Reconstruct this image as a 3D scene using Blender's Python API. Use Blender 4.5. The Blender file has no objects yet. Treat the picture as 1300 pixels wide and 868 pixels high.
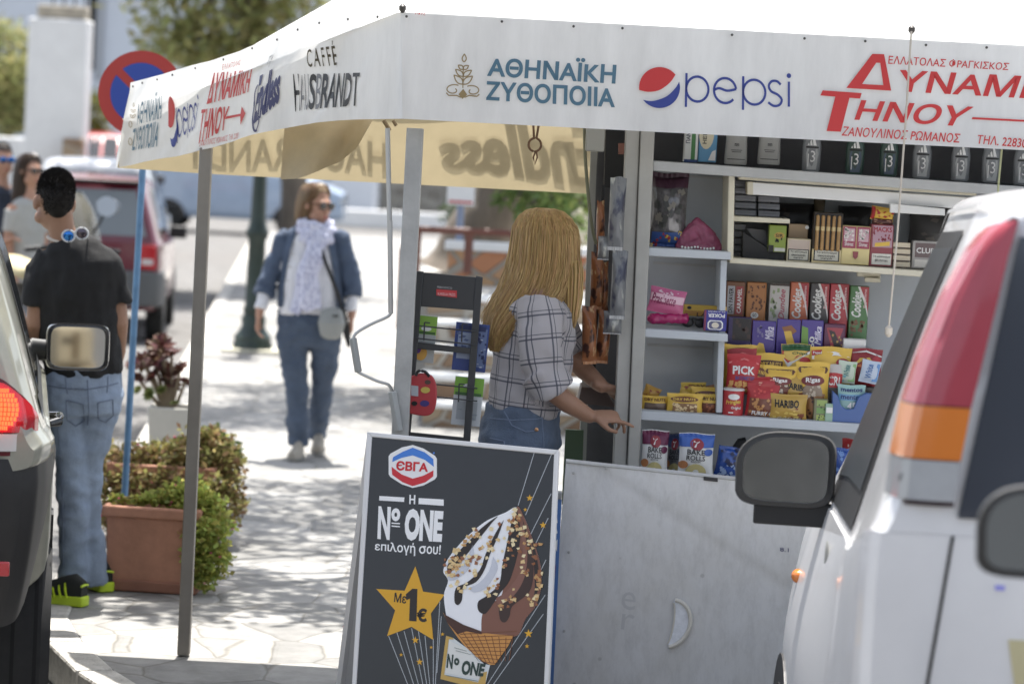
import bpy, bmesh, math, random
from mathutils import Vector, Matrix, noise
random.seed(7)
V = Vector
PI = math.pi
S = bpy.context.scene
COL = S.collection

# ------------------------------------------------------------------ camera
F = 3600.0                     # focal length in photo pixels (1300 wide)
CW, CH = 650.0, 434.0
PITCH = math.atan((434 - 181) / F)
ROLL = math.radians(3.0)
CAM = V((0, 0, 2.0))
_f = V((0, math.cos(PITCH), -math.sin(PITCH)))
_r0 = V((1, 0, 0))
_u0 = V((0, math.sin(PITCH), math.cos(PITCH)))
_u = _u0 * math.cos(ROLL) - _r0 * math.sin(ROLL)
_r = _r0 * math.cos(ROLL) + _u0 * math.sin(ROLL)
cam = bpy.data.cameras.new('camera')
cam.sensor_width = 36
cam.lens = F / 1300 * 36
cam.clip_start = 0.1
cam.clip_end = 2000
cam.dof.use_dof = True
cam.dof.focus_distance = 9.6
cam.dof.aperture_fstop = 3.0
camo = bpy.data.objects.new('camera', cam)
COL.objects.link(camo)
camo.matrix_world = Matrix(((_r.x, _u.x, -_f.x, CAM.x), (_r.y, _u.y, -_f.y, CAM.y), (_r.z, _u.z, -_f.z, CAM.z), (0, 0, 0, 1)))
S.camera = camo

# ------------------------------------------------------------------ light
EL = math.radians(70)
AZ = math.radians(1)         # clockwise from +Y
SUN = V((math.sin(AZ) * math.cos(EL), math.cos(AZ) * math.cos(EL), math.sin(EL)))
w = bpy.data.worlds.new('World')
S.world = w
w.use_nodes = True
nt = w.node_tree
sky = nt.nodes.new('ShaderNodeTexSky')
sky.sky_type = 'NISHITA'
sky.sun_disc = False
sky.sun_elevation = EL
sky.sun_rotation = AZ
sky.dust_density = 2.0
bg = nt.nodes['Background']
hs_ = nt.nodes.new('ShaderNodeHueSaturation'); hs_.inputs['Saturation'].default_value = 0.5
nt.links.new(sky.outputs[0], hs_.inputs['Color']); nt.links.new(hs_.outputs[0], bg.inputs[0])
bg.inputs[1].default_value = 0.13
sl = bpy.data.lights.new('sun', 'SUN')
sl.energy = 4.6
sl.angle = math.radians(0.53)
sl.color = (1, 0.96, 0.9)
so = bpy.data.objects.new('sun', sl)
COL.objects.link(so)
so.rotation_euler = SUN.to_track_quat('Z', 'Y').to_euler()
S.view_settings.view_transform = 'Standard'
S.view_settings.look = 'None'
S.view_settings.gamma = 1
S.view_settings.exposure = 1.15
S.cycles.max_bounces = 8
S.cycles.transparent_max_bounces = 12
S.cycles.sample_clamp_indirect = 6
S.cycles.use_denoising = True

# ------------------------------------------------------------------ pixels to places
def ray(px, py):
    return _f + _r * ((px - CW) / F) - _u * ((py - CH) / F)
def P(px, py, Y):
    d = ray(px, py)
    return CAM + d * (Y / d.y)
def G(px, py, z=0.0):
    d = ray(px, py)
    return CAM + d * ((z - CAM.z) / d.z)
def plane(p0, n):
    n = n.normalized()
    def fn(px, py, off=0.0):
        d = ray(px, py)
        t = (p0 - CAM).dot(n) / d.dot(n)
        return CAM + d * t - n * off * (1 if d.dot(n) > 0 else -1)
    return fn
def vplane(a, b):              # vertical plane through two plan points
    dx, dy = b[0] - a[0], b[1] - a[1]
    return plane(V((a[0], a[1], 0)), V((-dy, dx, 0)))
def yplane(Y):
    return plane(V((0, Y, 0)), V((0, 1, 0)))
def plane3(a, b, c):
    return plane(a, (b - a).cross(c - a))
def sc(Y):
    return F / Y

# ------------------------------------------------------------------ materials
MATS = {}
def M(name, col, rough=0.6, metal=0.0, var=0.0, vs=6.0, bump=0.0, bs=40.0, spec=0.5, coat=0.0,
      transl=0.0, island=0.0, emit=0.0, alpha=1.0, trans=0.0, stretch=None):
    if name in MATS:
        return MATS[name]
    m = bpy.data.materials.new(name)
    m.use_nodes = True
    n, l = m.node_tree.nodes, m.node_tree.links
    p = n['Principled BSDF']
    c = tuple(col) + (1,)
    p.inputs['Base Color'].default_value = c
    p.inputs['Roughness'].default_value = rough
    p.inputs['Metallic'].default_value = metal
    p.inputs['Specular IOR Level'].default_value = spec
    p.inputs['Coat Weight'].default_value = coat
    p.inputs['Coat Roughness'].default_value = 0.05
    p.inputs['Alpha'].default_value = alpha
    p.inputs['Transmission Weight'].default_value = trans
    src = None
    tc = n.new('ShaderNodeTexCoord')
    vec = tc.outputs['Object']
    if stretch:
        mp = n.new('ShaderNodeMapping')
        mp.inputs['Scale'].default_value = stretch
        l.new(vec, mp.inputs[0])
        vec = mp.outputs[0]
    if var > 0:
        t = n.new('ShaderNodeTexNoise')
        t.inputs['Scale'].default_value = vs
        t.inputs['Detail'].default_value = 6
        t.inputs['Roughness'].default_value = 0.65
        l.new(vec, t.inputs['Vector'])
        mr = n.new('ShaderNodeMapRange')
        mr.inputs[1].default_value = 0.3
        mr.inputs[2].default_value = 0.7
        mr.inputs[3].default_value = 1 - var
        mr.inputs[4].default_value = 1 + var * 0.6
        l.new(t.outputs[0], mr.inputs[0])
        mx = n.new('ShaderNodeMix')
        mx.data_type = 'RGBA'
        mx.blend_type = 'MULTIPLY'
        mx.inputs[0].default_value = 1
        mx.inputs[6].default_value = c
        l.new(mr.outputs[0], mx.inputs[7])
        src = mx.outputs[2]
    if island > 0:
        g = n.new('ShaderNodeNewGeometry')
        hs = n.new('ShaderNodeHueSaturation')
        m1 = n.new('ShaderNodeMapRange')
        m1.inputs[3].default_value = 0.5 - island * 0.06
        m1.inputs[4].default_value = 0.5 + island * 0.06
        m2 = n.new('ShaderNodeMapRange')
        m2.inputs[3].default_value = 1 - island * 0.6
        m2.inputs[4].default_value = 1 + island * 0.6
        l.new(g.outputs['Random Per Island'], m1.inputs[0])
        mm = n.new('ShaderNodeMath'); mm.operation = 'MULTIPLY'; mm.inputs[1].default_value = 7.31
        fr = n.new('ShaderNodeMath'); fr.operation = 'FRACT'
        l.new(g.outputs['Random Per Island'], mm.inputs[0]); l.new(mm.outputs[0], fr.inputs[0]); l.new(fr.outputs[0], m2.inputs[0])
        l.new(m1.outputs[0], hs.inputs['Hue'])
        l.new(m2.outputs[0], hs.inputs['Value'])
        if src: l.new(src, hs.inputs['Color'])
        else: hs.inputs['Color'].default_value = c
        src = hs.outputs[0]
    if src:
        l.new(src, p.inputs['Base Color'])
    if emit > 0:
        p.inputs['Emission Color'].default_value = c
        p.inputs['Emission Strength'].default_value = emit
    if bump > 0:
        t = n.new('ShaderNodeTexNoise')
        t.inputs['Scale'].default_value = bs
        t.inputs['Detail'].default_value = 5
        l.new(vec, t.inputs['Vector'])
        b = n.new('ShaderNodeBump')
        b.inputs['Strength'].default_value = bump
        b.inputs['Distance'].default_value = 0.02
        l.new(t.outputs[0], b.inputs['Height'])
        l.new(b.outputs[0], p.inputs['Normal'])
    if transl > 0:
        tr = n.new('ShaderNodeBsdfTranslucent')
        tr.inputs[0].default_value = c
        if src: l.new(src, tr.inputs[0])
        ms = n.new('ShaderNodeMixShader')
        ms.inputs[0].default_value = transl
        l.new(p.outputs[0], ms.inputs[1])
        l.new(tr.outputs[0], ms.inputs[2])
        l.new(ms.outputs[0], n['Material Output'].inputs[0])
    MATS[name] = m
    return m
def nodes(name):
    m = bpy.data.materials.new(name); m.use_nodes = True
    MATS[name] = m
    return m, m.node_tree.nodes, m.node_tree.links, m.node_tree.nodes['Principled BSDF']
def hexc(r, g, b):             # sRGB 0-255 to linear
    f = lambda x: (x / 255 / 12.92) if x / 255 < 0.04045 else ((x / 255 + 0.055) / 1.055) ** 2.4
    return (f(r), f(g), f(b))

# ------------------------------------------------------------------ mesh builder
class B:
    def __init__(s):
        s.v = []; s.f = []
    def add(s, vs, fs):
        o = len(s.v)
        s.v += [V(p) for p in vs]
        s.f += [[i + o for i in f] for f in fs]
        return s
    def box(s, x0, x1, y0, y1, z0, z1):
        c = V(((x0 + x1) / 2, (y0 + y1) / 2, (z0 + z1) / 2))
        return s.obox(c, V(((x1 - x0) / 2, 0, 0)), V((0, (y1 - y0) / 2, 0)), V((0, 0, (z1 - z0) / 2)))
    def obox(s, c, a, b, d):
        vs = [c + a * i + b * j + d * k for k in (-1, 1) for j in (-1, 1) for i in (-1, 1)]
        return s.add(vs, [(0, 1, 3, 2), (4, 6, 7, 5), (0, 4, 5, 1), (2, 3, 7, 6), (0, 2, 6, 4), (1, 5, 7, 3)])
    def prism(s, pts, d):
        n = len(pts)
        pts = [V(p) for p in pts]
        return s.add(pts + [p + d for p in pts], [list(range(n)), list(range(2 * n - 1, n - 1, -1))] +
                     [(i, (i + 1) % n, n + (i + 1) % n, n + i) for i in range(n)])
    def poly(s, pts):
        return s.add(pts, [list(range(len(pts)))])
    def tube(s, path, r, seg=8, ref=None, cap=True, rnd=False):
        path = [V(p) for p in path]
        n = len(path)
        if not isinstance(r, (list,)): r = [r] * n
        r = [(x, x) if not isinstance(x, tuple) else x for x in r]
        if rnd:                                    # rounded ends
            d0 = (path[0] - path[1]).normalized(); d1 = (path[-1] - path[-2]).normalized()
            a0, a1 = min(r[0]), min(r[-1])
            pre = [(path[0] + d0 * a0 * math.sin(t), (r[0][0] * math.cos(t), r[0][1] * math.cos(t))) for t in (1.45, 1.0, 0.5)]
            post = [(path[-1] + d1 * a1 * math.sin(t), (r[-1][0] * math.cos(t), r[-1][1] * math.cos(t))) for t in (0.5, 1.0, 1.45)]
            path = [p for p, _ in pre] + path + [p for p, _ in post]
            r = [q for _, q in pre] + r + [q for _, q in post]
            n = len(path)
        rings = []
        if ref is None:
            d = (path[1] - path[0]).normalized()
            ref = V((1, 0, 0)) if abs(d.x) < 0.8 else V((0, 1, 0))
        ref = V(ref)
        for i in range(n):
            d = (path[min(i + 1, n - 1)] - path[max(i - 1, 0)])
            if d.length < 1e-9: d = V((0, 0, 1))
            d.normalize()
            a = ref - d * ref.dot(d)
            if a.length < 1e-4: a = d.orthogonal()
            a.normalize()
            b = d.cross(a)
            ref2 = a
            rings.append([path[i] + a * r[i][0] * math.cos(t) + b * r[i][1] * math.sin(t) for t in [2 * PI * k / seg for k in range(seg)]])
        vs = [p for q in rings for p in q]
        fs = [(i * seg + k, i * seg + (k + 1) % seg, (i + 1) * seg + (k + 1) % seg, (i + 1) * seg + k) for i in range(n - 1) for k in range(seg)]
        if cap:
            fs += [list(range(seg - 1, -1, -1)), list(range((n - 1) * seg, n * seg))]
        return s.add(vs, fs)
    def lathe(s, prof, c=(0, 0, 0), seg=20, sx=1, sy=1, axis=None):
        c = V(c)
        if axis is None: a, b, d = V((1, 0, 0)), V((0, 1, 0)), V((0, 0, 1))
        else:
            d = V(axis).normalized(); a = d.orthogonal().normalized(); b = d.cross(a)
        vs = [c + a * q * sx * math.cos(2 * PI * k / seg) + b * q * sy * math.sin(2 * PI * k / seg) + d * z for q, z in prof for k in range(seg)]
        n = len(prof)
        fs = [(i * seg + k, i * seg + (k + 1) % seg, (i + 1) * seg + (k + 1) % seg, (i + 1) * seg + k) for i in range(n - 1) for k in range(seg)]
        if prof[0][0] > 1e-5: fs.append(list(range(seg - 1, -1, -1)))
        if prof[-1][0] > 1e-5: fs.append(list(range((n - 1) * seg, n * seg)))
        return s.add(vs, fs)
    def ell(s, c, a, b, d, nu=14, nv=9):
        c = V(c); vs = [c - d]; fs = []
        for j in range(1, nv):
            t = PI * j / nv
            for i in range(nu):
                q = 2 * PI * i / nu
                vs.append(c + a * math.sin(t) * math.cos(q) + b * math.sin(t) * math.sin(q) - d * math.cos(t))
        vs.append(c + d)
        for i in range(nu):
            fs.append((0, 1 + (i + 1) % nu, 1 + i))
            fs.append((len(vs) - 1, 1 + (nv - 2) * nu + i, 1 + (nv - 2) * nu + (i + 1) % nu))
        for j in range(nv - 2):
            for i in range(nu):
                fs.append((1 + j * nu + i, 1 + j * nu + (i + 1) % nu, 1 + (j + 1) * nu + (i + 1) % nu, 1 + (j + 1) * nu + i))
        return s.add(vs, fs)
    def grid(s, fn, nu, nv, thick=None):
        vs = [V(fn(i / nu, j / nv)) for j in range(nv + 1) for i in range(nu + 1)]
        W = nu + 1
        fs = [(j * W + i, j * W + i + 1, (j + 1) * W + i + 1, (j + 1) * W + i) for j in range(nv) for i in range(nu)]
        if thick is None: return s.add(vs, fs)
        n = len(vs)
        t = V(thick)
        vs2 = vs + [p + t for p in vs]
        fs2 = fs + [tuple(reversed([q + n for q in f])) for f in fs]
        edge = [(i, i + 1) for i in range(nu)] + [(j * W + nu, (j + 1) * W + nu) for j in range(nv)] + \
               [(nv * W + i + 1, nv * W + i) for i in range(nu)] + [((j + 1) * W, j * W) for j in range(nv)]
        fs2 += [(b, a, a + n, b + n) for a, b in edge]
        return s.add(vs2, fs2)
    def geo(s, g, fn):
        return s.add([fn(x, y) for x, y in g[0]], g[1])
    def xf(s, m):
        s.v = [m @ p for p in s.v]
        return s

def onto(b):
    """nearest point of a built surface along a photo line of sight, lifted off it by off"""
    from mathutils.bvhtree import BVHTree
    t = BVHTree.FromPolygons([tuple(p) for p in b.v], b.f)
    def fn(px, py, off=.002):
        d = ray(px, py).normalized()
        h = t.ray_cast(CAM, d)
        return h[0] - d * off if h[0] is not None else None
    return fn
def seam(fn, pts, r, n=8, off=.001):
    q = []
    for (x0, y0), (x1, y1) in zip(pts, pts[1:]):
        for k in range(n): q.append(fn(lerp(x0, x1, k / n), lerp(y0, y1, k / n), off))
    q.append(fn(*pts[-1], off))
    q = [p for p in q if p is not None]
    q = [p for i, p in enumerate(q) if i == 0 or (p - q[i - 1]).length < .08]
    return B().tube(q, r, 5) if len(q) > 1 else None

PM = {}                        # world matrices of parents
def mesh(name, b, smooth=True, recalc=True, ang=40):
    me = bpy.data.meshes.new(name)
    me.from_pydata([tuple(p) for p in b.v], [], b.f)
    if recalc:
        bm = bmesh.new(); bm.from_mesh(me)
        bmesh.ops.recalc_face_normals(bm, faces=bm.faces)
        bm.to_mesh(me); bm.free()
    if smooth:
        me.polygons.foreach_set('use_smooth', [True] * len(me.polygons))
        me.set_sharp_from_angle(angle=math.radians(ang))
    return me
def tag(o, label=None, cat=None, group=None, kind=None):
    if label: o['label'] = label
    if cat: o['category'] = cat
    if group: o['group'] = group
    if kind: o['kind'] = kind
    return o
def thing(name, label, cat, loc=(0, 0, 0), rot=(0, 0, 0), group=None):
    o = bpy.data.objects.new(name, None)
    o.empty_display_size = 0.1
    COL.objects.link(o)
    o.location = V(loc); o.rotation_euler = rot
    from mathutils import Euler
    PM[o.name] = Matrix.Translation(V(loc)) @ Euler(rot).to_matrix().to_4x4()
    return tag(o, label, cat, group)
def obj(name, b, mat, parent=None, world=True, smooth=True, bevel=0.0, ang=40, recalc=True, seg=2):
    """one mesh object; world=True: the builder holds world coordinates"""
    loc = V((0, 0, 0))
    if world:
        if parent is not None:
            im = PM[parent.name].inverted()
            b.v = [im @ p for p in b.v]
        else:
            xs = [p.x for p in b.v]; ys = [p.y for p in b.v]; zs = [p.z for p in b.v]
            loc = V(((min(xs) + max(xs)) / 2, (min(ys) + max(ys)) / 2, min(zs)))
            b.v = [p - loc for p in b.v]
    me = mesh(name, b, smooth, recalc, ang)
    o = bpy.data.objects.new(name, me)
    COL.objects.link(o)
    for m in (mat if isinstance(mat, (list, tuple)) else [mat]):
        me.materials.append(m)
    o.location = loc
    PM[o.name] = (PM[parent.name] if parent is not None else Matrix.Translation(loc)).copy()
    if parent is not None: o.parent = parent
    if bevel > 0:
        md = o.modifiers.new('bevel', 'BEVEL')
        md.width = bevel; md.segments = seg; md.limit_method = 'ANGLE'; md.angle_limit = math.radians(35)
    return o
def children(o):
    return [c for c in bpy.data.objects if c.parent == o]
def dup(root, loc, rot=None, label=None):
    r = root.copy(); COL.objects.link(r)
    r.location = loc
    if rot is not None: r.rotation_euler = rot
    if label: r['label'] = label
    def rec(a, b):
        for ch in list(a.children):
            c = ch.copy(); COL.objects.link(c); c.parent = b
            rec(ch, c)
    rec(root, r)
    return r

# ------------------------------------------------------------------ lettering
CLEAN = str.maketrans('ΑΚΡАπΦ', 'AKPAпФ')      # same letter shapes whose outlines do not cross themselves
def T(s, bold=0.0, shear=0.0, sp=1.0, mirror=False, res=3):
    """flat lettering; bold pushes every outline outwards by that many em"""
    c = bpy.data.curves.new('t', 'FONT')
    c.body = s.translate(CLEAN); c.shear = shear; c.space_character = sp; c.resolution_u = res
    o = bpy.data.objects.new('t', c)
    m = o.to_mesh()
    pts = [(v.co.x, v.co.y) for v in m.vertices]
    fs = [list(p.vertices) for p in m.polygons]
    o.to_mesh_clear(); bpy.data.objects.remove(o); bpy.data.curves.remove(c)
    if bold > 0:
        cnt = {}
        for f in fs:
            A = sum(pts[a][0] * pts[b][1] - pts[b][0] * pts[a][1] for a, b in zip(f, f[1:] + f[:1]))
            for a, b in zip(f, f[1:] + f[:1]):
                e = (a, b) if A > 0 else (b, a)
                cnt.setdefault(tuple(sorted(e)), []).append(e)
        nv = {}
        for es in cnt.values():
            if len(es) == 1:
                a, b = es[0]; dx, dy = pts[b][0] - pts[a][0], pts[b][1] - pts[a][1]; L = math.hypot(dx, dy)
                if L < 1e-7: continue
                for q in (a, b): nv.setdefault(q, []).append((dy / L, -dx / L))
        out = list(pts)
        for q, ns in nv.items():
            x, y = sum(n[0] for n in ns), sum(n[1] for n in ns); L = math.hypot(x, y)
            if L < 1e-4: continue
            x, y = x / L, y / L
            k = min(1.5, 1 / max(.3, x * ns[0][0] + y * ns[0][1]))
            out[q] = (pts[q][0] + x * bold * k, pts[q][1] + y * bold * k)
        pts = out
    return norm((pts, fs), mirror)
def norm(g, mirror=False):
    pts, fs = g
    x0 = min(p[0] for p in pts); x1 = max(p[0] for p in pts); y0 = min(p[1] for p in pts); y1 = max(p[1] for p in pts)
    q = [((x - x0) / max(x1 - x0, 1e-6), (y - y0) / max(y1 - y0, 1e-6)) for x, y in pts]
    if mirror: q = [(1 - x, y) for x, y in q]
    return (q, fs)
def qmap(q, pl, off=0.002):
    """unit square (v up) to four photo corners TL TR BR BL lying on a surface of the place"""
    (ax, ay), (bx, by), (cx, cy), (dx, dy) = q
    def fn(u, v):
        t = 1 - v
        x = (ax * (1 - u) + bx * u) * (1 - t) + (dx * (1 - u) + cx * u) * t
        y = (ay * (1 - u) + by * u) * (1 - t) + (dy * (1 - u) + cy * u) * t
        return pl(x, y, off)
    return fn
def bold_text(b, s, q, pl, off=0.002, **k):
    return b.geo(T(s, **k), qmap(q, pl, off))
def stroke(pts, w):
    """flat ribbon outline of a polyline in 2-D -> (points, faces)"""
    vs = []; fs = []
    n = len(pts)
    for i in range(n):
        x0, y0 = pts[max(i - 1, 0)]; x1, y1 = pts[min(i + 1, n - 1)]
        dx, dy = x1 - x0, y1 - y0
        L = math.hypot(dx, dy) or 1
        ww = w[i] if isinstance(w, list) else w
        vs += [(pts[i][0] - dy / L * ww / 2, pts[i][1] + dx / L * ww / 2), (pts[i][0] + dy / L * ww / 2, pts[i][1] - dx / L * ww / 2)]
    fs = [(2 * i, 2 * i + 1, 2 * i + 3, 2 * i + 2) for i in range(n - 1)]
    return (vs, fs)
def circ(cx, cy, r, n=24, a0=0, a1=2 * PI, ry=None):
    ry = ry or r
    return [(cx + r * math.cos(a0 + (a1 - a0) * i / n), cy + ry * math.sin(a0 + (a1 - a0) * i / n)) for i in range(n + (0 if abs(a1 - a0 - 2 * PI) < 1e-6 else 1))]
def star(cx, cy, R, r, n=5, rot=-PI / 2):
    return [(cx + (R if i % 2 == 0 else r) * math.cos(rot + PI * i / n), cy + (R if i % 2 == 0 else r) * math.sin(rot + PI * i / n)) for i in range(2 * n)]
def pxpoly(b, pts, pl, off=0.002):
    return b.poly([pl(x, y, off) for x, y in pts])
def pxslab(b, pts, pl, d):
    return b.prism([pl(x, y) for x, y in pts], V(d))
def smooth_path(pts, n=6):
    """Catmull-Rom through points of any dimension"""
    out = []
    m = len(pts)
    for i in range(m - 1):
        p0, p1, p2, p3 = pts[max(i - 1, 0)], pts[i], pts[i + 1], pts[min(i + 2, m - 1)]
        for k in range(n):
            t = k / n
            out.append(tuple(0.5 * ((2 * b) + (c - a) * t + (2 * a - 5 * b + 4 * c - d) * t * t + (3 * b - a - 3 * c + d) * t ** 3) for a, b, c, d in zip(p0, p1, p2, p3)))
    out.append(tuple(pts[-1]))
    return out
def lerp(a, b, t):
    return a + (b - a) * t
def interp(xs, ys, x):
    if x <= xs[0]: return ys[0]
    for i in range(len(xs) - 1):
        if x <= xs[i + 1]:
            return lerp(ys[i], ys[i + 1], (x - xs[i]) / (xs[i + 1] - xs[i]))
    return ys[-1]

def remesh(b, voxel, smooth=4, wr=0.0, wscale=6.0, stretch=(1, 1, 1), seed=0):
    """one continuous skin grown over overlapping shapes, then soft folds"""
    me = bpy.data.meshes.new('tmp')
    me.from_pydata([tuple(p) for p in b.v], [], b.f)
    bm = bmesh.new(); bm.from_mesh(me); bmesh.ops.recalc_face_normals(bm, faces=bm.faces); bm.to_mesh(me); bm.free()
    o = bpy.data.objects.new('tmp', me)
    COL.objects.link(o)
    md = o.modifiers.new('r', 'REMESH'); md.mode = 'VOXEL'; md.voxel_size = voxel; md.adaptivity = 0
    ms = o.modifiers.new('s', 'SMOOTH'); ms.iterations = smooth; ms.factor = 0.5
    dg = bpy.context.evaluated_depsgraph_get()
    ev = o.evaluated_get(dg)
    m2 = bpy.data.meshes.new_from_object(ev)
    r = B()
    r.v = [v.co.copy() for v in m2.vertices]
    nr = [v.normal.copy() for v in m2.vertices]
    r.f = [list(p.vertices) for p in m2.polygons]
    if wr > 0:
        for i, p in enumerate(r.v):
            q = V((p.x * stretch[0], p.y * stretch[1], p.z * stretch[2])) * wscale + V((seed, seed * 2, 0))
            h = noise.noise(q) + 0.5 * noise.noise(q * 2.3)
            h = (abs(h) ** 0.7) * (1 if h > 0 else -1)
            r.v[i] = p + nr[i] * h * wr
    bpy.data.objects.remove(o)
    bpy.data.meshes.remove(me); bpy.data.meshes.remove(m2)
    return r
# =================================================================== ground
def flagstone():
    m, n, l, p = nodes('flagstone')
    tc = n.new('ShaderNodeTexCoord')
    nz = n.new('ShaderNodeTexNoise'); nz.inputs['Scale'].default_value = 1.3; nz.inputs['Detail'].default_value = 3
    l.new(tc.outputs['Object'], nz.inputs['Vector'])
    ad = n.new('ShaderNodeMix'); ad.data_type = 'RGBA'; ad.blend_type = 'ADD'; ad.inputs[0].default_value = 0.16
    l.new(tc.outputs['Object'], ad.inputs[6]); l.new(nz.outputs[1], ad.inputs[7])
    v = n.new('ShaderNodeTexVoronoi'); v.feature = 'DISTANCE_TO_EDGE'; v.inputs['Scale'].default_value = 2.9
    v2 = n.new('ShaderNodeTexVoronoi'); v2.inputs['Scale'].default_value = 2.9
    l.new(ad.outputs[2], v.inputs['Vector']); l.new(ad.outputs[2], v2.inputs['Vector'])
    cr = n.new('ShaderNodeValToRGB')
    cr.color_ramp.elements[0].position = 0.006; cr.color_ramp.elements[0].color = (0.66, 0.64, 0.60, 1)
    cr.color_ramp.elements[1].position = 0.024; cr.color_ramp.elements[1].color = (1, 1, 1, 1)
    l.new(v.outputs['Distance'], cr.inputs[0])
    sep = n.new('ShaderNodeSeparateColor'); l.new(v2.outputs['Color'], sep.inputs[0])
    tone = n.new('ShaderNodeValToRGB')
    tone.color_ramp.elements[0].color = (0.20, 0.197, 0.188, 1); tone.color_ramp.elements[1].color = (0.36, 0.352, 0.335, 1)
    e = tone.color_ramp.elements.new(0.5); e.color = (0.28, 0.273, 0.258, 1)
    l.new(sep.outputs[0], tone.inputs[0])
    n2 = n.new('ShaderNodeTexNoise'); n2.inputs['Scale'].default_value = 9; n2.inputs['Detail'].default_value = 8; n2.inputs['Roughness'].default_value = 0.7
    l.new(tc.outputs['Object'], n2.inputs['Vector'])
    mr = n.new('ShaderNodeMapRange'); mr.inputs[1].default_value = 0.3; mr.inputs[2].default_value = 0.7; mr.inputs[3].default_value = 0.72; mr.inputs[4].default_value = 1.12
    l.new(n2.outputs[0], mr.inputs[0])
    m1 = n.new('ShaderNodeMix'); m1.data_type = 'RGBA'; m1.blend_type = 'MULTIPLY'; m1.inputs[0].default_value = 1
    l.new(tone.outputs[0], m1.inputs[6]); l.new(cr.outputs[0], m1.inputs[7])
    m2 = n.new('ShaderNodeMix'); m2.data_type = 'RGBA'; m2.blend_type = 'MULTIPLY'; m2.inputs[0].default_value = 1
    l.new(m1.outputs[2], m2.inputs[6]); l.new(mr.outputs[0], m2.inputs[7])
    l.new(m2.outputs[2], p.inputs['Base Color'])
    p.inputs['Roughness'].default_value = 0.75
    sm = n.new('ShaderNodeMapRange'); sm.inputs[2].default_value = 0.06
    l.new(v.outputs['Distance'], sm.inputs[0])
    av = n.new('ShaderNodeMath'); av.operation = 'ADD'
    l.new(sm.outputs[0], av.inputs[0]); l.new(n2.outputs[0], av.inputs[1])
    bp = n.new('ShaderNodeBump'); bp.inputs['Strength'].default_value = 0.5; bp.inputs['Distance'].default_value = 0.012
    l.new(av.outputs[0], bp.inputs['Height']); l.new(bp.outputs[0], p.inputs['Normal'])
    return m
FLAG = flagstone()
ROAD = M('road_concrete', (0.16, 0.155, 0.148), 0.9, var=0.3, vs=3, bump=0.5, bs=60)
KERB = M('kerb_stone', (0.5, 0.48, 0.44), 0.8, var=0.3, vs=12, bump=0.5, bs=50)
WHITEW = M('whitewash', (0.78, 0.78, 0.77), 0.85, var=0.08, vs=2, bump=0.2, bs=20)
def stone_mat(name, ca, cb, cj, scale, jw=0.07):
    m, n, l, p = nodes(name)
    tc = n.new('ShaderNodeTexCoord')
    v = n.new('ShaderNodeTexVoronoi'); v.feature = 'DISTANCE_TO_EDGE'; v.inputs['Scale'].default_value = scale
    v2 = n.new('ShaderNodeTexVoronoi'); v2.inputs['Scale'].default_value = scale
    mp = n.new('ShaderNodeMapping'); mp.inputs['Scale'].default_value = (1, 1, 1.7)
    l.new(tc.outputs['Object'], mp.inputs[0]); l.new(mp.outputs[0], v.inputs['Vector']); l.new(mp.outputs[0], v2.inputs['Vector'])
    sep = n.new('ShaderNodeSeparateColor'); l.new(v2.outputs['Color'], sep.inputs[0])
    tone = n.new('ShaderNodeValToRGB'); tone.color_ramp.elements[0].color = ca + (1,); tone.color_ramp.elements[1].color = cb + (1,)
    l.new(sep.outputs[0], tone.inputs[0])
    st = n.new('ShaderNodeMapRange'); st.inputs[1].default_value = jw * 0.5; st.inputs[2].default_value = jw
    l.new(v.outputs['Distance'], st.inputs[0])
    mx = n.new('ShaderNodeMix'); mx.data_type = 'RGBA'; mx.inputs[6].default_value = cj + (1,)
    l.new(st.outputs[0], mx.inputs[0]); l.new(tone.outputs[0], mx.inputs[7])
    l.new(mx.outputs[2], p.inputs['Base Color']); p.inputs['Roughness'].default_value = 0.9
    bp = n.new('ShaderNodeBump'); bp.inputs['Strength'].default_value = 0.8; bp.inputs['Distance'].default_value = 0.04
    l.new(st.outputs[0], bp.inputs['Height']); l.new(bp.outputs[0], p.inputs['Normal'])
    return m
STONE = stone_mat('rubble_stone', (0.20, 0.12, 0.07), (0.42, 0.34, 0.24), (0.40, 0.37, 0.32), 3.2)
STONEG = stone_mat('grey_rubble', (0.22, 0.20, 0.17), (0.45, 0.42, 0.36), (0.40, 0.38, 0.34), 2.2)

tag(obj('road', B().add([(-260, -40, -.13), (260, -40, -.13), (260, 900, -.13), (-260, 900, -.13)], [(0, 1, 2, 3)]), ROAD), kind='structure')
KERBLINE = [(6, 8.72), (1.2, 8.72), (0.35, 8.62), (-0.3, 8.75), (-0.8, 9.1), (-1.25, 9.65), (-1.52, 10.2), (-1.72, 10.75), (-1.86, 11.3), (-1.97, 12.6), (-2.35, 18), (-2.81, 24), (-3.4, 32), (-5.2, 56)]
inner = [(6, 8.86), (1.2, 8.86), (0.38, 8.76), (-0.24, 8.88), (-0.7, 9.2), (-1.13, 9.73), (-1.39, 10.26), (-1.59, 10.8), (-1.73, 11.33), (-1.84, 12.62), (-2.22, 18), (-2.68, 24), (-3.27, 32), (-5.07, 56)]
pv = inner + [(40, 56), (40, 8.86)]
tag(obj('pavement', B().prism([V((x, y, 0.0)) for x, y in pv], V((0, 0, -.2))), FLAG, smooth=False), kind='structure')
kb = B()
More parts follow.
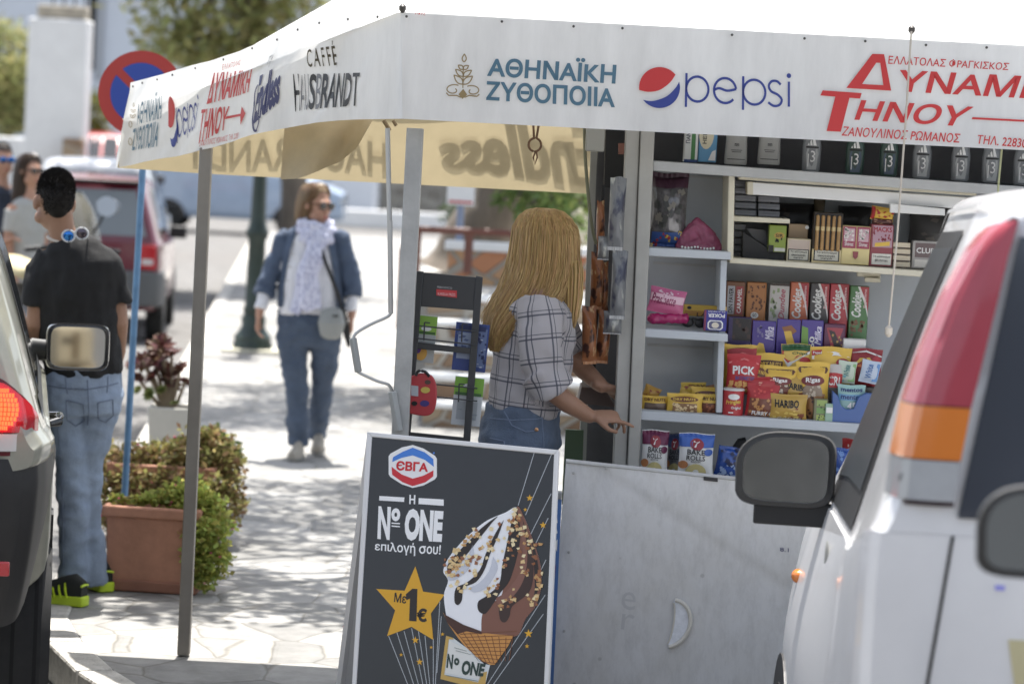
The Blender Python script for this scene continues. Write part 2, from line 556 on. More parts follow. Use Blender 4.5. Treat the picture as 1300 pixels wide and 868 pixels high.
for i in range(len(KERBLINE) - 1):
    a, b2, c, d = KERBLINE[i], KERBLINE[i + 1], inner[i + 1], inner[i]
    L = math.hypot(b2[0] - a[0], b2[1] - a[1]); n = max(1, int(L / 0.9))
    for k in range(n):
        t0, t1 = k / n + 0.004 / L * 2, (k + 1) / n - 0.004 / L * 2
        q = [V((lerp(p0[0], p1[0], t), lerp(p0[1], p1[1], t), 0.006)) for p0, p1, t in ((a, b2, t0), (a, b2, t1), (d, c, t1), (d, c, t0))]
        kb.prism(q, V((0, 0, -.19)))
tag(obj('kerb', kb, KERB, smooth=False, bevel=0.012), kind='structure')

# =================================================================== far setting
hz = 2.0
def block(name, label, cat, x0, x1, Y, z0, z1, depth, mat, bevel=0.03, group=None, grow=None):
    a, b2 = P(x0, 300, Y).x, P(x1, 300, Y).x
    b = B().box(a, b2, Y, Y + depth, z0, z1)
    o = obj(name, b, mat, bevel=bevel)
    return tag(o, label, cat, group)
# tall white house behind everything, its bluish shade put into the wall colour
PALE = M('bluish_shade_render', (0.62, 0.66, 0.72), 0.9, var=0.06, vs=0.6, bump=0.1, bs=10)
hs = thing('white_house', 'tall white rendered house with bluish shade in its wall colour, filling the background', 'house', P(250, 172, 70) * 1)
hs.location.z = -0.1; PM[hs.name] = Matrix.Translation(hs.location)
x0, x1 = P(-260, 172, 70).x, P(480, 172, 70).x
dxa, dxb = P(111, 40, 70).x, P(124, 40, 70).x
obj('wall', B().box(x0, dxa, 70, 78, -.1, 9).box(dxb, x1, 70, 78, -.1, 9).box(dxa, dxb, 70.25, 78, -.1, 9).box(dxa, dxb, 70, 70.24, -.1, 3.2), PALE, hs, smooth=False)
obj('window', B().box(dxa + .01, dxb - .01, 70.12, 70.2, 3.22, 7.5), M('dark_glass', (0.012, 0.014, 0.018), 0.15), hs, smooth=False)
obj('window_frame', B().box(dxb - .02, dxb + .16, 69.9, 69.99, 3.0, 7.6), M('grey_frame', (0.35, 0.37, 0.4), 0.6), hs, smooth=False)
for i, (wx, wz) in enumerate([(-9.5, 5.0), (-13.5, 5.0), (-6.0, 6.4)]):
    f = obj('window', B().box(wx - .45, wx + .45, 69.93, 69.99, wz, wz + 1.4), M('blue_shutter', (0.10, 0.17, 0.30), 0.6), hs, smooth=False)
    obj('sill', B().box(wx - .55, wx + .55, 69.85, 69.98, wz - .09, wz - .01), WHITEW, f, smooth=False)
# wall and gate pillar
zt = 2 - 27 / 80
block('garden_wall', 'long low whitewashed wall running behind the couple at the left edge', 'wall', -300, 74, 45.2, -.13, zt, .35, WHITEW)
pl = thing('gate_pillar', 'tall square whitewashed pillar with a stone cap', 'pillar', V((P(73, 172, 44.6).x, 44.9, -.13)))
xa, xb = P(34, 100, 44.6).x, P(110, 100, 44.6).x
obj('shaft', B().box(xa, xb, 44.55, 45.1, -.13, 3.55), WHITEW, pl, bevel=.03)
obj('cap_stone', B().box(xa + .12, xb - .05, 44.6, 45.05, 3.553, 3.76), M('cap_stone', (0.45, 0.40, 0.32), 0.9, var=.3), pl, bevel=.03)
rl = B()
for k in range(4): rl.box(xa + .32 + k * .17, xa + .345 + k * .17, 44.8, 44.83, 3.763, 4.6)
obj('railing', rl, M('dark_iron', (0.05, 0.05, 0.055), 0.5), pl, smooth=False)
block('stone_gatepost', 'rough brown stone gatepost standing beside the white pillar', 'post', 74, 100, 44.2, -.13, 2 - 24 / 81, .3, STONE)

# far right side of the street
block('boundary_wall', 'long low boundary wall with a white top, beyond the blue van', 'wall', 395, 640, 64, -.1, 2 - 95 / 56, .4, WHITEW)
block('stone_wall', 'grey rubble stone wall in the far background right of the walking woman', 'wall', 470, 760, 72, -.1, 2.4, .5, STONEG)
block('white_hut', 'small white hut behind the walking woman', 'hut', 415, 472, 68, -.1, 2.3, 2, M('hut_white', (0.7, 0.73, 0.78), 0.8, var=.05))

# terrace with steps
st = thing('stone_steps', 'whitewashed stone steps leading up to the terrace behind the news rack', 'steps', V((0.2, 19.6, 0)))
NST = 5
for k in range(NST):
    y0 = 19.6 + .32 * k
    sx0 = P(532, 500, y0).x; sx1 = P(760, 500, y0).x + .4
    obj('riser', B().box(sx0 + .03, sx1, y0 + .03, y0 + .349, .17 * k, .17 * k + .132), STONE, st, smooth=False)
    obj('tread', B().box(sx0, sx1, y0, y0 + .38, .17 * k + .134, .17 * k + .172), WHITEW, st, bevel=.008)
ty = 19.6 + .32 * NST
tx0 = P(516, 400, ty).x
tb = B().box(tx0, 6, ty + .06, 30, 0.002, .17 * NST)
tag(obj('terrace', tb, M('terrace_paving', (0.5, 0.48, 0.44), 0.85, var=.2, vs=3)), kind='structure')
# low rubble wall + brown pipe rail
wx0, wx1 = P(568, 340, 22.6).x, P(672, 340, 22.6).x
lw = thing('low_terrace_wall', 'low reddish rubble wall with a white coping behind the blonde woman', 'wall', V(((wx0 + wx1) / 2, 22.6, .85)))
obj('stonework', B().box(wx0, wx1 + 1.2, 22.6, 22.9, .851, 1.12), stone_mat('red_rubble', (0.45, 0.16, 0.08), (0.5, 0.36, 0.2), (0.35, 0.32, 0.27), 3.0), lw, smooth=False)
obj('coping', B().box(wx0 - .03, wx1 + 1.22, 22.57, 22.93, 1.122, 1.19), WHITEW, lw, bevel=.01)
BROWN = M('brown_paint', (0.13, 0.045, 0.03), 0.5, var=.2, vs=8)
hr = thing('pipe_railing', 'brown painted pipe railing with a rounded end above the terrace steps', 'railing', P(597, 345, 21.6))
a, c = P(528, 291, 21.6), P(645, 296, 21.6)
obj('top_rail', B().tube([a, lerp(a, c, .5), c, P(655, 300, 21.6), P(659, 310, 21.6), P(658, 352, 21.6)], .028, 10), BROWN, hr)
for px in (596,):
    obj('post', B().tube([P(px, 296, 21.62), P(px - 3, 347, 21.62)], .034, 10), BROWN, hr)
obj('post', B().tube([P(530, 292, 21.62), P(527, 348, 21.62)], .034, 10), BROWN, hr)
bo = [(507, 318), (512, 305), (519, 300), (525, 308), (529, 325), (531, 350), (529, 420), (503, 418)]
tag(obj('wooden_board', B().prism([P(x, y, 16.5) for x, y in bo], V((0, .05, 0))), M('red_brown_board', (0.16, 0.055, 0.035), 0.6, var=.25, vs=5)),
    'rounded red-brown board standing behind the front canopy post', 'board')
p_ = bpy.data.objects['wooden_board']
# lower leg of that board down to the pavement
lg = B().box(-.02, .02, .0, .04, 0, .95)
obj('leg', lg.xf(Matrix.Translation((P(515, 418, 16.5).x, 16.505, 0))), BROWN, p_)
ss = thing('small_street_sign', 'small white rectangular sign on a grey-blue pole in front of the leaning tree trunk', 'street sign', P(581, 348, 22.9))
obj('pole', B().tube([P(581, 348, 22.9), P(586, 236, 22.9)], .03, 10), M('sign_pole_grey', (0.22, 0.26, 0.36), .5), ss)
sg = obj('sign_plate', B().prism([P(x, y, 22.85) for x, y in ((568, 233), (603, 236), (602, 262), (567, 259))], V((0, .015, 0))), M('sign_white', (.75, .75, .75), .5), ss, smooth=False)
obj('red_stripe', B().prism([P(x, y, 22.845) for x, y in ((570, 254), (600, 256), (600, 259), (570, 257))], V((0, .003, 0))), M('sign_red', (.5, .05, .05), .5), sg, smooth=False)

# =================================================================== trees
def leaf_mat(name, col, island=0.55, transl=0.35):
    return M(name, col, 0.55, transl=transl, island=island, spec=.3)
BARK = M('bark', (0.15, 0.125, 0.10), 0.95, var=.4, vs=5, bump=.9, bs=14, stretch=(1, 1, .3))
def leaves(clumps, count, size, seed, narrow=.45, droop=0.0):
    R = random.Random(seed); b = B()
    tot = sum(c[1] ** 2 for c in clumps)
    for c, r, sq in clumps:
        for _ in range(int(count * r * r / tot)):
            while True:
                d = V((R.uniform(-1, 1), R.uniform(-1, 1), R.uniform(-1, 1)))
                if .1 < d.length < 1: break
            d = d.normalized() * (d.length ** .6) * max(.3, R.gauss(1, .17))
            p = V(c) + V((d.x * r, d.y * r, d.z * r * sq))
            a = V((R.gauss(0, 1), R.gauss(0, 1), R.gauss(0, .6) - droop)).normalized()
            n = a.orthogonal().normalized()
            n = Matrix.Rotation(R.uniform(0, 6.28), 3, a) @ n
            s = size * R.uniform(.6, 1.4)
            b.add([p, p + a * s * .5 + n * s * narrow * .5, p + a * s, p + a * s * .5 - n * s * narrow * .5], [(0, 1, 2, 3)])
    return b
def crown_clumps(c, rx, ry, rz, n, r, seed):
    R = random.Random(seed); out = []
    for i in range(n):
        while True:
            d = V((R.uniform(-1, 1), R.uniform(-1, 1), R.uniform(-1, 1)))
            if d.length < 1: break
        out.append((V(c) + V((d.x * rx, d.y * ry, d.z * rz)), r * R.uniform(.55, 1.25), R.uniform(.5, .8)))
    return out
def tree(name, label, base, trunk, r0, cl, count, lsize, mat, seed, narrow=.4, droop=0.0, cat='tree', group=None):
    t = thing(name, label, cat, base, group=group)
    b = B()
    path = smooth_path([tuple(p) for p in trunk], 4)
    n = len(path)
    b.tube([V(p) for p in path], [r0 * (1 - .65 * i / n) * (1.35 if i == 0 else 1.1 if i == 1 else 1) for i in range(n)], 12)
    R = random.Random(seed + 5)
    top = V(trunk[-1])
    for c, r, s in cl[::2]:
        k = R.uniform(.45, 1.0); p0 = V(path[int(k * (n - 1))])
        mid = lerp(p0, c, .5) + V((R.uniform(-.2, .2), R.uniform(-.2, .2), R.uniform(0, .25)))
        b.tube([p0, mid, c], [r0 * .32, r0 * .2, r0 * .06], 6)
    obj('trunk', b, BARK, t)
    obj('crown', leaves(cl, count, lsize, seed, narrow, droop), mat, t, smooth=False, recalc=False)
    return t
OLIVE = leaf_mat('olive_leaf', (0.36, 0.36, 0.15), .6, .5)
GREEN = leaf_mat('green_leaf', (0.12, 0.17, 0.05), .55, .45)
# street tree beyond the walking woman
b0 = V((P(366, 300, 36).x, 36, 0))
cl = crown_clumps((-3.9, 36.5, 5.0), 1.9, 1.6, 1.25, 26, .75, 3)
cl += [(V(P(245, 62, 36)), .5, .7), (V(P(300, 70, 36.3)), .5, .6), (V(P(215, 55, 36.4)), .45, .6), (V(P(275, 30, 36)), .6, .7), (V(P(225, 18, 36)), .5, .7), (V(P(340, 40, 36.2)), .55, .7), (V(P(390, 20, 36.2)), .55, .7), (V(P(265, 75, 36.2)), .4, .6)]
tree('street_tree', 'olive green street tree with a dark trunk behind the walking woman', b0, [b0, b0 + V((.05, 0, 1.3)), b0 + V((-.3, .2, 2.6)), b0 + V((-.9, .4, 4.2)), b0 + V((-1.1, .5, 5.2))], .2, cl, 15000, .19, OLIVE, 11, .34)
# leaning tree on the terrace
b1 = V((P(603, 345, 24.2).x, 24.2, .84))
cl = crown_clumps((-.9, 22.4, 5.2), 2.6, 2.2, 1.0, 32, .62, 8)
hang = [(V(P(680, 262, 23)), .22, .6), (V(P(710, 255, 23.3)), .25, .6), (V(P(660, 250, 23.2)), .22, .6), (V(P(700, 275, 23.4)), .16, .6), (V(P(738, 262, 23.5)), .2, .7), (V(P(735, 285, 23.8)), .15, .7), (V(P(690, 240, 23.2)), .3, .5)]
tree('terrace_tree', 'thick leaning tree trunk on the terrace with drooping green branches', b1, [b1 + V((-.08, 0, 0)), b1 + V((.02, 0, .35)), b1 + V((.22, 0, .8)), b1 + V((.2, 0, 1.9)), b1 + V((-.1, 0, 4)), b1 + V((-.2, 0, 5))], .34, cl + hang, 13000, .13, GREEN, 21, .3, .5)
# tree that shades the pavement, standing behind the kiosk
b2 = V((1.5, 15.5, 0))
cl = crown_clumps((-.2, 15.3, 4.7), 2.0, 2.6, .7, 34, .5, 4) + [(V((-.75, 13.6, 4.3)), .5, .6), (V((-.3, 13.2, 4.3)), .45, .6), (V((-1.1, 16.4, 4.5)), .6, .6), (V((-.6, 17.6, 4.6)), .6, .6)]
tree('shade_tree', 'green tree behind the kiosk whose leaves dapple the pavement', b2, [b2, b2 + V((0, 0, 1.5)), b2 + V((-.4, 0, 2.9)), b2 + V((-1, 0, 4.4))], .16, cl, 13000, .12, GREEN, 31, .4)
# far left greenery
b3 = V((P(8, 172, 55).x, 55, -.13))
cl = crown_clumps(P(5, 95, 55), .75, .8, 1.0, 14, .5, 5) + crown_clumps(P(15, 150, 55.5), .6, .6, .5, 6, .45, 6)
tree('garden_tree', 'pale green tree at the far left edge beyond the white wall', b3, [b3, b3 + V((0, 0, 1.5)), b3 + V((.1, 0, 3))], .12, cl, 5000, .16, OLIVE, 41)
b4 = V((P(119, 172, 47).x, 47, -.13))
cl = [(V(P(118, 172, 47)), .3, .9), (V(P(120, 148, 47)), .26, .9), (V(P(119, 130, 47)), .2, .9), (V(P(122, 192, 47)), .3, .9)]
tree('flowering_shrub', 'yellow-green shrub between the white pillar and the no-parking sign', b4, [b4, b4 + V((0, 0, .8)), b4 + V((0, 0, 1.6))], .05, cl, 1500, .1, leaf_mat('shrub_leaf', (0.16, 0.17, 0.03)), 51, cat='shrub')
b5 = V((P(700, 260, 44).x, 44, -.0))
cl = crown_clumps(P(690, 255, 44), 1.3, .8, .9, 14, .5, 61) + crown_clumps(P(700, 300, 44), 1.2, .8, .4, 8, .4, 62)
tree('background_bush', 'dark green bushy tree far behind the blonde woman', b5, [b5, b5 + V((0, 0, 1)), b5 + V((0, 0, 2))], .1, cl, 5000, .15, leaf_mat('dark_leaf', (0.05, 0.075, 0.03)), 63, cat='bush')
block('stone_pier', 'pale rounded stone pier just right of the blonde head', 'pier', 726, 746, 26, .85, 2 - 78 / 138 + .0, .3, M('pier_stone', (.5, .46, .38), .9, var=.2), .05)

# =================================================================== lamp post
LG = M('lamp_green', (0.018, 0.035, 0.028), 0.45, var=.3, vs=7, coat=.2)
lb = G(320, 446); lamp = thing('street_lamp', 'dark green cast-iron lamp post with a stepped round base', 'lamp post', lb)
obj('plinth', B().box(lb.x - .26, lb.x + .26, lb.y - .26, lb.y + .26, 0.001, .03), M('plinth_stone', (.55, .53, .42), .8), lamp, bevel=.01)
obj('base', B().lathe([(.18, .03), (.18, .07), (.165, .1), (.17, .13), (.15, .16), (.12, .2), (.105, .23), (.11, .3), (.1, .33)], lb, 24), LG, lamp)
obj('shaft', B().lathe([(.085, .33), (.1, .37), (.085, .42), (.08, .75), (.078, 1.0), (.1, 1.04), (.105, 1.08), (.085, 1.12), (.07, 1.2), (.062, 1.6), (.058, 2.2), (.08, 2.25), (.05, 2.3)], lb, 24), LG, lamp)
obj('lantern', B().lathe([(.05, 2.3), (.14, 2.36), (.17, 2.6), (.19, 2.61), (.1, 2.7), (.02, 2.75)], lb, 6), M('lantern_glass', (.7, .7, .65), .3), lamp)
# =================================================================== canopy
YA, YB = 9.47, 11.2
PA = (P(507, 90, YA).x, YA); PB = (P(152, 160, YB).x, YB); PC = (P(1345, 120, 9.6).x, 9.6)
front = vplane(PA, PC); _left = vplane(PA, PB); rear = yplane(YB)
def left(px, py, off=0.0):
    k = min(1, max(0, (500 - px) / 60))
    d = k * (.016 * noise.noise(V((px / 34, py / 60, 3.3))) + .006 * noise.noise(V((px / 14 + py / 22, py / 60, 7.7))) + .010 * math.sin(px / 21 + py / 30) * max(0, 1 - abs(py - (75 + (400 - px) * .15)) / 70))
    return _left(px, py, off + d)
VINYL = M('white_vinyl', (0.78, 0.78, 0.775), 0.38, transl=.42, var=.13, vs=3, spec=.5, bump=.12, bs=7, stretch=(2.2, 2.2, .5))
VINYLR = M('roof_vinyl', (0.82, 0.82, 0.80), 0.5, transl=.28, var=.04, vs=3)
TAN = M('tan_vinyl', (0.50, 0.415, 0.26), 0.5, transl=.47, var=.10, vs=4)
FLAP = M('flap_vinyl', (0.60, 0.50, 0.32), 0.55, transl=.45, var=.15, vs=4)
GREYM = M('grey_paint_metal', (0.40, 0.40, 0.385), 0.5, var=.18, vs=9, bump=.05, bs=80)
INK = lambda nm, c: M(nm, c, .45)
TEAL = INK('print_teal', (0.075, 0.16, 0.22)); GOLD = INK('print_gold', (0.28, 0.20, 0.09)); NAVY = INK('print_navy', (0.03, 0.05, 0.24))
RED = INK('print_red', (0.52, 0.035, 0.035)); BLACK = INK('print_black', (0.025, 0.025, 0.028)); BLUEL = INK('print_blue', (0.03, 0.07, 0.35)); INDIGO = INK('print_indigo', (0.03, 0.035, 0.12))
GREYINK = INK('print_grey', (0.20, 0.20, 0.21))

can = thing('kiosk_canopy', 'white vinyl canopy with printed valances on slim grey posts in front of the kiosk', 'canopy', V((PA[0], PA[1], 0)))
# --- front valance
ft = lambda x: interp([505, 850, 1345], [14.5, 34, 60], x)
fb = lambda x: interp([511, 850, 1345], [151, 168.5, 193], x)
def ffn(u, v):
    x = lerp(509, 1345, u); return front(x, lerp(ft(x), fb(x), v), .003 * math.sin(x / 47) * v)
vf = obj('front_valance', B().grid(ffn, 60, 6), VINYL, can)
fp = lambda x, y, o=0: front(x, y, .0035 + o)
def letter(par, s, mat, q, pl, off=.003, name='lettering', **k):
    return obj(name, B().geo(T(s, **k), qmap(q, pl, off)), mat, par, smooth=False, recalc=False)
letter(vf, 'ΑΘΗΝΑΪΚΗ', TEAL, [(620, 67), (783, 76.5), (781, 107), (618, 97)], fp, bold=.03)
letter(vf, 'ΖΥΘΟΠΟΙΙΑ', TEAL, [(618, 103), (781, 111.5), (780.5, 137), (617, 127.6)], fp, bold=.03)
# wheat emblem
eb = B()
def tear(cx, cy, ang, L, wd, t):
    pts = []
    for i in range(15):
        a = i / 14; x = L * a; y = wd * math.sin(PI * a ** .8)
        pts.append((x, y))
    pts = pts + [(x, -y) for x, y in reversed(pts[:-1])]
    c, s = math.cos(ang), math.sin(ang)
    return stroke([(cx + x * c - y * s, cy + x * s + y * c) for x, y in pts], t)
rl_ = math.radians(3)
for cx, cy, a, L, wd in [(589, 79, -90, 10, 2.6), (588, 88, -35, 8, 2.4), (588, 88, -145, 8, 2.4), (588, 97, -38, 13, 3), (588, 97, -142, 13, 3), (587.5, 107, -42, 16, 3.6), (587.5, 107, -138, 16, 3.6)]:
    eb.geo(tear(cx, cy, math.radians(a) + rl_, L, wd, 1.5), lambda x, y: fp(x, y, .003))
for sgn in (-1, 1):
    sp = [(587.5 + sgn * (20 - 2 + (11 - 8 * t) * math.cos(-2.2 + 6 * t) - 6), 115 + (7 - 4.5 * t) * math.sin(-2.2 + 6 * t) + sgn * .6) for t in [i / 24 for i in range(25)]]
    eb.geo(stroke(sp, 1.5), lambda x, y: fp(x, y, .003))
    eb.geo(stroke([(587.5 + sgn * 2, 124), (587.5 + sgn * 8, 121.5), (587.5 + sgn * 18, 122 + sgn * .6), (587.5 + sgn * 21, 119 + sgn)], 1.6), lambda x, y: fp(x, y, .003))
eb.geo(([(587, 126), (582, 120), (588, 113), (593, 120.5)], [(0, 1, 2, 3)]), lambda x, y: fp(x, y, .003))
eb.geo(stroke([(588, 88), (587.5, 112)], 1.3), lambda x, y: fp(x, y, .003))
obj('wheat_emblem', eb, GOLD, vf, smooth=False, recalc=False)
# round tri-colour emblem
def globe(par, cx, cy, rx, ry, pl, rot, sk=0):
    def arc(pts):
        c, s = math.cos(rot), math.sin(rot)
        return [(cx + (x * c - y * s) * rx, cy + (x * s + y * c) * ry + x * sk) for x, y in pts]
    top = circ(0, 0, 1, 26, math.radians(172), math.radians(320))
    redw = top + [(x, y) for x, y in smooth_path([top[-1], (.50, -.25), (0, .12), (-.55, .22), top[0]], 6)[1:-1]]
    bot = circ(0, 0, 1, 24, math.radians(-18), math.radians(142))
    blw = bot + smooth_path([bot[-1], (-.3, .66), (.35, .42), (.78, -.0), bot[0]], 6)[1:-1]
    obj('emblem_red', B().poly([pl(x, y, .003) for x, y in arc(redw)]), RED, par, smooth=False, recalc=False)
    obj('emblem_blue', B().poly([pl(x, y, .003) for x, y in arc(blw)]), NAVY, par, smooth=False, recalc=False)
globe(vf, 837, 111.5, 26, 26, fp, 0.02)
# thin rounded wordmark
def wordmark(par, q, pl, wt=.085):
    b = B(); g = []
    def pp(x0):
        g.append(stroke([(x0 + .0, .52), (x0, -.62)], wt))
        g.append(stroke(circ(x0 + .42, .0, .42, 28, 0, 2 * PI + .01), wt))
    pp(0.05)
    g.append(stroke(circ(1.52, 0, .42, 26, math.radians(10), math.radians(318)), wt))
    g.append(stroke(smooth_path([(1.1, .0), (1.3, .07), (1.6, .0), (1.94, .07)], 5), wt))
    pp(2.2)
    g.append(stroke(smooth_path([(3.62, .3), (3.48, .41), (3.28, .4), (3.17, .24), (3.26, .06), (3.5, -.04), (3.66, -.2), (3.58, -.38), (3.36, -.43), (3.15, -.32)], 4), wt))
    g.append(stroke([(3.93, .42), (3.93, -.43)], wt))
    g.append((circ(3.93, .62, .085, 12), [list(range(12))]))
    pts = []; fs = []
    for p, f in g:
        o = len(pts); pts += p; fs += [[i + o for i in q2] for q2 in f]
    b.geo(norm((pts, fs)), qmap(q, pl, .003))
    obj('wordmark', b, NAVY, par, smooth=False, recalc=False)
wordmark(vf, [(870, 86), (1004, 93.5), (1004, 143), (869, 136)], fp)
letter(vf, 'ΕΛΛΑΤΟΛΑΣ ΦΡΑΓΚΙΣΚΟΣ', RED, [(1128, 70.5), (1281, 80), (1279, 90), (1127, 82)], fp, bold=.012)
tri = [(1107, 68.8), (1122, 69.2), (1131, 115.5), (1074, 112)]; hole = [(1112, 80), (1117, 80.3), (1121, 108.5), (1094, 107)]
b = B(); o_ = [fp(*p, .003) for p in tri] + [fp(*p, .003) for p in hole]
b.add(o_, [(0, 1, 5, 4), (1, 2, 6, 5), (2, 3, 7, 6), (3, 0, 4, 7)])
tt = [(1044, 115), (1093.5, 118.5), (1091.5, 125.5), (1078, 124.5), (1067, 167.5), (1049, 166.5), (1060, 123), (1041, 121.5)]
b.poly([fp(*p, .003) for p in tt])
obj('initial_letters', b, RED, vf, smooth=False, recalc=False)
letter(vf, 'ΥΝΑΜΙΚΗ', RED, [(1142, 89), (1384, 101), (1372, 129), (1136, 116)], fp, bold=.022)
letter(vf, 'ΗΝΟΥ', RED, [(1093, 127), (1236, 135.5), (1222, 161), (1084, 152.5)], fp, bold=.022)
obj('arrow', B().poly([fp(x, y, .003) for x, y in ((1234, 149), (1312, 153), (1312, 155.5), (1233, 151.6))]), RED, vf, smooth=False, recalc=False)
letter(vf, 'ΖΑΝΟΥΛΙΝΟΣ ΡΩΜΑΝΟΣ', RED, [(1071, 160.5), (1219, 170), (1217, 181.5), (1068, 172.5)], fp, bold=.012)
letter(vf, 'ΤΗΛ. 22830', RED, [(1241, 171.5), (1304, 176), (1302, 188), (1239, 182.5)], fp, bold=.012)
letter(vf, 'ΥΦΡΖ', RED, [(526, 15.5), (540, 16.5), (540, 20), (526, 19)], fp)
EYE = M('eyelet', (0.09, 0.085, 0.08), .4, metal=.6)
for x in (516, 637, 728, 790, 929, 1021, 1098, 1175, 1252):
    y = ft(x) + 6.5
    obj('eyelet', B().lathe([(.0045, .0), (.0045, .003), (.002, .004)], front(x, y + random.uniform(-1, 1), .006), 10, axis=V((0, -1, 0))), EYE, vf)
obj('knob', B().lathe([(.004, -.01), (.012, .0), (.012, .012), (.004, .02)], front(1157, 40, .004), 10), EYE, vf)
obj('knob', B().lathe([(.004, -.01), (.012, .0), (.012, .012), (.004, .02)], front(511, 13, .004), 10), EYE, vf)
# --- left valance
LT = smooth_path([(509, 14.5), (456, 19.5), (400, 28), (352, 45), (266, 77), (200, 96), (163, 105)], 5)
LB = smooth_path([(511, 151), (432, 153), (374, 161), (307, 175), (257, 191), (184, 206), (146, 213)], 5)
def lfn(u, v):
    i = u * (len(LT) - 1); k = min(int(i), len(LT) - 2); t = i - k
    a = [lerp(LT[k][j], LT[k + 1][j], t) for j in (0, 1)]; c = [lerp(LB[k][j], LB[k + 1][j], t) for j in (0, 1)]
    x, y = lerp(a[0], c[0], v), lerp(a[1], c[1], v)
    return left(x, y)
vl = obj('left_valance', B().grid(lfn, 110, 26), VINYL, can)
lo = .004
letter(vl, 'ΑΘΗΝΑΪΚΗ', TEAL, [(177, 124), (208, 114), (207, 151), (176, 159)], left, lo, bold=.02)
letter(vl, 'ΖΥΘΟΠΟΙΙΑ', TEAL, [(170, 164), (206, 153), (203, 187), (166, 191.5)], left, lo, bold=.02)
b = B()
for cx, cy, a, L, wd in [(172, 136, -90, 5, 1.2), (171, 143, -50, 5, 1.2), (171, 143, -130, 5, 1.2), (170, 150, -50, 6, 1.4), (170, 150, -130, 6, 1.4)]:
    b.geo(tear(cx, cy, math.radians(a), L, wd, .7), lambda x, y: left(x, y, lo))
b.geo(stroke(circ(165, 180, 2.2, 12, 0, 6.3, 4.5), .8), lambda x, y: left(x, y, lo)).geo(stroke(circ(166, 158, 2, 12, 0, 6.3, 4), .8), lambda x, y: left(x, y, lo))
obj('wheat_emblem', b, GOLD, vl, smooth=False, recalc=False)
globe(vl, 220.5, 155, 5.5, 32, left, 0.02, -1.5)
wordmark(vl, [(226, 130), (252, 120), (251, 170), (224, 182)], left, .1)
letter(vl, 'ΔΥΝΑΜΙΚΗ', RED, [(268, 93), (318, 88), (315, 117), (264, 133)], left, lo, bold=.03)
letter(vl, 'ΤΗΝΟΥ', RED, [(258, 139), (291, 134.5), (285, 164), (254, 185)], left, lo, bold=.03)
obj('arrow', B().poly([left(x, y, lo) for x, y in ((287, 148), (304, 144.5), (305, 135), (311, 144), (304, 159), (304, 147.5), (286, 151.5))]), RED, vl, smooth=False, recalc=False)
letter(vl, 'ΖΑΝΟΥΛΙΝΟΣ ΡΩΜΑΝΟΣ  ΤΗΛ. 22830', RED, [(258, 179), (302, 168), (301, 175), (257, 186.5)], left, lo)
letter(vl, 'ΕΛΛΑΤΟΛΑΣ', RED, [(281, 82), (303, 76), (302, 82), (280, 89)], left, lo)
letter(vl, 'Endless', INDIGO, [(330, 98), (364, 82), (359, 129), (325, 160)], left, lo, bold=.05, shear=.35)
obj('swash', B().geo(stroke(smooth_path([(332, 108), (327, 120), (325, 140), (325, 160), (328, 167), (332, 158), (334, 148)], 5), [1.5] * 8 + [2.6] * 14 + [1.2] * 9), lambda x, y: left(x, y, lo)), INDIGO, vl, smooth=False, recalc=False)
letter(vl, 'my', GREYINK, [(341, 72), (350, 68), (348, 84), (340, 88)], left, lo, shear=.4)
letter(vl, 'CAFFÉ', M('print_brown', (.06, .045, .02), .5), [(395, 58), (425, 51.5), (424, 83), (394, 86)], left, lo, bold=.005, sp=1.35)
letter(vl, 'H', BLACK, [(376.5, 94.5), (383, 94.3), (383, 141), (376.5, 142)], left, lo)
letter(vl, 'A', GREYINK, [(383.6, 96), (389.6, 96), (389.4, 139.5), (383.4, 140)], left, lo)
letter(vl, 'U', GREYINK, [(389.5, 94.5), (394, 94.3), (394, 140), (389.5, 140.5)], left, lo)
letter(vl, 'S', BLACK, [(394.5, 94.3), (402.5, 94), (402, 139), (394, 140)], left, lo, bold=.02)
letter(vl, 'B', GREYINK, [(402.5, 94), (408.5, 94), (408, 138), (402.5, 139)], left, lo)
letter(vl, 'RANDT', BLACK, [(408.5, 93.5), (459, 92.5), (457, 134.5), (408, 138)], left, lo, bold=.03)
for t in (3, 6, 9, 12, 15, 17, 19, 21, 23, 25, 27, 29):
    x, y = LT[t]
    obj('eyelet', B().lathe([(.0045, .0), (.0045, .003), (.002, .004)], left(x, y + 5 + random.uniform(-1, 1), .004), 8, axis=V((-.8, -.5, 0))), EYE, vl)
# --- rear valance, seen from inside
rb = lambda x: interp([146, 265, 520, 745, 800], [213, 221, 234, 246, 249], x)
def rfn(u, v):
    x = lerp(lerp(166, 149, v), 800, u); return rear(x, rb(x) - (1 - v) * 105, .004 * math.sin(x / 37))
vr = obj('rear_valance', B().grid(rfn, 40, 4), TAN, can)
PRN = M('print_through', (0.10, 0.10, 0.14), .6, alpha=.8)
letter(vr, 'Endless', PRN, [(557, 158), (772, 140), (772, 243), (557, 212)], rear, -.008, bold=.05, shear=.25, mirror=True)
letter(vr, 'HAUSBRANDT', PRN, [(236, 166), (492, 172), (492, 219), (236, 206)], rear, -.008, bold=.03, mirror=True)
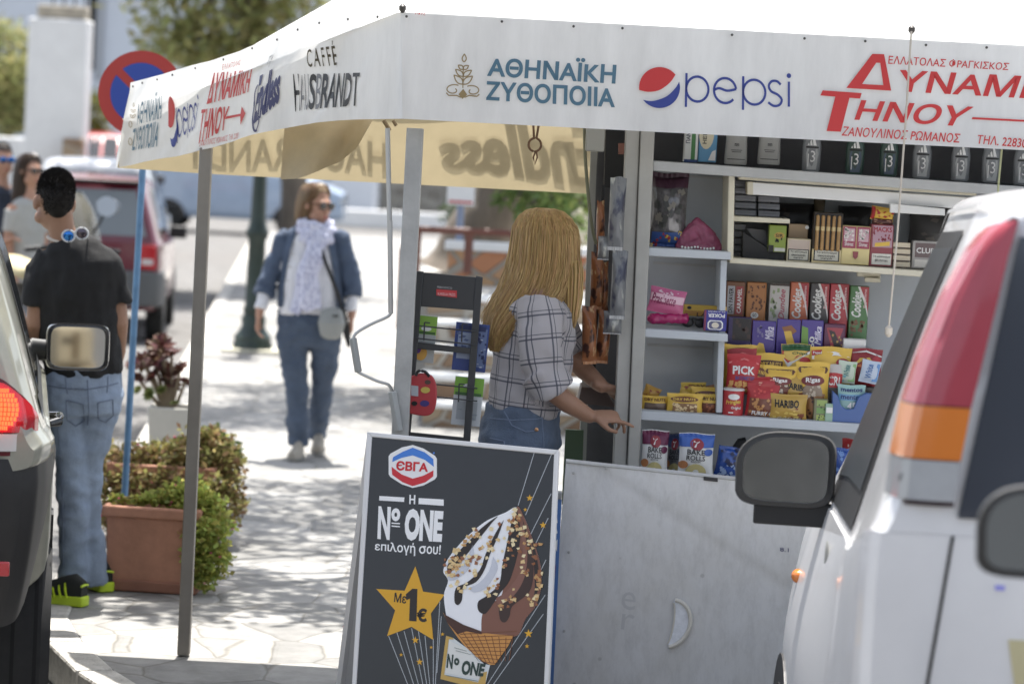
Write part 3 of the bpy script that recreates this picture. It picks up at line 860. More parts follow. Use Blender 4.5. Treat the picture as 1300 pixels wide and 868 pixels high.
# --- roof
ap1, ap2 = P(900, -270, 11.0), P(1500, -240, 11.0)
br = P(155, 152, YB); ftl, ftr = front(505, 16), front(1345, 61); brr = P(1345, 140, YB + .02)
r_ = B()
def tri_grid(a, c, d, e, n=8, sag=.04):
    return lambda u, v: lerp(lerp(a, c, u), lerp(d, e, u), v) - V((0, 0, sag * math.sin(PI * u) * math.sin(PI * v)))
r_.grid(tri_grid(ftl, ftr, ap1, ap2), 12, 8)
r_.grid(tri_grid(br, ftl, ap1, ap1, sag=.0), 12, 8)
r_.grid(tri_grid(br, brr, ap1, ap2), 12, 8)
obj('roof', r_, VINYLR, can)
# --- flap
fl = [(360, 152), (476, 148)]; 
def flf(u, v):
    x = lerp(362, 474, u)
    bot = interp([0, .18, .3, .5, .66, .85, 1], [228, 227, 223, 213, 206, 188, 158], u)
    y = lerp(152, bot, v); x = x - 6 * v * (1 - u) + (-4 * v * u)
    return P(x, y, 10.25 + .05 * math.sin(u * 9 + v * 2) * v - .06 * v)
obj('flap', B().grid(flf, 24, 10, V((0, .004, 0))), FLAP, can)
# --- posts and braces
def sqpost(name, x, y, w, d, z0, z1, mat, par):
    return obj(name, B().box(x - w / 2, x + w / 2, y - d / 2, y + d / 2, z0, z1), mat, par, bevel=.004)
q = P(508, 550, 9.64); sqpost('post', q.x, 9.64, .057, .057, .006, 2.03, GREYM, can)
q = P(233, 835, 10.62); sqpost('post', q.x, 10.62, .046, .05, .006, 1.92, M('brown_grey_metal', (0.26, 0.235, 0.20), .5, var=.15), can)
q = P(1330, 300, 9.75); sqpost('post', q.x, 9.75, .057, .057, .006, 2.03, GREYM, can)
q = P(790, 300, 11.1); sqpost('post', q.x, 11.1, .05, .05, .006, 1.95, GREYM, can)
obj('brace', B().tube([P(499, 153, 9.8), P(503, 160, 9.8)], .006, 6), M('old_brass', (.25, .18, .1), .5, metal=.5), can)
obj('brace', B().tube([P(487, 153, 9.9), P(495, 166, 9.9)], .007, 6), M('old_brass', (.25, .18, .1), .5, metal=.5), can)
# awning crank hanging by the front post
ck = thing('awning_crank', 'bent grey awning crank rod with two grip sleeves hanging beside the front canopy post', 'crank', P(500, 548, 9.66))
CH_ = M('crank_steel', (0.5, 0.5, 0.49), .35, metal=.4)
obj('rod', B().tube([P(492, 163, 9.68), P(495, 300, 9.66), P(496, 397, 9.66)], .0085, 8).tube(smooth_path([tuple(P(x, y, 9.66)) for x, y in ((497, 395), (492, 402), (470, 412), (452, 423), (448, 432))], 3), .0055, 8)
    .tube(smooth_path([tuple(P(x, y, 9.66)) for x, y in ((453, 470), (458, 474), (480, 484), (493, 488), (498, 497))], 3), .0055, 8).tube([P(496, 280, 9.65), P(497, 398, 9.65)], .006, 8), CH_, ck)
obj('grip', B().tube([P(448, 429, 9.66), P(455, 472, 9.66)], .014, 4), M('grip_grey', (.36, .37, .36), .6), ck, bevel=.003)
obj('grip', B().tube([P(498, 497, 9.6), P(506, 547, 9.6)], .016, 4), M('grip_grey', (.36, .37, .36), .6), ck, bevel=.003)
# ring and hook
rg = thing('hanging_ring', 'rusty iron ring with a short hook chain hanging under the front valance', 'ring', P(680, 205, 9.8))
RUST = M('rust', (0.16, 0.09, 0.05), .75, metal=.3, var=.4, vs=30)
obj('ring', B().tube([P(679 + 8 * math.cos(t), 184 + 8.5 * math.sin(t), 9.8) for t in [2 * PI * i / 20 for i in range(21)]], .004, 8, cap=False), RUST, rg)
obj('hook', B().tube([P(x, y, 9.8) for x, y in ((677, 158), (678, 176))], .004, 6), RUST, rg)
obj('hook', B().tube([P(x, y, 9.8) for x, y in ((684, 158), (681, 176))], .004, 6), RUST, rg)
obj('link', B().tube([P(x, y, 9.8) for x, y in ((680, 192), (677, 200), (679, 209), (682, 200), (681, 192))], .003, 6), RUST, rg)
# cords
tag(obj('pull_cord', B().tube([P(1157, 40, 9.42), P(1150, 150, 9.42), P(1139, 300, 9.42), P(1128, 420, 9.42)], .0035, 8).lathe([(.004, -.01), (.013, .0), (.013, .02), (.004, .03)], P(1128, 424, 9.42), 10), M('cord_cream', (.5, .45, .38), .6)),
    'cream pull cord with a round knob hanging in front of the kiosk shelves', 'cord')
tag(obj('thin_green_cord', B().tube([P(1272, 188, 9.62), P(1268, 230, 9.62), P(1263, 300, 9.62)], .0035, 6), M('cord_green', (.35, .36, .2), .7)), 'thin yellowish green cord hanging at the right end of the front valance', 'cord')
tag(obj('electric_cable', B().tube([tuple(p) for p in smooth_path([tuple(P(x, y, 10.1)) for x, y in ((742, 160), (743, 200), (747, 250), (752, 290), (757, 310))], 5)], .006, 8), M('cable_olive', (.15, .15, .09), .5)), 'olive electric cable running down beside the snack bags', 'cable')

# =================================================================== kiosk
KG = M('kiosk_grey', (0.43, 0.44, 0.44), .5, var=.12, vs=6, bump=.05, bs=60)
KP = M('kiosk_post', (0.37, 0.365, 0.34), .55, var=.12, vs=7)
KD = M('kiosk_dark', (0.12, 0.12, 0.125), .6, var=.2)
KW = M('kiosk_back', (0.47, 0.50, 0.53), .6, var=.08, vs=3)
CREAM = M('cream_trim', (0.62, 0.58, 0.46), .55, var=.1, vs=10)
kx0, kx1 = P(782, 590, 10).x, P(1345, 400, 10).x
kio = thing('street_kiosk', 'grey metal street kiosk with open shelves full of snacks', 'kiosk', V((.9, 10.3, 0)))
y10 = yplane(10.0)
obj('corner_post', B().prism([y10(x, y) for x, y in ((796, 130), (814, 131), (795, 600), (778, 600))], V((0, .08, 0))).prism([yplane(9.985)(x, y) for x, y in ((815, 131), (833, 132), (811, 600), (796, 600))], V((0, .1, 0))), KP, kio, bevel=.004)
obj('back_wall', B().box(kx0 + .05, kx1 + .1, 10.46, 10.5, .3, 2.2), KW, kio, smooth=False)
obj('ceiling', B().box(kx0 - .2, kx1 + .1, 9.9, 10.6, 2.2, 2.25), KG, kio, smooth=False)
obj('side_wall', B().box(kx1 + .1, kx1 + .13, 9.98, 10.5, .0, 2.2), KG, kio, smooth=False)
obj('base', B().box(kx0 + .03, kx1 + .1, 9.75, 10.45, .004, .80), KG, kio, smooth=False)
obj('dark_panel', B().prism([yplane(10.4)(x, y) for x, y in ((829, 120), (1320, 150), (1320, 236), (829, 206))], V((0, .03, 0))), KD, kio, smooth=False)
def shelf(name, pts, Y=10.0, d=.44, mat=KG, bv=.003):
    return obj(name, B().prism([yplane(Y)(x, y) for x, y in pts], V((0, d, 0))), mat, kio, bevel=bv)
shelf('shelf', ((829, 204), (1330, 239), (1330, 252), (829, 217)), mat=KG)
shelf('shelf', ((822, 314), (928, 320), (928, 330), (822, 325)), d=.3, mat=KW)
shelf('shelf', ((818, 417), (924, 424), (924, 434), (818, 428)), d=.3, mat=KW)
shelf('shelf', ((813, 521), (1140, 541), (1140, 553), (813, 533)), mat=KW)
shelf('shelf', ((926, 327), (1190, 345), (1190, 353), (926, 334)), Y=10.06, d=.38, mat=CREAM)
shelf('shelf', ((930, 274), (1003, 278), (1003, 284), (930, 281)), Y=10.1, d=.3, mat=CREAM)
shelf('shelf', ((808, 603), (1140, 625), (1140, 632), (808, 610)), Y=9.9, d=.5, mat=KG)
shelf('divider', ((925, 222), (933, 222.5), (931, 330), (923, 330)), Y=10.02, d=.42, mat=CREAM)
shelf('divider', ((915, 330), (923, 330), (917, 524), (909, 524)), Y=10.04, d=.4, mat=KW)
obj('compartment_back', B().prism([yplane(10.31)(x, y) for x, y in ((828, 214), (926, 220), (914, 540), (810, 535))], V((0, .02, 0))), KW, kio, smooth=False)
for a, c in (((868, 222), (924, 312)), ((829, 332), (916, 415)), ((822, 436), (909, 520))):
    fr = B(); pl_ = yplane(10.305)
    for q in ((a[0], a[1], c[0], a[1] + 3), (a[0], c[1] - 4, c[0], c[1] - 1), (c[0] - 4, a[1] + 3.2, c[0] - 1, c[1] - 4.2)):
        fr.prism([pl_(x, y) for x, y in ((q[0], q[1]), (q[2], q[1] + (q[2] - q[0]) * .06), (q[2], q[3] + (q[2] - q[0]) * .06), (q[0], q[3]))], V((0, .0045, 0)))
    obj('panel_trim', fr, KG, kio, smooth=False)
shelf('batten', ((938, 222), (1240, 244), (1240, 249), (938, 228)), Y=10.05, d=.05, mat=CREAM)
lf = shelf('light_fitting', ((952, 231), (1320, 257), (1320, 272), (952, 247)), Y=10.08, d=.09, mat=M('fitting_white', (.75, .75, .74), .4))
obj('end_cap', B().prism([yplane(10.076)(x, y) for x, y in ((949, 231), (956, 231), (956, 247.5), (949, 247))], V((0, .09, 0))), CREAM, lf, smooth=False)
shelf('diffuser', ((1130, 258), (1200, 265), (1200, 274), (1130, 270)), Y=10.05, d=.02, mat=M('diffuser', (.7, .7, .68), .3))
shelf('display_step', ((917, 432), (1112, 445), (1112, 540), (917, 530)), Y=10.29, d=.15, mat=KW)
shelf('display_step', ((917, 450), (1108, 463), (1108, 540), (917, 530)), Y=10.20, d=.085, mat=KW)
shelf('display_step', ((917, 494), (1120, 507), (1120, 540), (917, 530)), Y=10.115, d=.08, mat=KW)
shelf('tag_holder', ((1088, 344), (1118, 346), (1118, 353), (1088, 351)), Y=10.3, d=.02, mat=CREAM)
shelf('tag_holder', ((1098, 352), (1118, 353), (1118, 359), (1098, 358)), Y=10.28, d=.02, mat=CREAM)
# left flank
obj('flank_panel', B().prism([yplane(10.5)(x, y) for x, y in ((762, 140), (802, 142), (792, 640), (730, 640))], V((0, .03, 0))), KD, kio, smooth=False)
obj('flank_frame', B().prism([yplane(10.42)(x, y) for x, y in ((752, 140), (760, 140), (742, 640), (733, 640))], V((0, .04, 0))), M('flank_frame', (.33, .33, .3), .5), kio, smooth=False)
obj('dark_column', B().prism([yplane(10.32)(x, y) for x, y in ((770, 140), (797, 141), (795, 240), (767, 238))], V((0, .1, 0))), M('col_black', (.02, .02, .02), .5), kio, smooth=False)
obj('fuse_box', B().prism([yplane(10.0)(x, y) for x, y in ((745, 150), (769, 151), (767, 193), (743, 192))], V((0, .06, 0))), M('fuse_grey', (.30, .30, .27), .5), kio, bevel=.006)
obj('green_panel', B().prism([yplane(10.3)(x, y) for x, y in ((718, 545), (741, 546), (738, 640), (713, 640))], V((0, .02, 0))), M('panel_green', (.10, .15, .08), .5), kio, smooth=False)
obj('serving_ledge', B().prism([yplane(10.15)(x, y) for x, y in ((738, 491), (768, 494), (782, 517), (734, 512))], V((0, .2, 0))), M('ledge_brown', (.12, .085, .07), .6), kio, bevel=.003)

# grey steel counter shutter in front
pn = yplane(9.5)
PANEL = None
def panel_mat():
    m, n, l, p = nodes('worn_steel')
    tc = n.new('ShaderNodeTexCoord')
    a = n.new('ShaderNodeTexNoise'); a.inputs['Scale'].default_value = 2.6; a.inputs['Detail'].default_value = 9; a.inputs['Roughness'].default_value = .72
    c = n.new('ShaderNodeTexNoise'); c.inputs['Scale'].default_value = 26; c.inputs['Detail'].default_value = 6; c.inputs['Roughness'].default_value = .8
    mp = n.new('ShaderNodeMapping'); mp.inputs['Scale'].default_value = (1, 1, .35); mp.inputs['Rotation'].default_value = (0, .5, 0)
    l.new(tc.outputs['Object'], a.inputs['Vector']); l.new(tc.outputs['Object'], mp.inputs[0]); l.new(mp.outputs[0], c.inputs['Vector'])
    r1 = n.new('ShaderNodeValToRGB'); r1.color_ramp.elements[0].position = .3; r1.color_ramp.elements[0].color = (.52, .515, .495, 1); r1.color_ramp.elements[1].position = .62; r1.color_ramp.elements[1].color = (.60, .605, .61, 1)
    l.new(a.outputs[0], r1.inputs[0])
    r2 = n.new('ShaderNodeMapRange'); r2.inputs[1].default_value = .3; r2.inputs[2].default_value = .55; r2.inputs[3].default_value = .86; r2.inputs[4].default_value = 1.03
    l.new(c.outputs[0], r2.inputs[0])
    mx = n.new('ShaderNodeMix'); mx.data_type = 'RGBA'; mx.blend_type = 'MULTIPLY'; mx.inputs[0].default_value = 1
    l.new(r1.outputs[0], mx.inputs[6]); l.new(r2.outputs[0], mx.inputs[7])
    vo = n.new('ShaderNodeTexVoronoi'); vo.inputs['Scale'].default_value = 7
    l.new(tc.outputs['Object'], vo.inputs['Vector'])
    sp = n.new('ShaderNodeMapRange'); sp.inputs[1].default_value = .035; sp.inputs[2].default_value = .06; sp.inputs[3].default_value = .75; sp.inputs[4].default_value = 1
    l.new(vo.outputs['Distance'], sp.inputs[0])
    m3 = n.new('ShaderNodeMix'); m3.data_type = 'RGBA'; m3.blend_type = 'MULTIPLY'; m3.inputs[0].default_value = 1
    l.new(mx.outputs[2], m3.inputs[6]); l.new(sp.outputs[0], m3.inputs[7])
    l.new(m3.outputs[2], p.inputs['Base Color'])
    rr = n.new('ShaderNodeMapRange'); rr.inputs[3].default_value = .32; rr.inputs[4].default_value = .6
    l.new(a.outputs[0], rr.inputs[0]); l.new(rr.outputs[0], p.inputs['Roughness'])
    b = n.new('ShaderNodeBump'); b.inputs['Strength'].default_value = .12; b.inputs['Distance'].default_value = .01
    l.new(a.outputs[0], b.inputs['Height']); l.new(b.outputs[0], p.inputs['Normal'])
    return m
STEEL = panel_mat()
gp = thing('steel_counter_panel', 'worn grey sheet-steel panel with a crescent-shaped handle recess, leaning before the kiosk', 'panel', V((P(870, 600, 9.5).x, 9.55, 0.004)))
zb = P(684, 985, 9.5).z
# sheet with a faint diagonal crease
def pf(u, v):
    x = lerp(lerp(719, 688, v), lerp(1085, 1085, v), u); y = lerp(lerp(585, 989, v), lerp(623, 1000, v), u)
    d = (x - 770) * (750 - 600) / (1010 - 770) + 600 - y
    k = max(0, 1 - abs(d) / 10)
    return pn(x, y, .005 * max(0, min(1, (d + 5) / 10)) - .003 * k)
bx = B().grid(pf, 70, 60, V((0, .07, 0)))
minz = min(p.z for p in bx.v)
bx.v = [V((p.x, p.y, p.z - minz * (1 - min(1, max(0, (p.z - .0) / .5))) + .004 * (p.z < .5))) for p in bx.v]
obj('sheet', bx, STEEL, gp, ang=60)
cr_o = circ(848, 790, 31, 22, math.radians(-68), math.radians(72), 29)
cr_o = [(849 + 27 * math.cos(t) - 4 * math.sin(t), 790 + 30 * math.sin(t)) for t in [math.radians(-82 + 164 * i / 22) for i in range(23)]]
cr_i = [(850 + 5 * math.cos(t) - 4 * math.sin(t), 790 + 26 * math.sin(t)) for t in [math.radians(80 - 160 * i / 18) for i in range(19)]]
hm = M('handle_plastic', (.74, .77, .82), .25, var=.2, vs=30)
obj('handle_recess', B().prism([pn(x, y, .009) for x, y in cr_o + cr_i], V((0, .012, 0))), hm, gp, bevel=.002)
obj('handle_rim', B().tube([pn(x, y, .012) for x, y in cr_o], .007, 8).tube([pn(x, y, .010) for x, y in cr_i], .003, 6), M('handle_rim', (.58, .56, .5), .4), gp)
obj('slot', B().prism([pn(x, y, .010) for x, y in ((893, 604), (911, 606), (911, 611), (893, 609))], V((0, .006, 0))), BLACK, gp, bevel=.001)
for x, y in ((728, 600), (722, 700), (716, 800), (770, 594), (960, 640), (1010, 760)):
    obj('screw', B().lathe([(.005, 0), (.005, .002), (.002, .003)], pn(x, y, .0075), 10, axis=V((0, -1, 0))), GREYM, gp)
obj('folded_edge', B().tube([pn(719, 586, .004), pn(900, 605, .004), pn(1080, 623, .004)], .004, 6), GREYM, gp)
wv = B()
for q in (((829, 741), (838, 741), (838, 745)), ((846, 746), (850, 748), (846, 751))): pass
letter(gp, 'e', M('scratch', (.47, .475, .48), .6), [(790, 750), (808, 752), (806, 775), (788, 772)], pn, .0005, bold=-.02)
letter(gp, 'r', M('scratch', (.30, .31, .32), .6), [(790, 778), (806, 780), (804, 800), (788, 798)], pn, .0005, bold=-.02)
obj('scuff_marks', B().geo(T('8.1'), qmap([(990, 694), (1001, 695), (1001, 700), (990, 699)], pn, .0075)), INDIGO, gp, smooth=False, recalc=False)
# =================================================================== shop goods
_cm = {}
X_ = V((1, 0, 0))
def C(r, g, b, rough=.4):
    k = (r, g, b, rough)
    if k not in _cm:
        q = hexc(r, g, b); L = .3 * q[0] + .6 * q[1] + .1 * q[2]
        _cm[k] = M('ink_%02x%02x%02x_%d' % (r, g, b, rough * 100), [(.87 * x + .13 * L) * .85 + .004 for x in q], rough)
    return _cm[k]
def CR(r, g, b, rough=.4):
    return M('print_%02x%02x%02x' % (r, g, b), hexc(r, g, b), rough)
def decor(root, items, surf, lift=.0008):
    for k, it in enumerate(items):
        b = B(); off = lift + .0006 * k
        kind, col = it[0], it[1]
        if kind == 't':
            u0, v0, u1, v1 = it[3]; opt = it[4] if len(it) > 4 else {}
            g = T(it[2], bold=min(.032, opt.get('bold', .02)), shear=opt.get('shear', 0), res=2)
            if opt.get('flip'): g = ([(1 - x, 1 - y) for x, y in g[0]], g[1])
            if opt.get('rot'): g = ([(1 - y, x) for x, y in g[0]], g[1])
            tilt = opt.get('tilt', 0)
            b.geo(g, lambda x, y: surf(lerp(u0, u1, x), lerp(v0, v1, y) + tilt * (x - .5), off)); nm = 'lettering'
        elif kind == 'r':
            u0, v0, u1, v1 = it[2]
            b.grid(lambda x, y: surf(lerp(u0, u1, x), lerp(v0, v1, y), off), 14, 14); nm = it[3] if len(it) > 3 else 'colour_band'
        elif kind == 'e':
            cu, cv, ru, rv = it[2]; n = 20
            b.add([surf(cu, cv, off)] + [surf(cu + ru * math.cos(2 * PI * i / n) * q, cv + rv * math.sin(2 * PI * i / n) * q, off) for q in (.5, 1) for i in range(n)],
                  [(0, 1 + i, 1 + (i + 1) % n) for i in range(n)] + [(1 + i, 1 + n + i, 1 + n + (i + 1) % n, 1 + (i + 1) % n) for i in range(n)]); nm = it[3] if len(it) > 3 else 'round_label'
        elif kind == 'p':
            b.poly([surf(u, v, off) for u, v in it[2]]); nm = it[3] if len(it) > 3 else 'printed_shape'
        elif kind == 's':                     # speckle of small printed pieces
            u0, v0, u1, v1 = it[2]; R = random.Random(int(u0 * 99 + v1 * 77 + k))
            for _ in range(it[3]):
                u, v = R.uniform(u0, u1), R.uniform(v0, v1); q = it[4] * R.uniform(.6, 1.3); a = R.uniform(0, 6)
                b.poly([surf(u + q * math.cos(a + t), v + q * math.sin(a + t) * it[5], off) for t in (0, 1.5, 2.9, 4.6)])
            nm = 'printed_pieces'
        obj(nm, b, col, root, world=False, smooth=False, recalc=False)
def place(px0, py1, Y):
    return P(px0, py1, Y)
def carton(name, label, cat, bb, Y, d, col, items=(), group=None, rz=0, tilt=0, side=None):
    x0, y0, x1, y1 = bb; s = sc(Y); w, h = (x1 - x0) / s, (y1 - y0) / s
    t = thing(name, label, cat, P((x0 + x1) / 2, y1, Y), (0, tilt, rz), group)
    obj('box', B().box(-w / 2, w / 2, 0, d, 0, h), col, t, world=False, bevel=min(.003, d * .1))
    decor(t, items, lambda u, v, o: V(((u - .5) * w, -o, v * h)))
    return t
def bag_fn(w, h, d, seed=0, crimp=.07):
    R = random.Random(seed); ph = R.uniform(0, 9)
    def prof(u, v):
        a = max(0, math.sin(PI * u)) ** .55
        vv = min(1, max(0, (v - crimp) / (1 - 2 * crimp)))
        c = max(0, math.sin(PI * vv)) ** .5
        wr = .05 * math.sin(13 * u + ph) * math.sin(9 * v + ph * 2) + .08 * noise.noise(V((u * 5, v * 5, ph)))
        return d / 2 * (a * c * (1 + wr) + .04 * math.sin(40 * u) * (1 - c))
    def xz(u, v):
        nar = 1 - .07 * math.sin(PI * v)
        return (u - .5) * w * nar, v * h * (1 + .012 * math.sin(7 * u + ph)) 
    f = lambda u, v, o=0: V((xz(u, v)[0], -prof(u, v) - o, xz(u, v)[1]))
    g = lambda u, v: V((xz(u, v)[0], prof(u, v) + .0006, xz(u, v)[1]))
    return f, g
FILM = {}
def pouch(name, label, cat, bb, Y, d, col, items=(), group=None, tilt=0, lean=0, rz=0, seed=None, rough=.28):
    x0, y0, x1, y1 = bb; s = sc(Y); w, h = (x1 - x0) / s, (y1 - y0) / s
    t = thing(name, label, cat, P((x0 + x1) / 2, y1, Y), (lean, tilt, rz), group)
    f, g = bag_fn(w, h, d, seed if seed is not None else int(x0 * 7 + y0))
    b = B().grid(lambda u, v: f(u, v), 14, 14).grid(lambda u, v: g(1 - u, v), 14, 14)
    obj('bag', b, col, t, world=False, recalc=False)
    decor(t, items, lambda u, v, o: f(u, v, o), .0026)
    return t
ICP = 0.0
WHT = C(235, 235, 232); BLK = C(18, 18, 20); YEL = C(235, 190, 25); REDB = C(190, 25, 30); CREAMC = C(225, 205, 150); DGR = C(50, 50, 55)
T_, R_, E_, P_ = 't', 'r', 'e', 'p'
# ---- top shelf
YT = 10.12
carton('tissue_pack', 'white carton with green stripes on the top shelf next to a light blue pack', 'carton', (868, 163, 885, 206), YT, .08, WHT,
       [(R_, C(70, 140, 70), (.5, .0, .8, 1)), (R_, C(40, 70, 130), (0, 0, 1, .08)), (T_, C(60, 70, 90), 'ΠΑΝΑ', (.08, .55, .4, .98), {'rot': 1})])
carton('wipes_pack', 'light blue and cream carton at the left end of the top shelf', 'carton', (886, 160, 909, 206), YT, .08, C(90, 160, 205),
       [(E_, C(230, 220, 185), (.4, .8, .42, .45)), (T_, BLK, 'НЕПИ', (.2, .5, .42, .98), {'rot': 1}), (P_, WHT, [(.55, .05), (.75, .3), (.95, .35), (.95, .05)])])
for i, (x0, x1, w) in enumerate(((919, 948, 'left'), (961, 990, 'right'))):
    t = thing('shampoo_bottle', 'grey lotion bottle with a black label bar, %s one of the top shelf pair' % w, 'bottle', P((x0 + x1) / 2, 209, YT), group='grey lotion bottles on the top shelf')
    wd = (x1 - x0) / sc(YT) / 2
    obj('bottle', B().lathe([(wd * .93, 0), (wd, .006), (wd * .99, .03), (wd * .9, .12), (wd * .7, .16), (wd * .3, .175)], (0, 0, 0), 20, 1, .5), C(165, 165, 160, .3), t, world=False)
    obj('cap', B().lathe([(wd * .4, .174), (wd * .4, .21), (wd * .3, .215)], (0, 0, 0), 16, 1, .8), C(60, 60, 62), t, world=False)
    sf = lambda u, v, o: V(((u - .5) * wd * 1.6, -.5 * wd * math.sqrt(max(.05, 1 - ((u - .5) * 1.6) ** 2)) - o, v * .125))
    decor(t, [(R_, BLK, (.25, .86, .75, .91)), (T_, BLK, 'STR', (.15, .92, .85, 1.08), {'bold': .05}), (T_, DGR, 'mm', (.38, .52, .62, .6)), (R_, DGR, (.2, .4, .8, .415)), (R_, DGR, (.25, .35, .75, .365)), (R_, DGR, (.02, .14, .98, .16))], sf)
dp = [(1029, 'grey', 'leftmost'), (1084, 'green', 'left'), (1127, 'green', 'right'), (1169, 'grey', 'third grey one from the left'), (1218, 'grey', ''), (1257, 'grey', ''), (1297, 'grey', '')]
dlab = ['grey shower-gel bottle standing just right of the grey lotion pair', 'green shower-gel bottle, left one of the two green ones on the top shelf', 'green shower-gel bottle beside the hanging pull cord, right one of the two green ones',
        'grey shower-gel bottle just right of the green pair on the top shelf', 'grey shower-gel bottle second to the right of the green pair', 'grey shower-gel bottle just left of the thin green cord', 'grey shower-gel bottle right of the thin green cord, at the photo edge']
for (x, c, _), lab in zip(dp, dlab):
    yb = interp([1000, 1300], [216, 235], x)
    t = thing('shower_gel_bottle', lab, 'bottle', P(x, yb, YT), group='shower gel bottles on the top shelf')
    r0 = .033
    cm = M('gel_grey', (.20, .21, .22), .3, coat=.3) if c == 'grey' else M('gel_green', (.035, .07, .055), .3, coat=.3)
    obj('bottle', B().lathe([(r0 * .8, 0), (r0 * .95, .006), (r0, .04), (r0 * 1.03, .09), (r0 * .85, .125), (r0 * .5, .14)], (0, 0, 0), 20, 1, .62), cm, t, world=False)
    obj('cap', B().lathe([(r0 * .62, .139), (r0 * .6, .175), (r0 * .4, .18)], (0, 0, 0), 16), C(40, 42, 44), t, world=False)
    sf = lambda u, v, o: V(((u - .5) * r0 * 1.8, -.62 * r0 * 1.03 * math.sqrt(max(.05, 1 - ((u - .5) * 1.75) ** 2)) - o - .001, .005 + v * .115))
    lab2 = C(175, 178, 178, .3) if c == 'grey' else C(70, 90, 110, .3)
    decor(t, [(P_, lab2, [(.22, .02), (.78, .02), (.86, .5), (.8, .66), (.2, .66), (.14, .5)], 'label'), (R_, BLK, (.12, .68, .88, .73)), 
              (P_, WHT, [(.2, .76), (.32, .76), (.27, .84)], 'stripe_mark'), (P_, WHT, [(.36, .76), (.5, .76), (.42, .94), (.34, .88)], 'stripe_mark'), (P_, WHT, [(.54, .76), (.74, .76), (.55, 1.08), (.47, 1.02)], 'stripe_mark'),
              (T_, WHT, '3', (.4, .25, .68, .6), {'bold': .0}), (R_, WHT, (.24, .1, .3, .5))], sf)
# ---- left compartment
YL = 10.09
pouch('toy_bag', 'clear plastic bag of mixed toys with a dark purple top in the upper left compartment', 'bag', (823, 219, 870, 316), 10.12, .09, M('clear_film', (.10, .095, .10), .12, var=.5, vs=40, coat=.5),
      [(R_, C(62, 20, 45), (.0, .8, 1, .99), 'header'), (R_, C(40, 80, 150), (.05, .03, .95, .22)), ('s', C(210, 180, 40), (.05, .03, .9, .22), 9, .05, .6), ('s', C(170, 30, 40), (.1, .03, .95, .2), 8, .05, .6), ('s', C(120, 115, 105), (.1, .3, .9, .75), 14, .08, .6), ('s', C(60, 62, 60), (.1, .3, .9, .75), 12, .09, .6)], seed=4)
t = thing('pink_purse', 'dusty pink triangular purse with a beaded edge in the upper left compartment', 'purse', P(888, 318, YL))
tri_ = [(862, 308), (866, 303), (880, 281), (884, 278), (890, 284), (905, 306), (916, 315), (900, 318), (862, 317)]
pz = [(864, 314, .004), (868, 304, .02), (876, 290, .026), (883, 280, .02), (886, 277, .008)]
obj('body', remesh(B().tube([P(866, 314, YL + .02), P(880, 300, YL + .02), P(886, 281, YL + .025)], [(.03, .02), (.045, .028), (.018, .014)], 14, ref=X_, rnd=True).tube([P(868, 313, YL + .02), P(890, 313, YL + .015), P(912, 316, YL + .02)], [(.02, .018), (.026, .026), (.014, .016)], 14, rnd=True).tube([P(886, 284, YL + .02), P(900, 302, YL + .02), P(911, 314, YL + .02)], [(.02, .014), (.03, .022), (.02, .014)], 12, ref=X_, rnd=True), .004, 3, .003, 40), M('pink_leather', hexc(135, 66, 92), .35, var=.25, vs=30), t)
bd = B()
for i in range(11): bd.ell(P(866 + i * 4, 313.5 + i * .2 + math.sin(i) * .8, YL - .008), V((.0045, 0, 0)), V((0, .0045, 0)), V((0, 0, .0045)), 8, 6)
obj('beads', bd, M('bead', (.8, .8, .78), .15), t)
pouch('pink_snack_bag', 'pink snack bag leaning above a magenta roll in the middle left compartment', 'bag', (820, 366, 867, 398), YL, .03, C(205, 90, 140), [(R_, C(235, 190, 205), (.02, .45, .98, .75)), (T_, C(150, 30, 90), 'Prasinette', (.05, .35, .75, .75), {'shear': .3}), ('s', C(235, 200, 215), (.1, .75, .9, .95), 12, .04, .8)], tilt=.14)
t = thing('magenta_roll', 'shiny magenta foil roll under the pink snack bag', 'roll', P(848, 412, YL))
a, c = P(822, 404, YL), P(876, 405, YL)
obj('foil', remesh(B().tube([lerp(a, c, i / 14) for i in range(15)], [.019 * (.4 if i in (0, 14) else 1) for i in range(15)], 14), .003, 2, .005, 30, (1, 1, 1)), M('magenta_foil', hexc(160, 30, 92), .25, coat=.4), t)
carton('yellow_pack', 'flat yellow pack lying behind the blue playing card box', 'carton', (868, 388, 922, 402), 10.16, .06, YEL, [(R_, C(200, 140, 20), (.02, .1, .98, .5)), (E_, BLK, (.12, .75, .05, .15)), (T_, C(90, 50, 10), 'LA', (.3, .0, .55, .35))])
carton('card_box', 'blue playing card box standing upside down at the shelf edge', 'box', (893, 394, 922, 420), 10.03, .03, C(50, 50, 150), [(R_, C(130, 40, 80), (0, 0, .09, 1)), (T_, WHT, 'POKER', (.16, .66, .9, .85), {'flip': 1, 'bold': .04}), (T_, WHT, 'PLAYING', (.16, .92, .9, .97), {'flip': 1}), (P_, WHT, [(.25, .06), (.75, .06), (.84, .16), (.84, .4), (.75, .52), (.25, .52), (.16, .4), (.16, .16)], 'label'), (P_, C(90, 90, 130), [(.3, .1), (.7, .1), (.78, .18), (.78, .38), (.7, .47), (.3, .47), (.22, .38), (.22, .18)], 'label'), (E_, C(220, 210, 190), (.5, .28, .16, .14))])
t = thing('sunglasses', 'dark folded sunglasses lying beside the blue playing card box', 'sunglasses', P(880, 417, YL))
obj('lens', B().ell(P(873, 409, YL), V((.022, 0, 0)), V((0, .006, 0)), V((0, 0, .018))), BLK, t); obj('lens', B().ell(P(889, 410, YL), V((.02, 0, 0)), V((0, .006, 0)), V((0, 0, .018))), BLK, t)
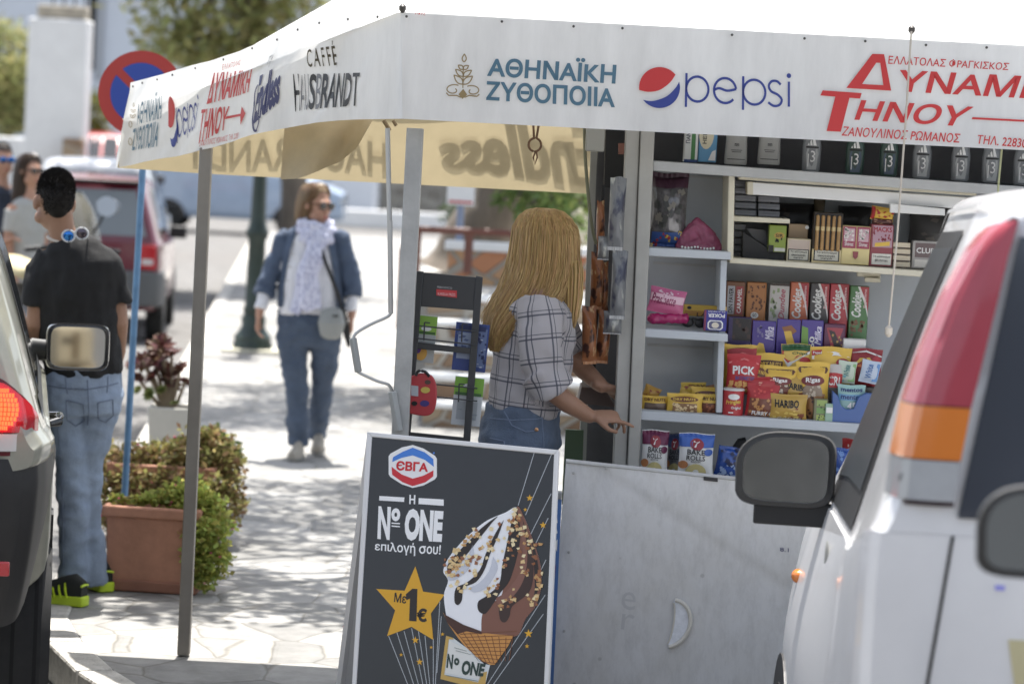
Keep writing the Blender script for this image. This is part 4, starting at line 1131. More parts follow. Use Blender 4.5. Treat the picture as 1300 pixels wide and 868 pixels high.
obj('frame', B().tube([P(866, 406, YL), P(880, 404, YL - .01), P(894, 407, YL)], .004, 6), BLK, t)
nuts = lambda w, top=(.0, .62, 1, .9): [(E_, C(110, 60, 25), (.5, .78, .44, .13)), (T_, YEL, 'DRY NUTS', (.14, .73, .86, .83), {'bold': .04, 'tilt': 0}), (E_, w, (.5, .33, .36, .26)), ('s', C(225, 190, 140), (.25, .2, .75, .45), 18, .045, .9)]
NB = 'yellow dried-nut bags on the left lower shelf'
pouch('nut_bag', 'small yellow nut bag lying at the far left of the lower shelf', 'bag', (812, 489, 834, 508), 10.14, .03, C(200, 150, 30), [('s', C(150, 40, 30), (.1, .1, .9, .8), 10, .08, .8)], tilt=.35)
pouch('nut_bag', 'yellow dried-nut bag with grey contents, leftmost at the front of the lower shelf', 'bag', (813, 502, 848, 524), YL, .04, YEL, [(R_, C(110, 90, 75), (.1, .05, .95, .6)), (T_, C(110, 60, 25), 'DRY NUTS', (.1, .7, .9, .88), {'bold': .04})])
pouch('nut_bag', 'yellow bag of pale cashews, middle of three front nut bags, lower left shelf', 'bag', (845, 499, 892, 526), YL - .02, .045, YEL, [(E_, C(120, 65, 25), (.48, .74, .4, .13)), (T_, YEL, 'DRY NUTS', (.16, .68, .8, .8), {'bold': .04}), (R_, C(150, 110, 70), (.15, .06, .85, .55)), ('s', C(235, 205, 150), (.18, .1, .82, .52), 24, .06, 1.3)])
pouch('nut_bag', 'yellow bag of reddish peanuts beside the red stacked-chip can', 'bag', (884, 500, 917, 527), YL, .04, YEL, [(R_, C(110, 55, 30), (.12, .08, .88, .6)), (T_, C(90, 50, 20), 'DRY NUTS', (.1, .72, .9, .88), {'bold': .04}), ('s', C(165, 95, 55), (.15, .1, .85, .58), 18, .07, 1.1)])
pouch('nut_bag', 'yellow nut bag lying across the back, topmost of the lower left pile', 'bag', (864, 485, 897, 503), 10.16, .03, C(215, 180, 30), [('s', C(150, 60, 30), (.1, .2, .4, .8), 5, .1, .8), (T_, C(120, 70, 20), 'DRY', (.4, .5, .95, .85))], tilt=-.06)
pouch('nut_bag', 'yellow nut bag with a brown banner in the middle of the lower left pile', 'bag', (876, 491, 918, 513), 10.13, .03, YEL, [(E_, C(110, 60, 25), (.5, .55, .42, .25)), (T_, YEL, 'DRY NUTS', (.16, .45, .84, .65), {'bold': .04})])
# ---- bottom shelf
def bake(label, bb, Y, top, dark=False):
    wh = WHT if not dark else C(120, 122, 128)  # dark greys the white film: dimness between the other bags painted in
    return pouch('bake_roll_bag', label, 'bag', bb, Y, .07, wh, [(R_, top, (.0, .70, 1, .985), 'header'), (E_, C(150, 25, 45), (.5, .76, .2, .13)), (T_, WHT, '7', (.4, .69, .58, .83), {'bold': .05}),
        (E_, top, (.85, .6, .13, .08)), (T_, BLK, 'BAKE', (.22, .53, .74, .65), {'bold': .016}), (T_, BLK, 'ROLLS', (.2, .405, .76, .515), {'bold': .016}), (T_, DGR, 'BACON', (.34, .36, .62, .395)),
        (E_, C(205, 190, 120), (.5, .14, .3, .19)), (E_, WHT, (.5, .14, .09, .06)), (E_, C(190, 120, 60), (.12, .3, .14, .09))], rough=.3)
bake('white bake-roll bag with a dark purple top at the left of the bottom shelf', (812, 545, 847, 604), 10.0, C(105, 22, 70))
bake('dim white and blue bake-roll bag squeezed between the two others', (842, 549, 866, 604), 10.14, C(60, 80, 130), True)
bake('white bake-roll bag with a blue top, rightmost of the bottom shelf bags', (859, 549, 905, 606), 9.98, C(50, 100, 190))
pouch('blue_snack_bag', 'crinkled blue shiny snack bag half hidden behind the van mirror', 'bag', (904, 566, 938, 608), 10.02, .06, M('blue_foil', hexc(40, 75, 150), .2, coat=.5, var=.4, vs=50), [('s', C(150, 175, 215), (.1, .05, .9, .5), 16, .09, .8), ('s', C(30, 40, 80), (.1, .4, .9, .95), 14, .09, .8)], seed=9, tilt=.15)
t = thing('folded_umbrella', 'small black folded item standing behind the crinkled blue bag', 'umbrella', P(938, 604, 10.2))
obj('handle', B().tube([P(926, 580, 10.2), P(940, 560, 10.2), P(947, 558, 10.2)], [.012, .014, .01], 8), BLK, t)
obj('cover', B().tube([P(922, 604, 10.2), P(926, 580, 10.2)], .018, 8), BLK, t)
pouch('blue_snack_bag', 'blue crinkled snack bag visible in the gap right of the van mirror', 'bag', (1056, 568, 1082, 612), 10.02, .06, M('blue_foil', (0, 0, 0)), [('s', C(110, 150, 215), (.1, .1, .9, .9), 20, .09, .8)], seed=19)
pouch('red_snack_bag', 'small red snack bag top standing behind the blue bag right of the van mirror', 'bag', (1066, 556, 1090, 612), 10.2, .05, REDB, [('s', C(230, 210, 200), (.1, .3, .9, .9), 8, .08, .8)])
# ---- cigarettes and cigars
YC = 10.2
sil = M('pack_silver', (.16, .165, .18), .35, metal=.2)
for r in range(5):
    for k in range(2):
        if r == 0 and k == 1: continue
        y1 = 274 - (4 - r) * 9.2 + k * 1.4; x0 = 932 + k * 30
        col = 'left' if k == 0 else 'right'
        nm = ['topmost', 'second from the top', 'third from the top', 'fourth from the top', 'bottom one'][r] if k == 0 else ['', 'topmost', 'second from the top', 'third from the top', 'bottom one'][r]
        t = thing('cigarette_pack', 'silver cigarette pack, %s in the %s stack on the small shelf' % (nm, col), 'cigarette pack', P(x0 + 14, y1, YC), group='cigarette packs on the small cream shelf')
        obj('pack', B().box(-.039, .039, 0, .055, 0, .022), sil, t, world=False, bevel=.002)
        obj('foil_edge', B().box(-.036, .036, -.001, 0, .003, .009), C(140, 142, 150, .3), t, world=False)
for r in range(5):
    y1 = 328 - (4 - r) * 9
    t = thing('cigarette_pack', 'dark grey cigarette pack, %s in the stack behind the black wedge' % ['topmost', 'second from the top', 'middle one', 'second from the bottom', 'bottom one'][r], 'cigarette pack', P(938, y1, YC + .06), group='cigarette packs behind the black wedge')
    obj('pack', B().box(-.025, .025, 0, .055, 0, .022), sil, t, world=False, bevel=.002)
    obj('foil_edge', B().box(-.022, .022, -.001, 0, .003, .009), C(120, 122, 128, .3), t, world=False)
t = thing('black_wedge_holder', 'black wedge-shaped pack holder on the cigar shelf', 'holder', P(970, 331, 10.15))
obj('body', B().prism([yplane(10.15)(x, y) for x, y in ((943, 294), (976, 316), (978, 300), (997, 302), (996, 333), (942, 329))], V((0, .05, 0))), M('black_card', (.008, .008, .009), .5), t, bevel=.002)
obj('grey_flap', B().prism([yplane(10.22)(x, y) for x, y in ((948, 290), (972, 292), (976, 314), (955, 300))], V((0, .004, 0))), C(110, 110, 112), t, smooth=False)
carton('cigarillo_pack', 'lime green cigarillo pack standing on the black wedge', 'pack', (975, 286, 997, 320), 10.13, .04, C(135, 155, 35), [(E_, C(190, 150, 30), (.6, .62, .3, .12)), (T_, BLK, 'SIR', (.38, .56, .82, .68)), ('s', BLK, (.4, .38, .8, .5), 6, .05, 1), (R_, BLK, (.0, .0, .3, .25)), (R_, C(200, 200, 190), (.35, .03, .97, .16))])
warn = [(R_, BLK, (.06, .05, .94, .37)), (R_, C(215, 212, 195), (.1, .075, .9, .345)), (T_, BLK, 'Το κάπνισμα', (.15, .25, .85, .32)), (T_, BLK, 'σκοτώνει', (.2, .17, .8, .235)), (T_, BLK, 'αργά', (.3, .1, .7, .155))]
t = carton('cigar_carton', 'cream cigar carton with a boxed warning, left of the open cigar case', 'carton', (998, 303, 1028, 333), 10.14, .06, C(220, 205, 165), [(R_, C(200, 180, 165), (.05, .5, .95, .95))] + [(k[0], k[1]) + ((k[2], tuple(q * (1.55 if i % 2 else 1) for i, q in enumerate(k[3]))) if k[0] == 't' else (tuple(q * (1.5 if i % 2 else 1) for i, q in enumerate(k[2])),)) for k in warn])
obj('open_lid', B().box(-.035, .035, .055, .06, .083, .135), C(175, 145, 105), t, world=False, bevel=.002)
obj('badge', B().lathe([(.007, 0), (.007, .003)], (.03, .05, .125), 10, axis=V((0, -1, 0))), WHT, t, world=False)
t = carton('cigar_case', 'open dark cigar case showing five brown cigars above a boxed warning', 'carton', (1030, 270, 1067, 334), 10.13, .05, C(60, 45, 30), [(R_, C(228, 208, 150), (0, 0, 1, .27)), (R_, C(25, 18, 14), (.04, .3, .96, .98))] + [(k[0], k[1]) + ((k[2], tuple((q * .72 if i % 2 else q) for i, q in enumerate(k[3]))) if k[0] == 't' else (tuple((q * .72 if i % 2 else q) for i, q in enumerate(k[2])),)) for k in warn])
wd_ = 37 / sc(10.13)
for k in range(5):
    x = (-.5 + .13 + k * .185) * wd_
    g = obj('cigar', B().tube([(x, -.008, .05), (x, -.008, .165)], [.0068, .0062], 10, rnd=True), M('cigar_leaf', hexc(165, 130, 85), .6, var=.25, vs=60), t, world=False)
    obj('band', B().tube([(x, -.008, .115), (x, -.008, .13)], .0074, 10), C(215, 190, 130), g, world=False)
wp = lambda u0, u1: [(R_, C(165, 55, 85), (u0, .42, u1, .98)), (R_, C(210, 170, 180), (u0 + .05, .6, u1 - .05, .93)), ('s', C(240, 230, 225), (u0 + .08, .62, u1 - .08, .92), 16, .05, .8), (T_, C(240, 225, 225), 'Shiraz', (u0 + .08, .48, u1 - .08, .58))]
carton('cigarillo_tray', 'cream tray holding two pink flower-printed packs', 'tray', (1067, 287, 1103, 336), 10.13, .06, C(232, 212, 140), wp(.02, .49) + wp(.52, .98) + [(P_, C(150, 60, 70), [(.4, .34), (.6, .34), (.58, .2), (.5, .14), (.42, .2)], 'crest')])
t = carton('gum_box', 'red and mauve sweet box with a white warning panel beside the pull cord', 'box', (1103, 285, 1132, 338), 10.13, .05, C(150, 60, 70), [(R_, C(190, 150, 165), (.1, .45, .95, .97)), (T_, C(170, 25, 50), 'MACKS', (.12, .82, .92, .94), {'bold': .04}), ('s', C(150, 40, 60), (.12, .62, .9, .8), 12, .05, .8), (P_, YEL, [(.2, .55), (.85, .6), (.85, .5), (.2, .46)]), (R_, C(225, 222, 210), (.1, .04, .95, .3)), (T_, BLK, 'Το κάπνισμα', (.15, .2, .9, .26)), (T_, BLK, 'βλάπτει', (.25, .1, .8, .17))])
pouch('sweet_bag', 'small yellow and red sweet bag lying on top of the mauve box', 'bag', (1104, 263, 1134, 280), 10.15, .04, YEL, [('s', REDB, (.2, .25, .95, .75), 12, .09, .8), (R_, REDB, (0, .05, .15, .95))], tilt=.1)
pouch('sweet_bag', 'dark brown sweet bag under the small yellow and red one', 'bag', (1106, 275, 1134, 287), 10.15, .03, C(90, 40, 35), [('s', C(180, 130, 100), (.1, .25, .9, .75), 10, .08, .8)])
for r in range(4):
    t = thing('cream_pack', 'cream flat pack, %s in the stack right of the pull cord' % ['topmost', 'second from the top', 'third from the top', 'bottom one'][r], 'pack', P(1144.5, 340 - (3 - r) * 8.2, 10.14), group='cream packs right of the pull cord')
    obj('pack', B().box(-.031, .031, 0, .05, 0, .021), C(215, 200, 170), t, world=False, bevel=.0015)
    obj('dark_edge', B().box(-.031, .031, -.0012, 0, .0005, .004), C(70, 50, 40), t, world=False)
carton('grey_tobacco_box', 'grey printed tobacco box at the right end of the cigar shelf behind the van roof', 'box', (1157, 306, 1190, 341), 10.14, .05, C(170, 165, 160), [(R_, C(110, 90, 90), (.1, .4, .9, .92)), (T_, WHT, 'CLUB', (.15, .55, .85, .75)), (R_, C(215, 210, 200), (.1, .05, .9, .32))])
# dim shapes deeper on that shelf
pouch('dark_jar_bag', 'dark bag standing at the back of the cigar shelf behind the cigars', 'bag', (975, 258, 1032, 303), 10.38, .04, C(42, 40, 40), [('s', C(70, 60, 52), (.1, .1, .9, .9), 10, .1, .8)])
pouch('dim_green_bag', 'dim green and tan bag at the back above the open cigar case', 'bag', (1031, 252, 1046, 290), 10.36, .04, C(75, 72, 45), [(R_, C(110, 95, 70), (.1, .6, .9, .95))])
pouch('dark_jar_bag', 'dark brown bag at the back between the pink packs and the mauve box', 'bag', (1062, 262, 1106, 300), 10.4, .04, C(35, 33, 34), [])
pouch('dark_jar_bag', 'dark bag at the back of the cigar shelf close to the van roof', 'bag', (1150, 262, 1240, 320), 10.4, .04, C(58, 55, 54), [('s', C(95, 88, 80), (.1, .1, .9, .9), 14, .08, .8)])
# ---- biscuits
YK = 10.31
carton('biscuit_box', 'brown biscuit box with two upright printed words at the left of the back row', 'box', (918, 357, 942, 440), YK, .05, C(135, 85, 50), [(R_, C(185, 185, 190), (.08, .5, .45, .93)), (R_, C(175, 60, 60), (.52, .5, .9, .93)), (T_, BLK, 'DIN FAVER', (.15, .52, .38, .9), {'rot': 1}), (T_, WHT, 'CARAMEL', (.6, .52, .82, .9), {'rot': 1})])
carton('biscuit_box', 'orange-tan biscuit box with printed rows beside the brown one', 'box', (944, 358, 969, 442), YK, .05, C(190, 120, 45), [('s', C(110, 60, 30), (.08, .55, .92, .95), 34, .06, .35), (E_, WHT, (.45, .5, .2, .05)), (T_, BLK, 'GO', (.35, .48, .55, .53))])
carton('biscuit_box', 'white biscuit box with faint pink print left of the cookie boxes', 'box', (973, 360, 998, 442), YK, .05, C(205, 200, 195), [(R_, C(60, 40, 35), (0, .97, 1, 1)), ('s', C(150, 170, 120), (.1, .5, .5, .9), 14, .07, .5), (T_, C(190, 90, 110), 'Dundee', (.5, .45, .8, .92), {'rot': 1, 'shear': .3})])
ck_cols = [('orange', (1000, 358, 1023, 437), C(215, 110, 65), 'orange and red'), ('grey', (1025, 359, 1049, 439), C(70, 68, 70), 'dark grey and red'), ('red', (1050, 360, 1074, 440), C(195, 45, 60), 'pinkish red'), ('green', (1076, 363, 1100, 431), C(70, 125, 65), 'green')]
for nm, bb, col, w in ck_cols:
    carton('cookie_box', '%s cookie box with upright white lettering in the back row' % w, 'box', bb, YK if nm != 'green' else YK - .02, .05, col, [(P_, C(180, 30, 45), [(.5, .99), (.98, .99), (.98, .45), (.8, .7)]), (P_, WHT, [(.38, .99), (.5, .99), (.85, .72), (.98, .5), (.98, .42), (.8, .66)]), (T_, WHT, 'Cookies', (.1, .42, .62, .9), {'rot': 1, 'shear': .3, 'bold': .03}), (T_, C(240, 200, 200), 'Papadima', (.72, .6, .9, .95), {'rot': 1}), ('s', C(130, 85, 45), (.15, .08, .85, .35), 20, .09, .45)], group='cookie boxes in the back row')
carton('white_tag_box', 'small white tag box under the green cookie box', 'box', (1070, 430, 1099, 446), 10.2, .03, WHT, [(R_, C(200, 200, 200), (.02, .9, .98, .99))])
YM = 10.22
PURP = C(75, 55, 150)
carton('chocolate_box', 'dark purple chocolate box with a black window, leftmost in the chocolate row', 'box', (922, 402, 952, 452), YM, .03, C(55, 40, 100), [(R_, C(25, 20, 25), (.2, .4, .98, .97)), ('s', C(70, 45, 40), (.25, .45, .95, .9), 7, .1, .8), (R_, C(70, 60, 130), (.02, .02, .98, .1))])
carton('chocolate_bar', 'purple chocolate bar with a white script word and a yellow shape', 'bar', (953, 407, 983, 455), YM, .02, PURP, [(T_, C(225, 220, 240), 'Milka', (.55, .5, .92, .85), {'rot': 1, 'shear': .3}), ('s', C(130, 120, 170), (.15, .55, .5, .85), 8, .06, .8), (P_, YEL, [(.2, .3), (.32, .42), (.5, .4), (.62, .15), (.7, .02), (.25, .02)])])
carton('chocolate_bar', 'purple chocolate bar with a tall yellow shape in the middle of the row', 'bar', (984, 405, 1014, 457), YM, .02, PURP, [(P_, C(150, 90, 30), [(.2, .8), (.6, .86), (.85, .72), (.6, .6), (.3, .7)]), (P_, YEL, [(.3, .7), (.6, .72), (.82, .35), (.85, .1), (.6, .06), (.45, .4)])])
carton('chocolate_bar', 'purple and green chocolate bar with white script beside the red-violet box', 'bar', (1015, 406, 1043, 458), YM, .02, PURP, [(P_, C(110, 160, 50), [(.02, .85), (.3, .8), (.35, .4), (.2, .05), (.02, .02)]), (T_, C(230, 225, 245), 'Milka', (.62, .4, .92, .85), {'rot': 1, 'shear': .3}), (T_, WHT, '60', (.38, .3, .62, .6), {'rot': 1})])
carton('chocolate_box', 'red-violet chocolate box with a printed black bottle, rightmost in the chocolate row', 'box', (1044, 411, 1071, 460), YM, .03, C(95, 25, 75), [(P_, C(170, 35, 60), [(.1, .9), (.9, .9), (.55, .3), (.4, .3)]), (P_, C(30, 18, 30), [(.2, .85), (.5, .8), (.85, .4), (.55, .35)]), ('s', C(190, 150, 60), (.3, .4, .85, .8), 7, .05, .7)])
# ---- crisps and nuts
YN = 10.12
pouch('nut_bag', 'yellow nut bag with a brown banner behind the red stick bag', 'bag', (916, 437, 958, 495), YN + .03, .04, YEL, [(E_, C(110, 60, 25), (.5, .85, .42, .09)), (T_, YEL, 'DRY NUTS', (.14, .81, .86, .89), {'bold': .04})])
pouch('nut_bag', 'yellow nut bag with a dark brown band right of the red stick bag', 'bag', (957, 448, 994, 497), YN + .03, .04, YEL, [(R_, C(90, 50, 25), (.05, .62, .95, .82)), (T_, YEL, 'DRY NUTS', (.1, .67, .9, .78), {'bold': .04})])
pouch('crisp_bag', 'green-topped crisp bag with a red and white wave behind the front nut bags', 'bag', (990, 436, 1028, 495), YN + .04, .05, C(235, 195, 70), [(R_, C(30, 90, 45), (.02, .86, .98, .99), 'header'), (P_, REDB, [(.02, .86), (.98, .86), (.6, .74), (.2, .6), (.02, .72)]), (P_, WHT, [(.02, .72), (.2, .6), (.6, .74), (.98, .86), (.98, .8), (.6, .68), (.2, .5)]), (T_, C(60, 110, 50), 'Chips', (.35, .76, .9, .83)), (E_, REDB, (.82, .64, .2, .09)), (E_, C(225, 160, 60), (.45, .3, .3, .15))], tilt=-.03)
pouch('crisp_bag', 'yellow crisp bag with a red oval emblem above the mint display', 'bag', (1024, 440, 1079, 497), YN + .04, .05, YEL, [(P_, WHT, [(.05, .85), (.6, .9), (.98, .8), (.6, .82), (.05, .72)]), (P_, REDB, [(.05, .92), (.3, .93), (.25, .84), (.05, .8)]), (T_, WHT, 'Papad', (.08, .83, .28, .9)), (E_, C(175, 25, 45), (.8, .66, .17, .11)), (T_, WHT, 'Marva', (.7, .63, .9, .7)), (E_, C(225, 160, 60), (.4, .4, .3, .2))])
pouch('crisp_bag', 'red crisp bag with a yellow leaf shape right of the yellow crisp bag', 'bag', (1075, 442, 1118, 497), YN + .05, .05, C(150, 25, 35), [(P_, YEL, [(.1, .6), (.3, .78), (.6, .8), (.7, .72), (.5, .55)]), (P_, C(220, 110, 30), [(.2, .6), (.45, .72), (.6, .68), (.4, .55)]), (E_, C(190, 40, 50), (.82, .7, .16, .14)), (P_, WHT, [(.02, .9), (.5, .95), (.98, .85), (.98, .82), (.5, .91)])])
YF = 10.06
pouch('stick_bag', 'red bag of bread sticks with white lettering, left of the crowded front row', 'bag', (920, 449, 964, 500), YN - .03, .05, C(195, 25, 35), [(P_, C(225, 110, 110), [(.05, .8), (.5, .9), (.95, .8), (.95, .76), (.5, .86), (.05, .76)]), (T_, WHT, 'PICK', (.16, .5, .84, .71), {'bold': .05}), (T_, C(70, 80, 150), 'BATONETTES', (.25, .36, .84, .46), {'bold': .03}), ('s', C(220, 160, 80), (.05, .05, .6, .3), 20, .06, 1.4)])
for lab, bb, wd in (('yellow nut bag with brown banner and a maroon oval, left of the grey-seeded one', (966, 464, 1010, 512), C(110, 50, 35)), ('yellow bag of grey sunflower seeds with a maroon oval word', (1007, 459, 1051, 520), C(150, 130, 110))):
    pouch('nut_bag', lab, 'bag', bb, YN - .03, .045, YEL, [(P_, C(95, 50, 25), [(.1, .78), (.9, .78), (.95, .86), (.9, .91), (.1, .9), (.05, .84)]), (T_, YEL, 'DRY NUTS', (.14, .79, .86, .89), {'bold': .05}), (E_, wd, (.5, .32, .32, .28)), (E_, C(120, 30, 30), (.5, .62, .36, .11)), (T_, WHT, 'Rigas', (.28, .56, .72, .69), {'bold': .03}), ('s', C(200, 185, 165), (.28, .12, .74, .5), 26, .04, .8)])
t = thing('crisp_can', 'short red paper can of stacked crisps with a white lid', 'can', P(929.5, 527, YF))
rr_ = 13.5 / sc(YF)
obj('can', B().lathe([(rr_ * .98, 0), (rr_, .004), (rr_, .088), (rr_ * .98, .091)], seg=24), C(190, 30, 40), t, world=False)
obj('lid', B().lathe([(rr_ * 1.03, .09), (rr_ * 1.03, .096), (rr_ * .9, .098)], seg=24), C(215, 215, 212), t, world=False)
cf = lambda u, v, o: V((rr_ * math.sin((u - .5) * 2.4), -rr_ * math.cos((u - .5) * 2.4) - o, v * .088))
decor(t, [(E_, WHT, (.5, .78, .24, .12)), (T_, YEL, 'Pringles', (.18, .45, .8, .66), {'bold': .03, 'tilt': .06}), (T_, WHT, 'Original', (.4, .26, .82, .4), {'bold': .02}), (R_, WHT, (.3, .12, .5, .17))], cf)
pouch('sweet_bag', 'red and brown toffee sweet bag between the crisp can and the gold bear bags', 'bag', (944, 487, 986, 532), YF, .05, C(185, 25, 35), [(R_, C(120, 60, 35), (.08, .08, .92, .6)), ('s', C(200, 140, 70), (.1, .1, .9, .58), 22, .06, .9), (T_, WHT, 'FURRY C', (.2, .12, .85, .24), {'bold': .04}), ('s', C(220, 70, 60), (.1, .68, .9, .9), 8, .05, .8)], tilt=.05)
GLD = C(195, 155, 45, .3)
pouch('sweet_bag', 'gold sweet bag with black capital lettering, upper one of the two', 'bag', (985, 474, 1028, 516), YF + .03, .045, GLD, [(T_, BLK, 'HARIBO', (.14, .52, .9, .72), {'bold': .05, 'tilt': -.06}), ('s', C(120, 40, 30), (.1, .1, .9, .45), 10, .07, .8)], tilt=.06)
pouch('sweet_bag', 'gold sweet bag with black capital lettering, lower front one of the two', 'bag', (976, 500, 1024, 534), YF - .02, .045, GLD, [(T_, BLK, 'HARIBO', (.1, .5, .78, .8), {'bold': .05}), ('s', C(225, 195, 80), (.1, .1, .9, .4), 14, .07, .8), ('s', C(130, 60, 30), (.5, .1, .95, .5), 8, .07, .8), (T_, C(230, 225, 200), 'Goldbeer', (.2, .05, .85, .16))])
carton('candy_tube', 'slim pack of green candy squares in front of the gold bags', 'pack', (1032, 506, 1050, 536), YF - .02, .03, C(120, 120, 85), [(R_, C(150, 175, 80), (.2, .7, .92, .95)), (R_, C(110, 160, 70), (.2, .38, .92, .63)), (R_, C(160, 180, 70), (.2, .06, .92, .32)), ('s', C(70, 100, 40), (.25, .1, .88, .9), 12, .08, .6)])
t = thing('mint_display', 'blue and black counter display holding bags of mints beside the van window', 'display', P(1076, 540, YF))
obj('stand', B().prism([yplane(10.1)(x, y) for x, y in ((1050, 478), (1060, 481), (1068, 490), (1112, 492), (1118, 540), (1050, 537))], V((0, .05, 0))), BLK, t, bevel=.002)
fb_ = [(1057, 496), (1064, 502), (1068, 515), (1075, 520), (1084, 519), (1090, 504), (1100, 499), (1112, 500), (1112, 538), (1056, 535)]
obj('tray', B().prism([yplane(10.03)(x, y) for x, y in fb_], V((0, .04, 0))), C(50, 95, 165), t, bevel=.002)
for lab, bb, Y, c1, items, tl in (('pale green and blue mint bag in the front of the mint display', (1061, 488, 1097, 528), 10.065, C(150, 195, 190), [(T_, C(30, 55, 120), 'mentos', (.1, .78, .9, .9), {'bold': .04}), (R_, C(105, 165, 205), (.03, .5, .97, .7)), (T_, C(30, 55, 120), 'mentos', (.1, .54, .9, .68), {'bold': .04}), (T_, WHT, '45', (.35, .2, .7, .45), {'bold': .03})], 0),
                                 ('white and green mint bag tilted at the top of the mint display', (1061, 458, 1085, 486), 10.12, C(200, 215, 195), [(P_, C(130, 185, 110), [(.6, .1), (.95, .1), (.95, .9), (.8, .9)]), (T_, C(50, 130, 130), 'White', (.3, .3, .65, .85), {'rot': 1}), ('s', C(110, 180, 190), (.1, .1, .5, .4), 6, .08, .8)], .08),
                                 ('white and light blue mint bag tilted at the right top of the mint display', (1089, 457, 1114, 486), 10.12, C(195, 210, 230), [(T_, C(50, 110, 180), 'White', (.25, .2, .6, .85), {'rot': 1}), (P_, C(90, 150, 215), [(.65, .1), (.95, .1), (.95, .9), (.8, .9)])], .15)):
    pouch('mint_bag', lab, 'bag', bb, Y, .02, c1, items, tilt=tl)
# ---- snack bags hanging on the kiosk flank
def foilmix(name, ca, cb, cc, scale):
    m, n, l, p = nodes(name)
    tc = n.new('ShaderNodeTexCoord'); t = n.new('ShaderNodeTexNoise'); t.inputs['Scale'].default_value = scale; t.inputs['Detail'].default_value = 3
    mp = n.new('ShaderNodeMapping'); mp.inputs['Scale'].default_value = (1.6, 1, .7); mp.inputs['Rotation'].default_value = (0, .6, 0)
    l.new(tc.outputs['Object'], mp.inputs[0]); l.new(mp.outputs[0], t.inputs['Vector'])
    r = n.new('ShaderNodeValToRGB'); r.color_ramp.elements[0].position = .38; r.color_ramp.elements[0].color = tuple(ca) + (1,); r.color_ramp.elements[1].position = .66; r.color_ramp.elements[1].color = tuple(cc) + (1,)
    e = r.color_ramp.elements.new(.46); e.color = tuple(cb) + (1,); e2 = r.color_ramp.elements.new(.6); e2.color = tuple(cb) + (1,)
    l.new(t.outputs[0], r.inputs[0]); l.new(r.outputs[0], p.inputs['Base Color']); p.inputs['Roughness'].default_value = .3
    return m
CRO = foilmix('croissant_film', hexc(60, 32, 25), hexc(142, 90, 56), hexc(190, 160, 120), 26)
hangs = [((738, 388, 758, 462), 10.0, CRO, 'lowest left orange croissant bag hanging on the kiosk flank'), ((754, 393, 772, 461), 10.05, CRO, 'lowest right orange croissant bag hanging beside the kiosk post'),
         ((748, 320, 765, 393), 10.06, CRO, 'orange croissant bag in the middle of the hanging strip'), ((758, 332, 772, 398), 10.1, CRO, 'shaded tan croissant bag behind the middle orange one'), ((757, 255, 767, 322), 10.12, CRO, 'uppermost narrow orange bag on the hanging strip')]
for bb, Y, col, lab in hangs:
    pouch('croissant_bag', lab, 'bag', bb, Y, .06, col, [(R_, C(190, 130, 80), (.05, .0, .95, .05), 'seam')], group='orange bags hanging on the kiosk flank', rz=.35, tilt=random.uniform(-.06, .06))
sil2 = foilmix('silver_blue_foil', hexc(60, 62, 78), hexc(112, 114, 116), hexc(165, 166, 158), 16)
for bb, Y, lab in (((770, 225, 791, 318), 9.93, 'upper long silver-blue snack bag hanging next to the kiosk post'), ((773, 318, 793, 405), 9.93, 'lower long silver-blue snack bag hanging next to the kiosk post'), ((758, 300, 773, 330), 9.95, 'small silver-blue snack bag end beside the orange bags'), ((765, 395, 789, 424), 9.96, 'short silver-blue snack bag with a white seam at the bottom of the hanging row')):
    pouch('silver_snack_bag', lab, 'bag', bb, Y, .07, sil2, [(R_, C(185, 185, 185), (.02, .0, .98, .05), 'seam')], group='silver-blue bags hanging by the kiosk post')
t = thing('hook_strip', 'black hanging strip with a small brown tag holding the snack bags', 'strip', P(766, 465, 10.18))
obj('strip', B().prism([yplane(10.15)(x, y) for x, y in ((764, 235), (768, 235), (756, 470), (752, 470))], V((0, .01, 0))), BLK, t, smooth=False)
obj('tag', B().prism([yplane(10.0)(x, y) for x, y in ((785, 182), (793, 182), (792, 196), (785, 196))], V((0, .01, 0))), C(110, 60, 40), t, smooth=False)

# =================================================================== sandwich board
a, c, d = P(470, 550, 9.30), P(705, 573, 9.10), P(447, 960, 9.12)
bp = plane3(a, c, d)
sb = thing('sandwich_board', 'black ice-cream advertising A-board with a white frame and a big cone picture', 'sandwich board', V((G(560, 960).x, 9.3, .003)))
q4 = [(466, 548), (709, 571), (692, 985), (441, 968)]
nrm = (c - a).cross(d - a).normalized()
if nrm.y < 0: nrm = -nrm
WF = M('board_frame_white', (.74, .74, .74), .35)
def ring(b, o4, i4, pl, off, th):
    o_ = [pl(x, y, off) for x, y in o4]; i_ = [pl(x, y, off) for x, y in i4]
    for k in range(4):
        b.prism([o_[k], o_[(k + 1) % 4], i_[(k + 1) % 4], i_[k]], nrm * th)
i4 = [(472.5, 554.5), (703.5, 577), (686, 974), (447, 960)]
rb_ = B(); ring(rb_, q4, i4, bp, .004, .022); obj('frame', rb_, WF, sb, bevel=.003)
obj('poster', B().prism([bp(x, y, .0) for x, y in i4], nrm * .012), M('poster_black', (.020, .021, .026), .25, coat=.12, var=.15, vs=3), sb, smooth=False)
